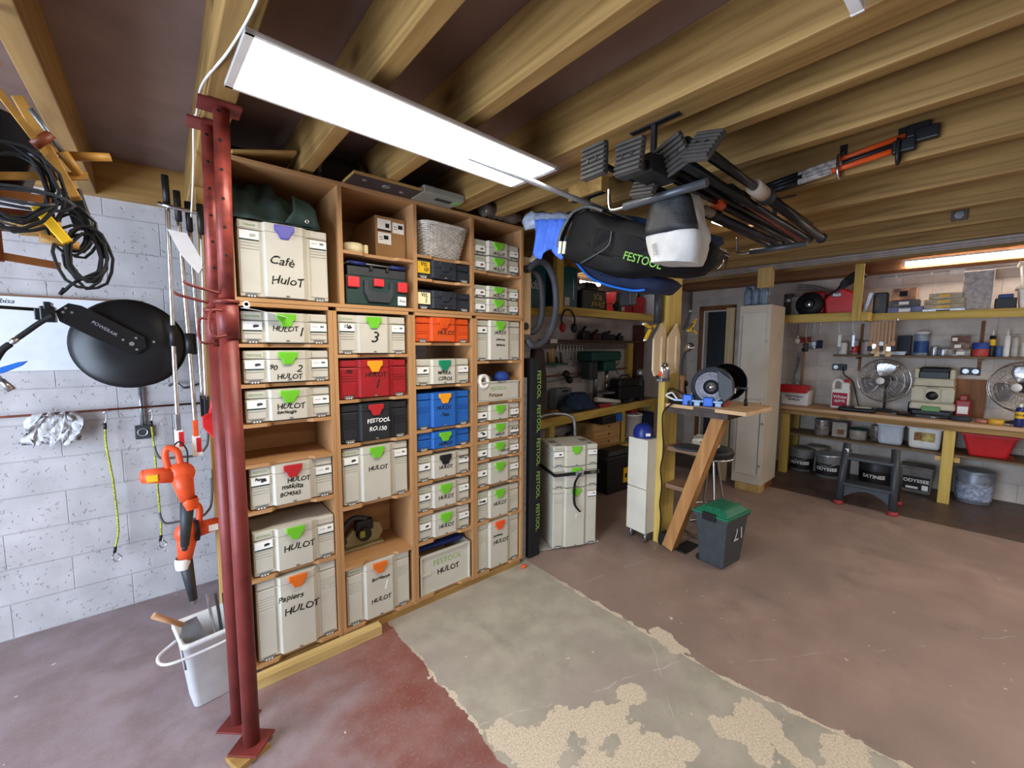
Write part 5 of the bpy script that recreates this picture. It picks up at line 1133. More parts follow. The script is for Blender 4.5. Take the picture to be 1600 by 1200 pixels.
m.build('blue_cloth', mat('bright_blue_cloth', '4167c4', .85, nz=.08, bump=.3, bs=25), sol=.004, label='bright blue cloth hanging beside the wrapped roll', category='cloth')
SK = mat('white_sack', 'b3b0aa', .6, nz=.06, ns=9, bump=.5, bs=16)
sk = thing('bulk_bag', 'white woven sack with a black front panel hanging under the pole rack', 'sack', (1.60, .88, 1.97))
def sackring(z, grow=0.0, a0=0.0, a1=6.28318, n=36):
    f = (z - 1.975) / .26; w_ = .112 * (1 - .30 * max(0, f - .45) / .55) * (1 - .22 * max(0, .30 - f) / .30)
    out = []
    for k in range(n):
        a_ = a0 + (a1 - a0) * k / (n if a1 > 6.28 else n - 1); cs, sn = math.cos(a_), math.sin(a_); q = (abs(cs) ** 3.2 + abs(sn) ** 3.2) ** (-1 / 3.2)
        wv = 1 + .035 * math.sin(a_ * 5 + z * 40) + .02 * math.sin(a_ * 11 - z * 60)
        out.append((1.58 + (.085 * q * cs + grow * cs) * wv, .885 + (w_ * q * sn + grow * sn) * wv - .018 * (1 - f), z + .012 * sn * (1 if f < .1 else 0) + .010 * sn * f))
    return out
MB().ring_loft([sackring(z) for z in (1.975, 1.98, 2.0, 2.03, 2.06, 2.09, 2.12, 2.15, 2.18, 2.21, 2.235)]).build('sack', SK, sk, w=True)
MB().ring_loft([sackring(z, .003, R(118), R(242), 16) for z in (2.085, 2.11, 2.14, 2.17, 2.20, 2.225)], False, True, False).build('black_panel', mat('black_film_panel', '141517', .6, nz=.1, bump=.4, bs=30), sk, w=True, sol=.002)
MB().ring_loft([sackring(z, .004, R(106), R(118), 4) for z in (2.12, 2.15, 2.18)], False, True, False).build('green_mark', mat('print_green', '2f8a4a', .6, nz=.05), sk, w=True, sol=.002)
for k in range(3): MB().box(-.001, .001, -.003, .003, -.03 + .004 * k, .03).build('print', NOTCH, sk, w=True) if False else None
t = text('ISOLANT\nPREMIUM', .012, NOTCH, sk, (-.112, .035, .055), (R(90), R(80), R(-90)), name='print')
# broom lying on the far end of the racks
t = thing('broom', 'black broom head with brown bristles beyond the white sack', 'broom', (2.6, 1.22, 2.16))
MB().box(-.06, .20, -.05, .13, .045, .085, .012, Matrix.Rotation(R(-12), 4, 'X')).build('head', BLACK, t)
MB().box(-.055, .18, -.045, .09, .086, .096, .004, Matrix.Rotation(R(-12), 4, 'X')).build('white_top', WHITE, t)
m = MB(); rnd = random.Random(4)
for k in range(70):
    x_, y_ = rnd.uniform(-.055, .19), rnd.uniform(-.045, .12); m.cyl((x_, y_, .055 - y_ * .2), (x_ + rnd.uniform(-.02, .02), y_ + rnd.uniform(-.02, .02), -.02 - y_ * .2), .0022, n=4)
m.build('bristles', mat('brown_bristle', '6e5238', .9, nz=.1), t, kind='stuff')
MB().tube(crv([(.0, -.055, .07), (.0, -.075, .05), (.0, -.078, -.01), (.0, -.05, -.04)]), .006).build('bracket', CHROME, t)
# ------------------------------------------------------------------ far end: locker, doorway, bench with shelves
A0 = R(2.674)
def far(name, label, cat, x, y, z, rz=0.0, group=None): return thing(name, label, cat, CW(x, y, z), A0 + rz, group)
def fmesh(mb, name, m, **k):
    for v in mb.bm.verts: v.co = RC @ v.co
    return mb.build(name, m, **k)
# doorway: white lining, brown frame, room beyond with its darkness put into the wall colour
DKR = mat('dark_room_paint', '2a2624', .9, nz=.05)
struct(fmesh(MB().box(6.885, 7.01, 2.46, 2.49, 0, 2.24).box(6.885, 7.01, 2.875, 2.905, 0, 2.24).box(6.885, 7.01, 2.46, 2.905, 2.21, 2.24), 'trim_door_lining', WHITE))
struct(fmesh(MB().box(6.875, 6.905, 2.895, 2.965, 0, 2.30).box(6.875, 6.905, 2.41, 2.47, 0, 2.30).box(6.875, 6.905, 2.41, 2.965, 2.225, 2.30), 'trim_door_frame', BROWNW))
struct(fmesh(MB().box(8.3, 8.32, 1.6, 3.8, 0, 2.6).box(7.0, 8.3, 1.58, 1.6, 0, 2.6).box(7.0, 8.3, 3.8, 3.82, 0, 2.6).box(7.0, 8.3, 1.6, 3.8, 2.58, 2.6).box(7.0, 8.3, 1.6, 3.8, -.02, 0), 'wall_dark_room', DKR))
# metal locker
LK = mat('beige_locker', 'cdc1ae', .5, .1, nz=.03, ns=4); LKD = mat('beige_locker_door', 'd4c9b6', .5, .1, nz=.03, ns=4)
t = far('locker', 'tall beige metal locker standing on wooden blocks by the doorway', 'locker', 5.15, 1.605, 0)
MB().box(0, .51, -.157, .157, .09, 2.115, .004).build('body', LK, t)
d_ = MB().box(-.012, .0, -.120, .125, .20, 1.06, .003).box(-.012, 0, -.120, .125, 1.075, 2.03, .003).build('door', LKD, t)
MB().box(-.016, -.012, -.117, -.108, .22, 1.04).box(-.016, -.012, .118, .122, .22, 2.0).build('door_gap', NOTCH, d_)
MB().cyl((-.02, -.138, .80), (0, -.138, .80), .012, n=14).box(-.014, 0, -.135, -.125, 1.70, 1.73).box(-.014, 0, -.135, -.125, .30, .33).build('lock', CHROME, t)
t = far('wood_block', 'pale wooden block under the front of the beige locker', 'block', 5.25, 1.60, 0)
MB().box(-.10, .08, -.14, .12, 0, .088, .004).build('block', PINEZ, t)
MB().box(.082, .40, -.13, .13, 0, .088, .004).build('rear_block', BROWNW, t)
t = far('timber_upright', 'pale timber standing upright beside the locker at the doorway', 'timber', 5.36, 1.93, 0)
MB().box(-.02, .03, -.048, .048, 0, 2.12, .004).build('upright', wood('pale_upright', 'c2ab83', 'a98f68', 'z', 1), t)
BT = mat('clear_bottle', 'b9cfe6', .15, nz=.05, trans=.75)
for k in range(6):
    t = far('water_bottle', 'clear water bottle in the pack on top of the locker', 'bottle', 5.28 + .09 * (k // 3), 1.60 + .085 * (k % 3 - .4), 2.1165, 0, 'bottles on the locker')
    MB().lathe([(.030, 0), (.036, .012), (.036, .07), (.032, .085), (.036, .10), (.036, .15), (.022, .19), (.013, .205)], n=16, cap=True).build('body', BT, t)
    MB().lathe([(.0155, .205), (.0155, .222), (0, .222)], n=12).build('cap', BLUE, t)
# ceiling runs
struct(fmesh(MB().box(4.92, 4.98, 1.39, 1.53, 2.27, 2.5, .003), 'trim_post_stub', PINEZ))
for k, (x_, z_, r_) in enumerate(((4.90, 2.484, .014), (4.945, 2.470, .013), (4.99, 2.462, .012))):
    fmesh(MB().cyl((x_, -2.4, z_), (x_, 2.55, z_), r_, n=10), 'conduit', mat('conduit_grey', '9a9089', .5, nz=.06), label=['grey conduit pipe nearest the view under the joists along the far end', 'middle grey conduit pipe of the three under the joists', 'grey conduit pipe nearest the bench wall under the joists'][k], category='pipe')
t = far('cable_trunking', 'white cable conduit along the far wall under the wall plate', 'conduit', 6.88, .72, 2.505)
MB().cyl((0, .05, 0), (0, -2.4, .0), .013, n=12).build('pipe', WHITE, t)
MB().box(-.02, .012, -.66, -.54, -.03, .025, .004).build('junction_box', WHITE, t)
for y_ in (-.1, -.4, -.8): MB().box(-.018, .012, y_ - .012, y_ + .012, -.016, .016, .003).build('clip', WHITE, t)
# joist socket and cable end
t = thing('ceiling_socket', 'small square socket box on a joist face near the bench', 'socket', (2.64 + .0, .0, 2.58))
t.location = (4.305, .29, 2.568)
MB().box(-.03, .0, -.04, .04, -.035, .035, .004).build('box', mat('box_brown_grey', '5d5049', .6), t)
MB().cyl((-.036, 0, 0), (-.03, 0, 0), .024, n=18).build('outlet', GALV, t)
# clamps hung along a joist face
for k, (y0, z0, y1, z1, c_, lb) in enumerate(((.98, 2.535, .36, 2.605, ORANGE, 'upper orange long clamp hung on the joist face'), (.96, 2.515, .33, 2.577, BLACK, 'dark long clamp between the two orange ones on the joist face'), (.95, 2.495, .40, 2.545, ORANGE, 'lower orange long clamp hung on the joist face'))):
    t = thing('long_clamp', lb, 'clamp', (2.625 - .012 * k, y0, z0), 0, 'long clamps on the joist face')
    a, b_ = Vector((2.625 - .012 * k, y0, z0)), Vector((2.625 - .012 * k, y1, z1))
    MB().cyl(a.lerp(b_, .30), b_, .013, n=12).build('tube', c_, t, w=True)
    MB().cyl(a.lerp(b_, .30), a.lerp(b_, .58), .0145, n=12).build('printed_sleeve', mat('print_sleeve', 'cfc2b8', .6, nz=.2, ns=40), t, w=True)
    MB().cyl(a, a.lerp(b_, .32), .016, n=12).build('grip', BLACK, t, w=True)
    M_ = Matrix.Translation(b_); MB().box(-.02, .02, -.07, .01, -.02, .035, .006, M_).build('head', BLACK, t, w=True)
for k, y_ in enumerate((.60, .385)):
    t = thing('joist_hook', ['bent steel hook under the middle of the long clamps', 'dark hook at the far end of the long clamps'][k], 'hook', (2.645, y_, 2.52))
    MB().tube(crv([(.003, 0, .10), (-.015, 0, .05), (-.03, 0, -.02), (-.06, 0, -.045), (-.085, 0, -.02), (-.085, 0, .06)], 5), .007).build('bar', CHROME if k == 0 else BLACK, t)
    MB().box(-.002, .003, -.015, .015, .04, .13).build('plate', BLACK, t)
# ---------------- bench
BTOP = wood('bench_top_board', 'c9a581', 'b58f6a', 'y', .8, knots=.1)
t = far('workbench', 'long wooden workbench along the far wall', 'workbench', 6.27, .2, 0)
MB().box(0, .625, -1.6, 1.39, .850, .886, .002).build('worktop', BTOP, t)
MB().box(.012, .06, -1.6, 1.39, .79, .849, .002).build('front_rail', PINE, t)
for y_ in (1.335, -.155, -1.5):
    MB().box(.03, .10, y_ - .045, y_ + .045, 0, .789, .003).build('leg', YELLOWZ, t); MB().box(.54, .61, y_ - .045, y_ + .045, 0, .84, .003).build('leg', YELLOWZ, t)
MB().box(.105, .62, -1.6, 1.37, .505, .525, .002).build('lower_shelf', wood('grey_brown_shelf', '7a664c', '66533c', 'y', .8), t)
for y_ in (-.085, -.225): MB().box(.04, .13, y_ - .022, y_ + .022, .455, .503, .002).build('shelf_bearer', PINEZ, t)
t = far('wall_shelf', 'grey-brown wooden shelf on the far wall above the bench', 'shelf', 6.65, .2, 0)
MB().box(0, .248, -1.6, .94, 1.538, 1.562, .002).build('shelf_board', wood('grey_brown_shelf', '7a664c', '66533c'), t)
for y_ in (.70, -.32): MB().box(.03, .245, y_ - .012, y_ + .012, 1.51, 1.537).box(.235, .248, y_ - .015, y_ + .015, 1.35, 1.95).build('bracket', BROWNW, t)
t = far('storage_shelf', 'yellow timber storage shelf hung high over the bench', 'shelf', 6.05, .2, 1.95)
MB().box(0, .045, .55, 1.40, 0, .10, .003).build('front_rail', YELLOW, t)
MB().box(.047, .33, .55, .595, 0, .10, .003).build('return_rail', YELLOWX, t)
MB().box(-.035, .0 - .001, .61, .69, .0, .66, .003).build('hanging_post', YELLOWZ, t)
MB().box(.335, .375, -1.6, .62, .008, .095, .003).build('front_rail', YELLOW, t)
MB().box(.047, .84, .60, 1.40, .055, .075).box(.38, .84, -1.6, .60, .055, .075).build('shelf_board', BTOP, t)
# items on the worktop
tb = far('paint_tub', 'white tub with handwriting and nozzles at the locker end of the bench', 'tub', 6.45, 1.485, .887)
MB().taper((.14, 0), (.125, .145), (.14, .158), 0, .19, .01).box(-.004, .284, -.162, .162, .178, .195, .004).build('tub', WHITE, tb)
text('Rénovation\nEnduits', .045, INK, tb, (-.0002, 0.0, .10), (R(90), 0, R(-90)), name='handwriting', shear=.2, bold=.0004)
MB().taper((.18, -.02), (.09, .15), (.10, .16), .19, .29, .005).build('red_case', RED, label='red plastic case standing in the white tub of nozzles', category='case').location = CW(6.45, 1.49, 1.06)
for k, y_ in enumerate((1.56, 1.47)):
    fmesh(MB().lathe([(.016, .17), (.018, .20), (.006, .21), (.003, .30)], (6.49, y_, .887), n=12, cap=True), 'caulk_nozzle', WHITE, label=['white caulk nozzle in the tub, the one by the locker', 'white caulk nozzle in the tub before the red case'][k], category='nozzle')
t = far('spirit_jug', 'white plastic jug with a red label on the bench', 'jug', 6.58, 1.02, .887)
MB().box(-.05, .05, -.092, .092, 0, .25, .018).box(-.045, .045, -.085, .0, .22, .33, .02).build('body', WHITE, t)
MB().tube(crv([(0, -.02, .32), (0, .03, .36), (0, .075, .33), (0, .08, .24)]), .018, 12).build('handle', WHITE, t)
MB().lathe([(.02, .33), (.024, .335), (.024, .37), (.0, .37)], (0, -.055, 0), n=16).build('cap', RED, t)
s_ = MB().box(-.0515, -.050, -.075, .075, .03, .20).build('label_panel', mat('claret_label', 'a01c3c', .6, nz=0), t)
text('White\nspirit', .052, WINK, s_, (-.0522, 0, .125), (R(90), 0, R(-90)), bold=.0006)
def fan(label, x, y, z, yaw):
    t = far('fan', label, 'fan', x, y, .887, yaw)
    c = (0, 0, z - .887)
    MB().tube([(0, .25 * math.cos(i / 40 * 6.2832), c[2] + .25 * math.sin(i / 40 * 6.2832)) for i in range(40)], .007, 6, loop=True).tube([(-.09, .22 * math.cos(i / 40 * 6.2832), c[2] + .22 * math.sin(i / 40 * 6.2832)) for i in range(40)], .003, 6, loop=True).build('rim', CHROME, t)
    g = MB()
    for sx in (-1, 1):
        for k in range(30):
            a_ = k / 30 * 6.2832; g.tube([(sx * .095, .05 * math.cos(a_), c[2] + .05 * math.sin(a_)), (sx * .085, .16 * math.cos(a_ + .1), c[2] + .16 * math.sin(a_ + .1)), (0, .25 * math.cos(a_ + .15), c[2] + .25 * math.sin(a_ + .15))], .0013, 4)
        for r_ in (.10, .15, .20): g.tube([(sx * (.095 - .0 if r_ < .12 else .09 if r_ < .18 else .055), r_ * math.cos(i / 32 * 6.2832), c[2] + r_ * math.sin(i / 32 * 6.2832)) for i in range(32)], .0012, 4, loop=True)
    g.build('guard', CHROME, t)
    for k in range(3):
        b = MB(); rows = []
        a0 = R(90 + 120 * k)
        for i in range(9):
            r_ = .05 + .17 * i / 8; sp = .55 + .25 * math.sin(i / 8 * 3.1)
            rows.append([(-.03 + .055 * (q / 8), r_ * math.cos(a0 + sp * (q / 8 - .5) * 1.6 + .15 * i / 8), c[2] + r_ * math.sin(a0 + sp * (q / 8 - .5) * 1.6 + .15 * i / 8)) for q in range(9)])
        b.ring_loft(rows, False, True, False).build('blade', mat('fan_blade', 'b9babd', .25, .7, nz=.03), t, sol=.002)
    MB().lathe([(.0, .0), (.03, .0), (.042, -.012), (.042, -.02)], (-.115, 0, c[2]), (-1, 0, 0), 22).build('hub_badge', WHITE, t)
    MB().cyl((.02, 0, c[2]), (.15, 0, c[2]), .06, .05, 18).build('motor', DARK, t)
    MB().cyl((.09, 0, .02), (.09, 0, c[2]), .014, n=12).taper((.07, 0), (.10, .13), (.04, .06), 0, .035, .006).build('stand', DARK, t)
    return t
fan('chrome desk fan on the bench between the white jug and the grey vacuum', 6.60, .63, 1.262, R(-12))
fan('chrome fan standing past the red bottle near the spray can', 6.56, -.42, 1.262, R(-28))
VG = mat('vac_cream', 'bdb69c', .5, nz=.03)
t = far('vacuum', 'cream and grey box shaped vacuum with green latch on the bench', 'vacuum', 6.56, .21, .887, R(-3))
MB().taper((.15, 0), (.16, .185), (.15, .175), .075, .155, .02).taper((.15, 0), (.15, .165), (.145, .16), .156, .335, .012).build('body', VG, t)
MB().taper((.15, 0), (.148, .165), (.13, .15), .340, .43, .012).box(.0, .3, -.16, -.12, .42, .53, .012).box(.0, .3, .12, .16, .42, .53, .012).build('top_housing', VG, t)
MB().taper((.16, 0), (.12, .13), (.10, .12), .43, .55, .02).box(-.004, .06, -.115, .115, .43, .50, .004).build('top_tray', BLACK, t)
for y_ in (-.12, .0, .12): MB().box(-.012, .004, y_ - .05, y_ + .05, .175, .315, .004).build('front_tile', VG, t)
MB().lathe([(0, .0), (.048, .0), (.05, -.01)], (-.018, 0, .235), (-1, 0, 0), 24).build('port', BLACK, t)
MB().box(-.03, .0, -.075, .075, .06, .115, .006).build('latch', mat('leaf_green', '4f8a2e', .4), t)
MB().box(.0, .3, -.17, .17, .0, .075, .02).build('skirt', BLACK, t)
for s_ in (-1, 1): MB().lathe([(.02, -.02), (.06, -.02), (.065, 0), (.06, .02), (.02, .02)], (.24, s_ * .19, .066), (0, 1, 0), 20, True).build('wheel', BLACK, t)
text('FESTOOL', .024, BLACK, t, (-.013, 0, .325), (R(90), 0, R(-90)), name='brand_lettering')
t = far('tool_pouch', 'flat black pouch with a white card on the bench front', 'pouch', 6.42, .83, .887)
MB().box(-.08, .12, -.18, .17, 0, .05, .02).build('pouch', BLACK, t); MB().box(-.06, .06, -.13, .02, .05, .053, .001, Matrix.Rotation(R(8), 4, 'Z')).build('card', PAPER, t)
for k, (y_, L_, c_, lb) in enumerate(((.40, .16, BLACK, 'black clamp lying on the bench before the vacuum latch'), (.23, .20, DARK, 'dark grey tool lying beside the black clamp on the bench'), (.06, .20, BLACK, 'black folding rule in front of the vacuum wheel'))):
    t = far('hand_tool', lb, 'tool', 6.40 + .03 * k, y_, .887, R(70 + 20 * k))
    MB().box(-L_ / 2, L_ / 2, -.016, .016, 0, .028, .006).build('grip', c_, t); MB().box(L_ / 2 - .005, L_ / 2 + .05, -.008, .008, .004, .018, .003).build('jaw', GALV, t)
fmesh(MB().lathe([(0, .05), (.075, .045), (.085, .02), (.08, 0), (0, 0)], (6.45, -.02, .887), n=28), 'sanding_pad', mat('slate_rubber', '33373c'), label='dark round sanding pad on the bench past the vacuum', category='pad')
fmesh(MB().cyl((6.62, .0, .90), (6.38, -.36, .895), .007, n=10), 'metal_rod', GALV, label='thin metal rod lying across the bench near the tape roll', category='rod')
fmesh(MB().lathe([(.038, 0), (.055, 0), (.055, .05), (.038, .05), (.038, 0)], (6.40, -.265, .887), n=28), 'tape_roll', mat('yellow_tape', 'd9a93c', .6, nz=.03), label='yellow tape roll lying on the bench front', category='tape')
fmesh(MB().ball((6.40, -.175, .905), .028, 10, (1, 1.3, .65)).ball((6.42, -.15, .905), .022, 10), 'red_white_tape', mat('red_white_tape', 'd98070', .5, nz=.3, ns=60), label='small red and white crumple beside the yellow tape roll', category='tape')
t = far('spray_can', 'blue and yellow spray can at the front edge of the bench', 'spray can', 6.36, -.41, .887)
MB().lathe([(.030, 0), (.033, .006), (.033, .16), (.026, .185), (.014, .195)], n=24, cap=True).build('can', mat('can_blue', '28366f', .35, .2, nz=.03), t)
MB().lathe([(.0338, .085), (.0338, .15)], n=24).build('label_band', YEL, t); MB().lathe([(.014, .195), (.014, .225), (0, .228)], n=14).build('cap', WHITE, t)
text('WD-40', .022, INK, t, (-.0345, 0, .118), (R(90), 0, R(-90)), bold=.0005)
t = far('brown_board', 'brown board standing behind the red bottle on the bench', 'board', 6.82, -.06, .887); MB().box(0, .018, -.13, .13, 0, .42, .002).build('board', BROWNW, t)
t = far('red_bottle', 'red bottle with a pale label in front of the brown board', 'bottle', 6.70, -.03, .887)
MB().box(-.04, .04, -.06, .06, 0, .20, .015).box(-.02, .02, -.03, .03, .19, .25, .008).build('body', mat('dark_red_bottle', '8c1f22', .4), t); MB().box(-.0412, -.039, -.04, .04, .05, .13).build('label_panel', PAPER, t)
for k, y_ in enumerate((1.10, -.06)):
    t = far('wall_socket', ['black double socket on the far wall above the white jug', 'black double socket on the far wall above the brown board'][k], 'socket', 6.897, y_, 1.355)
    MB().box(-.03, 0, -.075, .075, 0, .08, .004).build('plate', BLACK, t)
    for s_ in (-1, 1): MB().cyl((-.036, s_ * .037, .04), (-.03, s_ * .037, .04), .026, n=18).build('outlet', GALV if (s_ > 0 or k) else BLACK, t)
fmesh(MB().tube(crv([(6.86, 1.06, 1.40), (6.83, 1.04, 1.30), (6.82, .95, 1.22), (6.80, .90, 1.05), (6.78, .86, .90)]), .006), 'socket_cable', RUBBER, label='black cable dropping from the double socket by the white jug', category='cable')
# ---------------- generic tins, tubs, tubes
def tin(name, label, x, y, z, r, h, col, lid=None, band=None, txt=None, cat='tin', rt=None, handle=False, tsize=.05, group=None):
    t = far(name, label, cat, x, y, z + .001, 0, group)
    rt = rt or r
    MB().lathe([(r * .96, 0), (r, .006), (rt, h - .004), (rt * .98, h)], n=26, cap=True).build('body', col, t)
    MB().lathe([(rt * 1.05, h - .02 * min(1, h * 6)), (rt * 1.06, h), (rt * .9, h + .008), (0, h + .006)], n=26).build('lid', lid or col, t)
    if band is not None:
        f = lambda zz: r + (rt - r) * zz / h + .0012
        s_ = MB().lathe([(f(h * .12), h * .12), (f(h * .62), h * .62)], n=26).build('label_band', band, t)
        if txt:
            # lettering bent round the drum
            cu = text(txt, tsize, WINK, s_, (-f(h * .4) - .002, 0, h * .40), (R(90), 0, R(-90)), bold=.0012, ext=.001)
            tag_bend.append((cu.name, f(h * .4) + .0025))
    if handle: MB().tube(crv([(-.2 * r, rt * 1.02, h * .86), (-rt * 1.05, rt * .55, h * .62), (-rt * 1.1, 0, h * .55), (-rt * 1.05, -rt * .55, h * .62), (-.2 * r, -rt * 1.02, h * .86)], 5), .004).build('wire_handle', GALV, t)
    return t
tag_bend = []
GP = mat('grey_pail', '6d6b67', .5, nz=.08); BLB = mat('black_label', '141414', .6, nz=.03)
tin('paint_pail', 'grey paint pail with black label, under the bench next to the locker', 6.62, 1.39, 0, .125, .30, GP, GP, BLB, 'ODYSSEE', 'pail', .14, True, .058)
tin('paint_pail', 'grey paint pail with black label, second from the locker under the bench', 6.52, 1.08, 0, .125, .30, GP, GALV, BLB, 'ODYSSEE', 'pail', .14, True, .058)
tin('paint_pail', 'dark paint pail with satin lettering behind the step stool', 6.60, .63, 0, .15, .29, mat('dark_pail', '2b2b30', .45), mat('dark_pail', '2b2b30'), BLB, 'SATINEE', 'pail', .165, False, .058)
t = far('paint_pail', 'square grey paint pail next to the bench leg', 'pail', 6.60, .27, .001)
MB().taper((0, 0), (.11, .12), (.125, .135), 0, .29, .02).build('body', GP, t); MB().box(-.13, .13, -.14, .14, .285, .31, .008).build('lid', GP, t)
s_ = MB().box(-.124, -.112, -.11, .11, .05, .20, .001).build('label_panel', BLB, t); text('ODYSSEE', .052, WINK, s_, (-.1255, 0, .15), (R(90), 0, R(-90)), bold=.001); MB().box(-.1265, -.124, -.02, .08, .06, .085).box(-.1265, -.124, -.10, -.05, .055, .11).build('print', PAPER, s_)
tin('paint_pail', 'galvanised blue-grey paint bucket past the bench leg', 6.62, -.17, 0, .135, .345, mat('blue_grey_pail', '7f8590', .4, .3, nz=.1), mat('blue_grey_pail', '7f8590'), mat('pale_blue_print', '98a2b8', .6, nz=.2, ns=30), None, 'pail', .145, True)
tin('paint_pail', 'pale pail pushed back behind the two labelled pails', 6.765, 1.245, 0, .095, .33, mat('dull_pail', '8a8176', .5), None, None, None, 'pail', .12)
tin('paint_tin', 'small tin with printed label at the locker end of the lower shelf', 6.56, 1.18, .525, .08, .20, mat('printed_tin', '8c7f76', .4, .2, nz=.25, ns=24), GALV, None, None, 'tin', handle=True)
t = far('paint_box', 'pale square can beside the printed tin on the lower shelf', 'can', 6.60, 1.0, .526); MB().box(-.07, .07, -.075, .075, 0, .19, .01).build('can', mat('pale_can', 'a59b90', .5, nz=.1), t); MB().box(-.0712, -.069, -.05, .02, .04, .10).build('label_panel', BROWNW, t)
tin('paint_tin', 'round pale tin with green lid on the lower shelf', 6.58, .82, .525, .085, .13, mat('pale_can', 'a59b90'), mat('dark_green_box', '1e3a35'), None)
tin('paint_tin', 'narrow printed tin beside the pale blue tub on the lower shelf', 6.66, .66, .525, .05, .18, mat('printed_tin', '8c7f76'), None, None)
PT = mat('translucent_tub', 'b5bcc4', .4, nz=.04)
t = far('plastic_tub', 'pale blue-white square tub on the lower shelf', 'tub', 6.56, .52, .526); MB().taper((0, 0), (.10, .105), (.11, .115), 0, .24, .03).build('tub', PT, t); MB().box(-.12, .12, -.125, .125, .225, .245, .01).build('lid', WHITE, t)
t = far('plastic_tub', 'white square tub with a yellow picture label on the lower shelf', 'tub', 6.56, .235, .526); MB().taper((0, 0), (.10, .125), (.11, .135), 0, .24, .03).build('tub', WHITE, t); MB().box(-.12, .12, -.145, .145, .225, .245, .01).build('lid', WHITE, t)
s_ = MB().box(-.1095, -.098, -.085, .085, .09, .19).build('label_panel', mat('yellow_picture', 'b9a860', .6, nz=.2, ns=20), t); MB().box(-.111, -.108, .02, .08, .10, .18).build('print', PHOTOB, s_)
t = far('basin', 'red flared plastic basin on the lower shelf', 'basin', 6.56, -.235, .526)
MB().taper((0, 0), (.11, .13), (.15, .19), 0, .235, .02).box(-.165, .165, -.205, .205, .225, .245, .006).build('basin', RED, t); MB().lathe([(.018, -.006), (.026, 0), (.018, .006)], (-.15, -.15, .028), (1, 0, 0), 14).build('loop', RED, t)
# step stool
t = far('step_stool', 'grey plastic two-step stool with red feet in front of the bench', 'step stool', 5.47, .585, 0)
SG = mat('step_grey', '3a3d42', .45, nz=.06)
for y_ in (.205, -.205):
    MB().tube([(.0, y_ * 1.04, .02), (.06, y_, .33), (.115, y_ * .93, .64)], .034, 12).build('front_leg', SG, t)
    MB().tube([(.42, y_ * 1.0, .02), (.33, y_, .30), (.235, y_ * .93, .55)], .026, 12).build('rear_leg', SG, t)
    for x_ in (.0, .42): MB().lathe([(.04, 0), (.045, .008), (.037, .04)], (x_ - .003, y_ * 1.045, .001), n=16, cap=True).build('foot', mat('foot_red', 'a03238', .6), t)
MB().box(.055, .30, -.20, .20, .47, .505, .01).build('top_step', SG, t)
MB().box(.0, .20, -.20, .20, .205, .235, .01).build('lower_step', SG, t)
m = MB(); m.prism([(-.20, .205), (-.20, .06)] + [(-.20 + .40 * k / 8, .06 + .11 * math.sin(k / 8 * 3.1416)) for k in range(1, 8)] + [(.20, .06), (.20, .205)], .03, .045, Matrix.Rotation(R(90), 4, 'Z') @ Matrix.Rotation(R(90), 4, 'X')); m.build('kick_panel', SG, t)
MB().box(-.0, .004, .17, .20, .55, .585, .001, Matrix.Translation((.07, .0, 0))).build('sticker', PAPER, t)
# ---------------- wall shelf things
def tube_t(label, y, h, col, top, x=6.76, r=.024, tip=.07, band=None, name='sealant_tube'):
    t = far(name, label, 'tube', x, y, 1.563)
    MB().lathe([(r * .95, 0), (r, .004), (r, h), (r * .7, h + .008)], n=18, cap=True).build('body', col, t)
    MB().lathe([(r * .5, h + .006), (.004, h + .006 + tip)], n=12, cap=True).build('nozzle', top, t)
    if band is not None: MB().lathe([(r + .001, h * .55), (r + .001, h * .85)], n=18).build('label_band', band, t)
    return t
tin('spray_bottle', 'white bottle nearest the locker on the wall shelf', 6.76, 1.06, 1.562, .045, .16, WHITE, GALV, None, None, 'bottle')
tin('spray_bottle', 'pale bottle with red print on the wall shelf, by the hanging lamp flex', 6.78, .945, 1.562, .042, .18, mat('faded_bottle', 'a89f97', .5), GALV, RED, None, 'bottle')
tin('spray_bottle', 'grey-white bottle under the yellow post on the wall shelf', 6.76, .83, 1.562, .05, .17, mat('grey_white_bottle', 'b5b0aa', .5), GALV, None, None, 'bottle')
t = far('paint_tray', 'flat grey tray under the hanging brushes on the wall shelf', 'tray', 6.75, .60, 1.563); MB().taper((0, 0), (.08, .13), (.09, .15), 0, .05, .006).build('tray', GALV, t)
t = far('dark_box', 'dark blue box behind the hanging brushes', 'box', 6.80, .49, 1.563); MB().box(-.05, .05, -.06, .06, 0, .23, .004).build('box', mat('dark_blue_box', '1b2233', .6), t)
tin('paint_tub', 'tall tub with white lid and blue band on the wall shelf', 6.76, .345, 1.562, .062, .27, mat('blue_white_tub', '8f9aa8', .5, nz=.15, ns=20), WHITE, mat('deep_blue_band', '24467e', .5), None, 'tub')
tin('paint_tin', 'low silver tin beside the tall blue tub', 6.74, .235, 1.562, .03, .10, GALV, None, None)
tin('paint_tin', 'wide low silver tin next to the brown boxes on the wall shelf', 6.74, .16, 1.562, .048, .075, GALV, None, None)
for k, (z_, h_, w_, c_, lb) in enumerate(((1.563, .075, .085, mat('white_black_box', '9b938a', .6, nz=.3, ns=18), 'lowest pale printed box of the stack on the wall shelf'), (1.639, .075, .075, mat('brown_print_box', '7d6656', .6, nz=.25, ns=18), 'middle printed box of the stack on the wall shelf'), (1.715, .07, .07, mat('rust_box', '6e4636', .6, nz=.2, ns=18), 'topmost rust brown box of the stack on the wall shelf'))):
    t = far('carton', lb, 'box', 6.76, .04, z_); MB().box(-.05, .05, -w_, w_, 0, h_, .003).build('carton', c_, t); MB().box(-.0512, -.049, -.04 + .03 * k, .02 + .02 * k, .015, .05).build('print', PAPER, t)
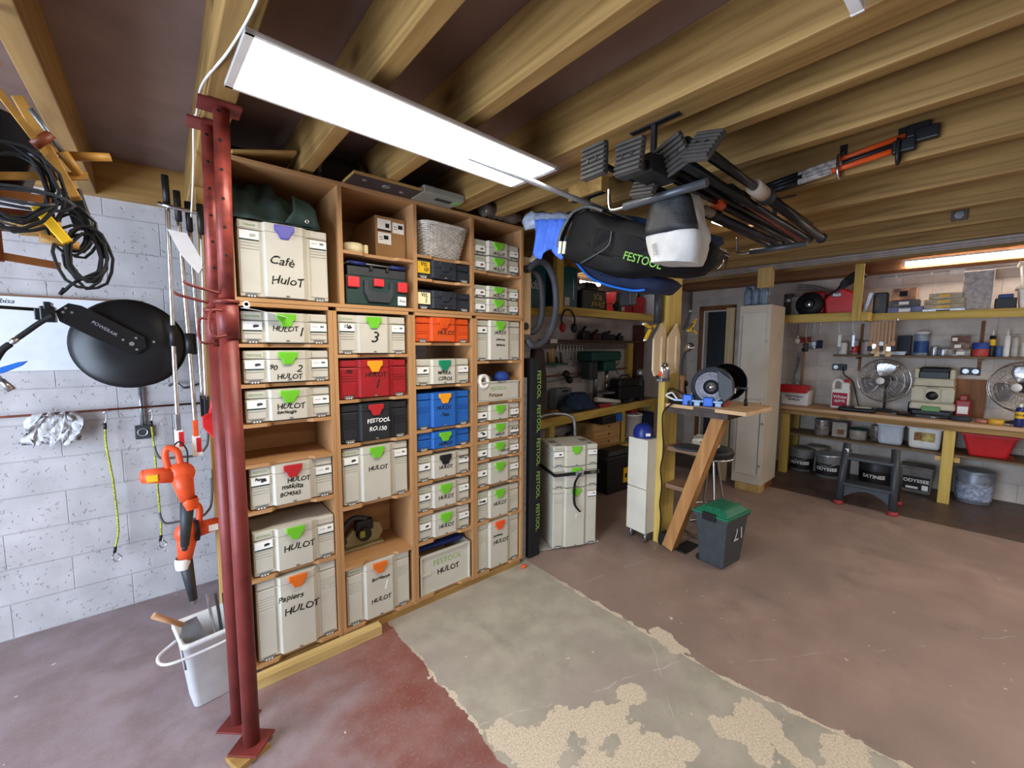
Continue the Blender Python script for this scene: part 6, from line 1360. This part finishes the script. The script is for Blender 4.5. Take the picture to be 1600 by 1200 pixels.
tin('jar', 'round red based tub under the blue tub on the wall shelf', 6.74, -.115, 1.562, .062, .075, mat('coral_tub', 'c2483c', .5), mat('coral_tub', 'c2483c'), None, None, 'jar')
fmesh(MB().lathe([(.064, 1.642), (.064, 1.70), (.058, 1.71), (0, 1.71)], (6.74, -.115, 0), n=24), 'blue_jar', mat('blue_lid', '2f4a9c', .5), label='blue tub stacked on the red based tub', category='jar')
tube_t('black sealant tube with a yellow band and white nozzle', -.195, .215, BLACK, WHITE, band=YEL)
tin('jar', 'small blue jar between the black tube and the white tubes', 6.76, -.245, 1.562, .024, .10, mat('muted_blue', '41618c', .5), None, None, None, 'jar')
tube_t('white sealant tube with a conical nozzle, next to the small blue jar', -.295, .215, WHITE, WHITE)
tube_t('grey-white sealant tube beside the white conical one', -.350, .20, mat('grey_white_bottle', 'b5b0aa'), GALV, tip=.03)
tin('jar', 'white jar at the very end of the wall shelf in view', 6.76, -.43, 1.562, .04, .14, WHITE, None, None, None, 'jar')
# hanging brushes
BW2 = wood('brush_wood', 'c79c78', 'b08460', 'z', 1, knots=0)
t = far('brush_rail', 'thin rail under the yellow shelf that the wooden brushes hang from', 'rail', 6.33, .64, 1.955); MB().cyl((0, -.12, .0), (0, .12, .0), .004, n=8).box(-.004, .09, -.12, -.11, .0, .02).build('bar', GALV, t)
for k in range(7):
    y_ = .745 - .032 * k; h = .30 + .03 * ((k * 7) % 3)
    t = far('radiator_brush', 'wooden handled brush hanging in the row under the yellow shelf', 'brush', 6.33, y_, 1.955 - h, R(6 * ((k % 3) - 1)), 'brushes hanging under the yellow shelf')
    MB().box(-.006, .006, -.011, .011, .06, h - .01, .004).tube([(.0, .008 * math.cos(i * .785), h - .006 + .010 * math.sin(i * .785)) for i in range(8)], .0025, 5, loop=True).build('handle', BW2, t)
    MB().box(-.010, .010, -.022, .022, .015, .07, .004).build('ferrule', CHROME if k % 2 else BW2, t)
    MB().box(-.009, .009, -.024, .024, -.045, .018, .005).build('bristles', mat('cream_bristle', 'cdb48a', .9, nz=.1) if k % 3 else BLACK, t)
# things hanging on the wall left of the wall shelf
t = far('sledge_hammer', 'red headed long hammer hanging on the wall beside the locker', 'hammer', 6.87, 1.50, 1.12); MB().box(-.03, .02, -.07, .07, .60, .67, .008).build('head', mat('dull_red', '9a2a28', .5), t); MB().cyl((0, 0, .0), (-.0, 0, .62), .016, .014, 12).build('handle', BW2, t)
t = far('pry_bar', 'pale tool handle leaning on the wall beside the hammer', 'tool', 6.86, 1.58, .90); MB().cyl((0, .03, 0), (0, -.03, .62), .013, n=10).build('handle', GALV, t); MB().box(-.01, .01, -.05, -.01, .60, .68, .003).build('head', STEEL, t)
for k, (y_, z_, c_, lb) in enumerate(((1.34, 1.60, BLACK, 'bunch of black straps hanging under the yellow shelf'), (1.26, 1.63, STEEL, 'steel pliers hanging under the yellow shelf'), (1.20, 1.64, NAVY, 'dark blue handled tool hanging under the yellow shelf'))):
    t = far('hanging_tool', lb, 'tool', 6.2, y_, z_); MB().tube(crv([(0, 0, .33), (.01, .01, .2), (0, -.01, .1), (0, 0, .08)]), .004).build('cord', GALV, t); MB().box(-.012, .012, -.03, .03, .0, .10, .01).ball((0, .02, .02), .025, 10).build('head', c_, t)
t = far('hanging_bulb', 'bare bulb holder hanging on a flex from the yellow shelf beside the locker', 'lamp', 6.1, 1.41, 1.70); MB().cyl((0, 0, .10), (0, 0, .42), .004, n=8).build('flex', BLACK, t); MB().cyl((0, 0, .06), (0, 0, .11), .016, n=12).build('holder', GALV, t); MB().ball((0, 0, .03), .03, 14, (1, 1, 1.15)).build('bulb', mat('frosted_bulb', 'c9bda8', .3), t)
for k, y_ in enumerate((1.02, .89)):
    t = far('cable_tool', ['white handled tool on a cord under the yellow shelf, nearer the locker', 'white handled tool on a cord under the yellow shelf, by the hanging post'][k], 'tool', 6.25, y_, 1.60); MB().tube(crv([(0, .02, .404), (0, .01, .25), (0, -.015, .19)]), .003).build('cord', WHITE, t); MB().box(-.01, .01, -.016, .016, .06, .20, .005).build('handle', GALV if k else WHITE, t); MB().tube([(0, .02 * math.cos(i * .63), .04 + .025 * math.sin(i * .63)) for i in range(10)], .005, 6, loop=True).build('ring', STEEL, t)
# ---------------- high storage shelf things
z_ = 2.026
t = far('radio', 'dark square radio with a round dial at the locker end of the yellow shelf', 'radio', 6.25, 1.565, z_); MB().box(-.05, .08, -.045, .045, 0, .30, .008).build('housing', mat('dark_olive_grey', '3b3a35', .6), t); MB().lathe([(.0, .0), (.03, .0), (.034, -.008)], (-.058, 0, .22), (-1, 0, 0), 20).build('dial', GALV, t)
t = far('grey_bag', 'crumpled grey bag beside the radio on the yellow shelf', 'bag', 6.25, 1.475, z_); MB().taper((0, 0), (.07, .055), (.06, .05), 0, .26, .015).build('bag', mat('silver_bag', '8c8a84', .35, .2, nz=.1, bump=.5, bs=20), t)
t = far('wet_vacuum', 'red machine with a large black round front on the yellow shelf', 'vacuum', 6.28, 1.33, z_)
MB().lathe([(.0, 0), (.135, 0), (.145, -.02), (.14, -.06), (.12, -.08)], (-.12, 0, .15), (-1, 0, 0), 32).lathe([(.06, .012), (.065, .014), (.04, .022), (0, .022)], (-.12, 0, .15), (-1, 0, 0), 24).build('round_front', BLACK, t)
MB().box(-.06, .16, -.15, .10, .02, .31, .04).build('body', mat('machine_red', 'a52026', .4, .1, nz=.06), t); MB().box(-.05, .15, -.17, .13, 0, .03, .006).build('base', BLACK, t); MB().lathe([(0, .024), (.018, .022)], (-.12, 0, .15), (-1, 0, 0), 14).build('bolt', CHROME, t)
t = far('generator', 'bright red engine housing with black hoses behind the yellow hanging post', 'engine', 6.30, 1.0, z_)
MB().prism([(-.14, 0), (.16, 0), (.18, .20), (.05, .34), (-.10, .26), (-.17, .12)], -.13, .13, Matrix.Rotation(R(90), 4, 'Z') @ Matrix.Rotation(R(90), 4, 'X'), .02).build('housing', mat('engine_red', 'c0201f', .35, .1, nz=.05), t)
for k in range(4): MB().tube(crv([(-.10 + .03 * k, .17 - .05 * k, .22 + .03 * k), (-.12, .02, .32 + .02 * k), (-.08, -.10, .40 + .03 * k), (.0, -.08 - .03 * k, .44)]), .018, 8).build('hose', BLACK, t)
MB().box(-.15, -.13, .02, .10, .22, .26, .004).build('cap', GALV, t)
MB().box(-.05, .05, -.19, -.15, .055, .30, .004, Matrix.Rotation(R(14), 4, 'X')).build('side_plate', GALV, t)
t = far('oil_drum', 'black can with pale writing past the yellow hanging post', 'can', 6.50, .69, z_ - .0); MB().box(-.07, .07, -.055, .075, 0, .26, .015).build('can', mat('black_can', '24211f', .4), t); text('HUILE', .045, mat('faint_brown_print', '8b6d52', .7, nz=0), t, (-.0712, .03, .13), (R(90), R(90), R(-90)))
for k, (y_, z0, h_, w_, c_, lb) in enumerate(((.485, 0, .085, .145, mat('blue_red_box', '6a6f92', .5, nz=.25, ns=8), 'blue and red game box at the bottom of the lamp side stack'), (.495, .087, .07, .125, mat('black_white_box', '5d5550', .5, nz=.3, ns=10), 'dark printed box in the middle of that stack under the lit tube'), (.505, .159, .13, .10, mat('bird_picture_box', 'c48a62', .5, nz=.25, ns=9), 'orange picture box on top of the stack under the lit tube'),
                                              (.185, 0, .04, .16, GALV, 'silver flat case at the bottom of the pale carton stack'), (.185, .041, .05, .15, mat('pale_picture_carton', 'b8ab8e', .6, nz=.15, ns=10), 'lower pale carton with yellow pictures'), (.185, .092, .055, .15, mat('pale_picture_carton2', 'b4a78a', .6, nz=.15, ns=12), 'middle pale carton with yellow pictures'), (.18, .148, .06, .125, mat('pale_picture_carton3', 'c0b196', .6, nz=.15, ns=11), 'upper pale carton with yellow pictures'))):
    t = far('game_box' if k < 3 else 'carton', lb, 'box', 6.52, y_, z_ + z0 + .001 * (k % 4)); MB().box(-.09, .12, -w_, w_, 0, h_, .003).build('carton', c_, t); MB().box(-.0915, -.089, -w_ * .3, w_ * .35, h_ * .3, h_ * .75).build('print', [PAPER, PAPER, INK, INK, YEL, YEL, YEL][k], t)
t = far('packed_board', 'tall white patterned slab standing on the yellow shelf', 'slab', 6.55, -.045, z_); MB().box(-.04, .06, -.105, .105, 0, .425, .008).build('slab', mat('grey_swirl_slab', 'aaa6a4', .6, nz=.12, ns=25), t); MB().box(-.041, .061, -.112, -.104, 0, .43, .002).build('edge', WHITE, t)
t = far('blue_box', 'dark case with blue top beside the tall white slab', 'box', 6.58, -.245, z_); MB().box(-.06, .06, -.075, .07, 0, .13, .006).build('case', BLACK, t); MB().box(-.055, .055, -.05, .05, .13, .17, .006).build('blue_top', mat('deep_blue_band', '24467e'), t)
for k, (zz, lb) in enumerate(((0, 'lower white lidded tub at the end of the yellow shelf'), (.235, 'upper white lidded tub at the end of the yellow shelf'))):
    t = far('lidded_tub', lb, 'tub', 6.55, -.43, z_ + zz + .001); MB().taper((0, 0), (.10, .09), (.11, .11), 0, .205, .012).build('tub', WHITE, t); MB().box(-.13, .13, -.13, .13, .20, .228, .008).build('lid', mat('cream_lid', 'e6dcc6', .5), t)
# pipes on the wall above the radio
for k in range(3): fmesh(MB().tube(crv([(6.80, 1.62, 2.50 - .03 * k), (6.78, 1.45, 2.47 - .03 * k), (6.76, 1.25, 2.40 - .03 * k), (6.75, 1.15, 2.36 - .01 * k)]), .008), 'wall_pipe', GALV, label=['upper thin pipe curving along the wall over the radio', 'middle thin pipe curving along the wall over the radio', 'lower thin pipe curving along the wall over the radio'][k], category='pipe')

# ------------------------------------------------------------------ back corner: second bench behind the case stack
t = thing('workbench', 'yellow timber workbench cluttered with tools behind the stack of cases', 'workbench', (4.0, 3.1, 0))
def fy(x): return 2.93 + .10 * (x - 2.85)
m = MB(); m.prism([(2.62, fy(2.62)), (5.4, fy(5.4)), (5.4, 3.455), (2.62, 3.455)], .885, .925, bev=.002).build('worktop', wood('worn_worktop', 'a98a5c', '8e7148', 'x', .8), t, w=True)
m = MB(); m.prism([(2.62, fy(2.62) - .02), (5.4, fy(5.4) - .02), (5.4, fy(5.4) - .001), (2.62, fy(2.62) - .001)], .835, .927).build('front_rail', YELLOWX, t, w=True)
for x_ in (3.02, 4.46, 5.3):
    MB().box(x_ - .04, x_ + .04, fy(x_) + .005, fy(x_) + .075, 0, .884, .003).build('leg', YELLOWZ, t, w=True)
    MB().box(x_ - .04, x_ + .04, 3.37, 3.44, 0, .884, .003).build('leg', YELLOWZ, t, w=True)
MB().box(2.7, 5.3, 3.20, 3.44, .43, .45).box(3.07, 4.41, 3.0, 3.2, .43, .45).box(2.85, 4.41, 2.985, 3.02, .40, .45).build('lower_shelf', YELLOWX, t, w=True)
# high shelf
t = thing('storage_shelf', 'yellow timber storage shelf high over the cluttered back bench', 'shelf', (3.6, 2.9, 1.96))
MB().box(3.0, 4.75, 2.80, 2.845, 1.955, 2.035, .003).build('front_rail', YELLOWX, t, w=True)
MB().box(2.90, 2.995, 2.80, 2.85, 1.955, 2.50, .003).build('hanging_post', YELLOWZ, t, w=True)
MB().box(2.60, 2.90, 3.05, 3.095, 1.955, 2.03, .003).box(2.90, 2.995, 2.852, 3.05, 1.955, 2.035).build('return_rail', YELLOWX, t, w=True)
MB().box(3.0, 4.75, 2.846, 3.45, 2.012, 2.034).box(2.60, 2.99, 3.10, 3.45, 2.012, 2.034).build('shelf_board', BTOP, t, w=True)
TEAL = mat('teal_case', '0d6072', .45, nz=.05)
t = thing('power_tool_case', 'teal power tool case with white lettering behind the shelf post', 'tool case', (2.93, 3.16, 2.035))
MB().box(-.26, .19, 0, .16, 0, .46, .02).build('body', TEAL, t); text('makita', .13, WINK, t, (-.045, -.0008, .24), shear=.25, bold=.003)
t = thing('power_tool_case', 'teal power tool case seen end-on beside the hanging post', 'tool case', (3.43, 3.12, 2.035))
MB().box(-.12, .115, -.02, .26, 0, .47, .02).build('body', TEAL, t); MB().box(-.10, -.02, -.024, -.018, .05, .14, .002).build('sticker', PAPER, t); MB().box(.03, .045, -.026, -.018, .12, .35, .003).build('handle', GALV, t)
t = thing('saw_case', 'black box with yellow handwritten words on the high back shelf', 'tool case', (3.80, 3.08, 2.035))
MB().taper((0, .1), (.23, .12), (.22, .11), 0, .26, .02).taper((-.02, .1), (.12, .10), (.08, .08), .255, .34, .02).build('body', BLACK, t); text('SCIE\nARASÉ', .085, mat('yellow_marker', 'cdb76a', .7, nz=0), t, (.05, -.021, .13), (R(86), 0, 0), name='handwriting', bold=.001)
t = thing('drill', 'black drill body standing beside the red crates', 'drill', (4.14, 3.0, 2.035))
MB().box(-.05, .04, -.03, .03, .0, .11, .01).box(-.02, .02, -.02, .02, .10, .24, .008).ball((-.06, -.02, .09), .045, 12).build('body', BLACK, t)
for k, (x_, z0, h_, w_, lb) in enumerate(((4.42, 0, .135, .16, 'lower red plastic crate with white mark on the high back shelf'), (4.40, .137, .14, .15, 'upper red plastic crate on the high back shelf'), (4.74, 0, .25, .12, 'tall red crate standing beside the two stacked red crates'))):
    t = thing('red_crate', lb, 'crate', (x_, 3.10, 2.035 + z0 + .001))
    m = MB(); m.box(-w_, w_, 0, .25, 0, h_, .008)
    for q in range(4): m.box(-w_ - .004, w_ + .004, -.006, .0, h_ * (.12 + .22 * q), h_ * (.12 + .22 * q) + .012, .002)
    m.build('crate', mat('crate_red', 'c31f2a', .4, nz=.05), t)
    if k == 0: MB().box(-.10, -.02, -.012, -.005, .05, .10, .002).build('white_mark', PAPER, t)
t = thing('paper_stack', 'white and black roll ends on top of the red crates', 'roll', (4.72, 3.12, 2.287)); MB().box(-.09, .0, 0, .2, 0, .13, .01).build('pack', PAPER, t); MB().box(.005, .09, 0, .2, 0, .14, .03).build('sleeve', BLACK, t)
MB().box(-.06, .06, 0, .16, 0, .30, .01).build('white_carton', WHITE, label='white carton at the post end of the high back shelf', category='box').location = (5.0, 3.10, 2.036)
t = thing('carton', 'orange-brown carton leaning on the wall behind the lit tube', 'box', (3.72, 3.31, 2.036)); MB().box(-.10, .10, 0, .13, 0, .42, .004).build('carton', mat('orange_carton', 'c07a4c', .7, nz=.06), t)
struct(MB().box(5.0, 5.25, 2.846, 3.45, 2.012, 2.034).build('trim_shelf_extension', BTOP))
# ear muffs
t = thing('ear_muffs', 'red and black ear muffs hanging on the high back shelf rail', 'ear muffs', (3.05, 2.785, 1.80))
MB().tube(crv([(-.085, 0, .05), (-.095, 0, .12), (-.05, 0, .19), (0, 0, .205), (.05, 0, .19), (.095, 0, .12), (.085, 0, .05)]), .009, 8).build('headband', BLACK, t)
MB().ball((-.075, 0, .03), .042, 16, (.75, .8, 1.15)).build('cup', mat('muff_red', '9c2326', .4), t); MB().ball((.085, 0, .03), .042, 16, (.75, .8, 1.15)).build('cup', BLACK, t)
# wall: tool rail, spanners, drill press
t = thing('tool_rail', 'long dark shelf rail with hanging spanners on the back wall', 'rail', (4.3, 3.44, 1.68))
MB().box(-1.0, 1.0, -.10, .02, .03, .05, .002).build('ledge', wood('dark_ledge', '5f4533', '4c3626', 'x', .8), t); MB().box(-1.0, 1.0, -.005, .02, -.06, .03).build('backing', mat('grey_backing', '6b625c', .7), t)
for k in range(9):
    h = .26 - .02 * (k % 5)
    t = thing('spanner', 'steel spanner hanging in the row on the back wall rail', 'spanner', (3.56 + .055 * k, 3.405, 1.67 - h), 0, 'spanners on the back wall rail')
    MB().box(-.007, .007, -.003, .003, .02, h - .02, .002).tube([(.013 * math.cos(i * .785), 0, h - .012 + .013 * math.sin(i * .785)) for i in range(8)], .005, 6, loop=True).build('shank', CHROME, t); MB().prism([(-.018, .0), (-.007, .028), (.007, .028), (.018, .0), (.010, -.012), (.006, .006), (-.006, .006), (-.010, -.012)], -.004, .004, Matrix.Rotation(R(90), 4, 'X')).build('jaw', CHROME, t)
for k, (x_, w_, h_, c_, lb) in enumerate(((4.0, .06, .16, BLACK, 'black machine on the back wall ledge, nearest the ear muffs'), (4.22, .08, .12, mat('dark_maroon', '4a2226', .6), 'maroon case on the back wall ledge'), (4.46, .13, .11, mat('dark_blue_box', '1b2233'), 'dark blue case on the back wall ledge'), (4.72, .05, .09, BLACK, 'small black tool at the end of the back wall ledge'))):
    t = thing('ledge_tool', lb, 'tool', (x_, 3.385, 1.731)); MB().box(-w_, w_, -.04, .04, 0, h_ * .7, .012).build('body', c_, t); MB().cyl((-w_ * .5, 0, h_ * .7), (w_ * .4, 0, h_), .02, n=10).build('grip', c_, t)
MB().box(-.055, .055, -.003, .003, 0, .045).build('price_card', PAPER, label='white paper card on the back wall ledge below the ear muffs', category='card').location = (3.42, 3.335, 1.685)
DG = mat('machine_green', '1c4d43', .4, .1, nz=.06)
t = thing('drill_press', 'green bench drill press standing on the back bench', 'drill press', (4.2, 3.28, .926))
MB().box(-.14, .12, -.12, .12, 0, .03, .006).build('base', DARK, t); MB().cyl((-.02, .06, .03), (-.02, .06, .50), .028, n=18).build('column', STEEL, t)
MB().box(-.28, .30, -.10, .14, .545, .665, .02).box(-.285, .305, -.105, .145, .60, .61).build('belt_cover', DG, t); MB().box(-.04, .20, -.10, .10, .42, .545, .02).build('head', DG, t); MB().box(-.26, -.10, -.05, .10, .32, .545, .02).build('motor', DARK, t)
MB().cyl((.08, -.04, .27), (.08, -.04, .42), .022, n=14).cyl((.08, -.04, .20), (.08, -.04, .27), .012, n=10).build('chuck', CHROME, t); MB().lathe([(0, .22), (.12, .22), (.12, .24), (0, .24)], (.06, -.04, -.08), n=26).build('table', STEEL, t)
for k in range(3): MB().cyl((.20, -.06, .45), (.22 + .02, -.06 + .09 * math.cos(k * 2.1), .45 + .09 * math.sin(k * 2.1)), .006, n=8).build('feed_handle', BLACK, t)
for k, (a, b_) in enumerate((((3.40, 1.30), (5.2, 1.36)), ((3.35, 1.235), (4.1, 1.29)))): MB().cyl((a[0], 3.42, a[1]), (b_[0], 3.42, b_[1]), .010, n=8).build('clamp_bar', BROWNW if k == 0 else STEEL, label=['long rusty bar clamp fixed along the back wall', 'shorter steel bar under the rusty one on the back wall'][k], category='bar')
for k, x_ in enumerate((3.66, 3.72)): MB().ball((x_, 3.36, 1.32 - .07 * k), .045, 14).build('round_knob', BLACK, label=['upper black round head on the back wall left of the drill press', 'lower black round head on the back wall left of the drill press'][k], category='tool')
t = thing('tool_holder', 'green tray of small tools on the back wall beside the foam pad', 'holder', (3.46, 3.38, 1.43)); MB().box(-.22, .20, -.05, .08, 0, .03, .004).build('tray', DG, t)
for k in range(5): MB().cyl((-.15 + .07 * k, 0, .03), (-.16 + .07 * k, 0, .10 + .05 * (k % 3)), .013, n=10).build('handle', [BLACK, BROWNW, YEL, BLACK, DARK][k], t)
struct(MB().box(4.98, 5.08, 3.40, 3.465, .93, 1.70, .003).build('trim_wall_upright', YELLOWZ)); struct(MB().box(5.15, 5.32, 3.38, 3.465, .93, 1.95, .003).build('trim_dark_upright', mat('dark_red_brown', '4d2a22', .7, nz=.08)))
# bench clutter
t = thing('jacket', 'dark blue jacket heaped on the back bench', 'jacket', (3.6, 3.12, .926))
def heap(cx, cy, rx, ry, h, m_, nm, par=None, seed=0, **k):
    rings = []
    for j in range(9):
        v = j / 8; rings.append([(cx + rx * math.cos(q / 22 * 6.2832) * (1 - v * .75) * (1 + .16 * math.sin(q * 1.9 + j + seed)), cy + ry * math.sin(q / 22 * 6.2832) * (1 - v * .75) * (1 + .16 * math.sin(q * 2.6 + j * 1.4 + seed)), .0 + h * math.sin(v * 1.57) + (.02 * math.sin(q * 1.7 + j * 2.3 + seed) if j else 0) + .002) for q in range(22)])
    return MB().ring_loft(rings).build(nm, m_, par, sub=1, **k)
heap(0, 0, .30, .14, .20, mat('jacket_blue', '22324f', .9, nz=.12, bump=.4, bs=25), 'body', t, 1)
heap(-.25, -.02, .14, .09, .08, mat('jacket_dark', '2b3140', .9, nz=.12, bump=.4, bs=25), 'sleeve', t, 4)
t = thing('grey_case', 'small grey case behind the blue jacket', 'case', (3.55, 3.33, .926)); MB().box(-.14, .12, -.06, .06, 0, .24, .01).build('case', mat('mid_grey_case', '6d7074', .5), t); MB().box(-.05, .05, -.07, -.058, .20, .22, .003).build('handle', BLACK, t)
MB().cyl((3.93, 3.13, 1.02), (4.36, 3.10, .962), .030, .024, 14).build('white_pipe', WHITE, label='white pipe lying across the back bench in front of the drill press', category='pipe')
t = thing('red_tool', 'red and black tool lying on the back bench under the white pipe', 'tool', (4.0, 3.06, .926)); MB().box(-.10, .12, -.03, .03, 0, .045, .01).build('body', mat('dull_red', '9a2a28'), t); MB().box(.12, .24, -.015, .015, .005, .035, .005).build('bit', GALV, t)
for k, (x_, y_, lb) in enumerate(((4.55, 3.12, 'black hand tool nearest the white pipe tip'), (4.68, 3.14, 'black hand tool at the middle of the bare bench end'), (4.88, 3.16, 'little black tool nearest the post on the back bench'))):
    t = thing('hand_tool', lb, 'tool', (x_, y_, .926), .5 * k); MB().box(-.07, .07, -.018, .018, 0, .035, .008).build('grip', BLACK, t); MB().ball((.06, 0, .03), .025, 10).build('head', DARK, t)
t = thing('toolbox', 'black toolbox on the back bench beside the yellow post', 'toolbox', (4.72, 3.28, .926)); MB().box(-.24, .26, -.10, .10, 0, .20, .012).box(-.22, .24, -.09, .09, .19, .30, .03).build('body', BLACK, t); MB().tube(crv([(-.1, 0, .30), (-.08, 0, .34), (.08, 0, .34), (.1, 0, .30)]), .012).build('handle', DARK, t)
MB().box(-.07, .07, -.05, .05, 0, .06, .02).build('sanding_block', BROWNW, label='tan block at the edge of the back bench by the hand truck', category='block').location = (3.12, 3.06, .926)
# under the bench
t = thing('drawer_box', 'pale wooden three drawer box under the back bench', 'drawers', (4.10, 3.06, .4515)); WDB = wood('box_wood', 'c29a66', 'ab8452', 'x', 1, knots=.1)
MB().box(-.30, .24, .006, .28, 0, .285, .003).build('carcass', WDB, t)
for k in range(3):
    d_ = MB().box(-.285, .225, -.008, .005, .012 + .091 * k, .095 + .091 * k, .002).build('drawer', WDB, t); MB().cyl((0, -.02, .055 + .091 * k), (0, -.008, .055 + .091 * k), .012, n=12).build('knob', BROWNW, d_)
MB().box(-.16, .10, .0, .2, 0, .09, .01).build('black_case', BLACK, label='black case lying on the wooden drawer box', category='case').location = (4.02, 3.08, .738)
MB().box(-.07, .07, .0, .12, 0, .09, .006).build('blue_box', BLUE, label='blue box beside the black case on the wooden drawer box', category='box').location = (4.25, 3.07, .738)
t = thing('bucket', 'white round bucket under the back bench beyond the drawer box', 'bucket', (4.78, 3.20, 0)); MB().lathe([(.14, 0), (.15, .01), (.18, .36), (.185, .36), (.185, .385), (.17, .385), (.165, .35), (.13, .02), (0, .02)], n=28, cap=False).build('tub', WHITE, t); t.location.z = .452
t.scale = (.8, .8, .8)
heap(0, 0, .11, .09, .11, mat('red_cloth', '8c1d24', .85, nz=.1, bump=.3), 'red_cloth', None, 7, label='red cloth heaped on the white bucket under the back bench', category='cloth').location = (4.77, 3.20, .765)
MB().box(-.14, .14, -.10, .10, 0, .30, .02).build('dark_bag', NAVY, label='dark bag between the white bucket and the white cupboard', category='bag').location = (5.05, 3.2, .452)
for k, (x_, c_, lb) in enumerate(((3.30, BLACK, 'dark tool heap under the back bench behind the case stack'), (3.58, DARK, 'grey tool heap under the back bench beside the drawer box'))):
    heap(0, 0, .16, .12, .20, c_, 'tool_heap', None, 2 + k, label=lb, category='tools').location = (x_, 3.20, .452)
t = thing('toolbox', 'black wheeled toolbox with a yellow label on the floor under the back bench', 'toolbox', (3.93, 2.745, 0), R(-3))
t.scale = (1, .7, 1)
MB().taper((0, .14), (.24, .15), (.255, .165), .03, .38, .015).box(-.22, .22, .0, .28, .0, .05, .006).build('tub', BLACK, t); MB().box(-.265, .265, -.035, .315, .382, .43, .012).taper((0, .14), (.24, .15), (.18, .11), .43, .49, .015).build('lid', mat('lid_black', '232426', .5), t)
s_ = MB().box(.03, .21, -.030, -.012, .10, .27, .002).build('label_panel', YEL, t); MB().ball((.07, -.031, .18), .022, 10, (1, .1, 1.4)).ball((.125, -.031, .18), .022, 10, (1, .1, 1.4)).ball((.18, -.031, .20), .02, 10, (1, .1, 1.4)).build('print', INK, s_)
# ------------------------------------------------------------------ lettering becomes real mesh
bpy.context.view_layer.update()
dg = bpy.context.evaluated_depsgraph_get()
BEND = dict(tag_bend)
for o in [o for o in SC.objects if o.type == 'FONT']:
    me = bpy.data.meshes.new_from_object(o.evaluated_get(dg)); nm = o.name
    par, loc, rot = o.parent, o.location.copy(), o.rotation_euler.copy()
    m_ = o.data.materials[0]
    if nm in BEND:                                   # wrap round the drum
        r_ = BEND[nm]
        for v in me.vertices:
            a = v.co.x / r_; d_ = r_ + v.co.z
            v.co.x = d_ * math.sin(a); v.co.z = d_ * math.cos(a) - r_
    if nm.startswith('handwriting'):                 # unsteady marker strokes
        hs = o.data.size
        for v in me.vertices:
            v.co.y += hs * (.07 * math.sin(v.co.x / hs * 2.1 + len(nm)) + .035 * math.sin(v.co.x / hs * 6.3 + hs * 90)); v.co.x += hs * .05 * math.sin(v.co.y / hs * 5 + v.co.x / hs * 1.7)
    o.name = 'old'; bpy.data.objects.remove(o)
    n_ = bpy.data.objects.new(nm, me); COL.objects.link(n_); n_.location = loc; n_.rotation_euler = rot
    if par is not None: n_.parent = par
    if not me.materials: me.materials.append(m_)
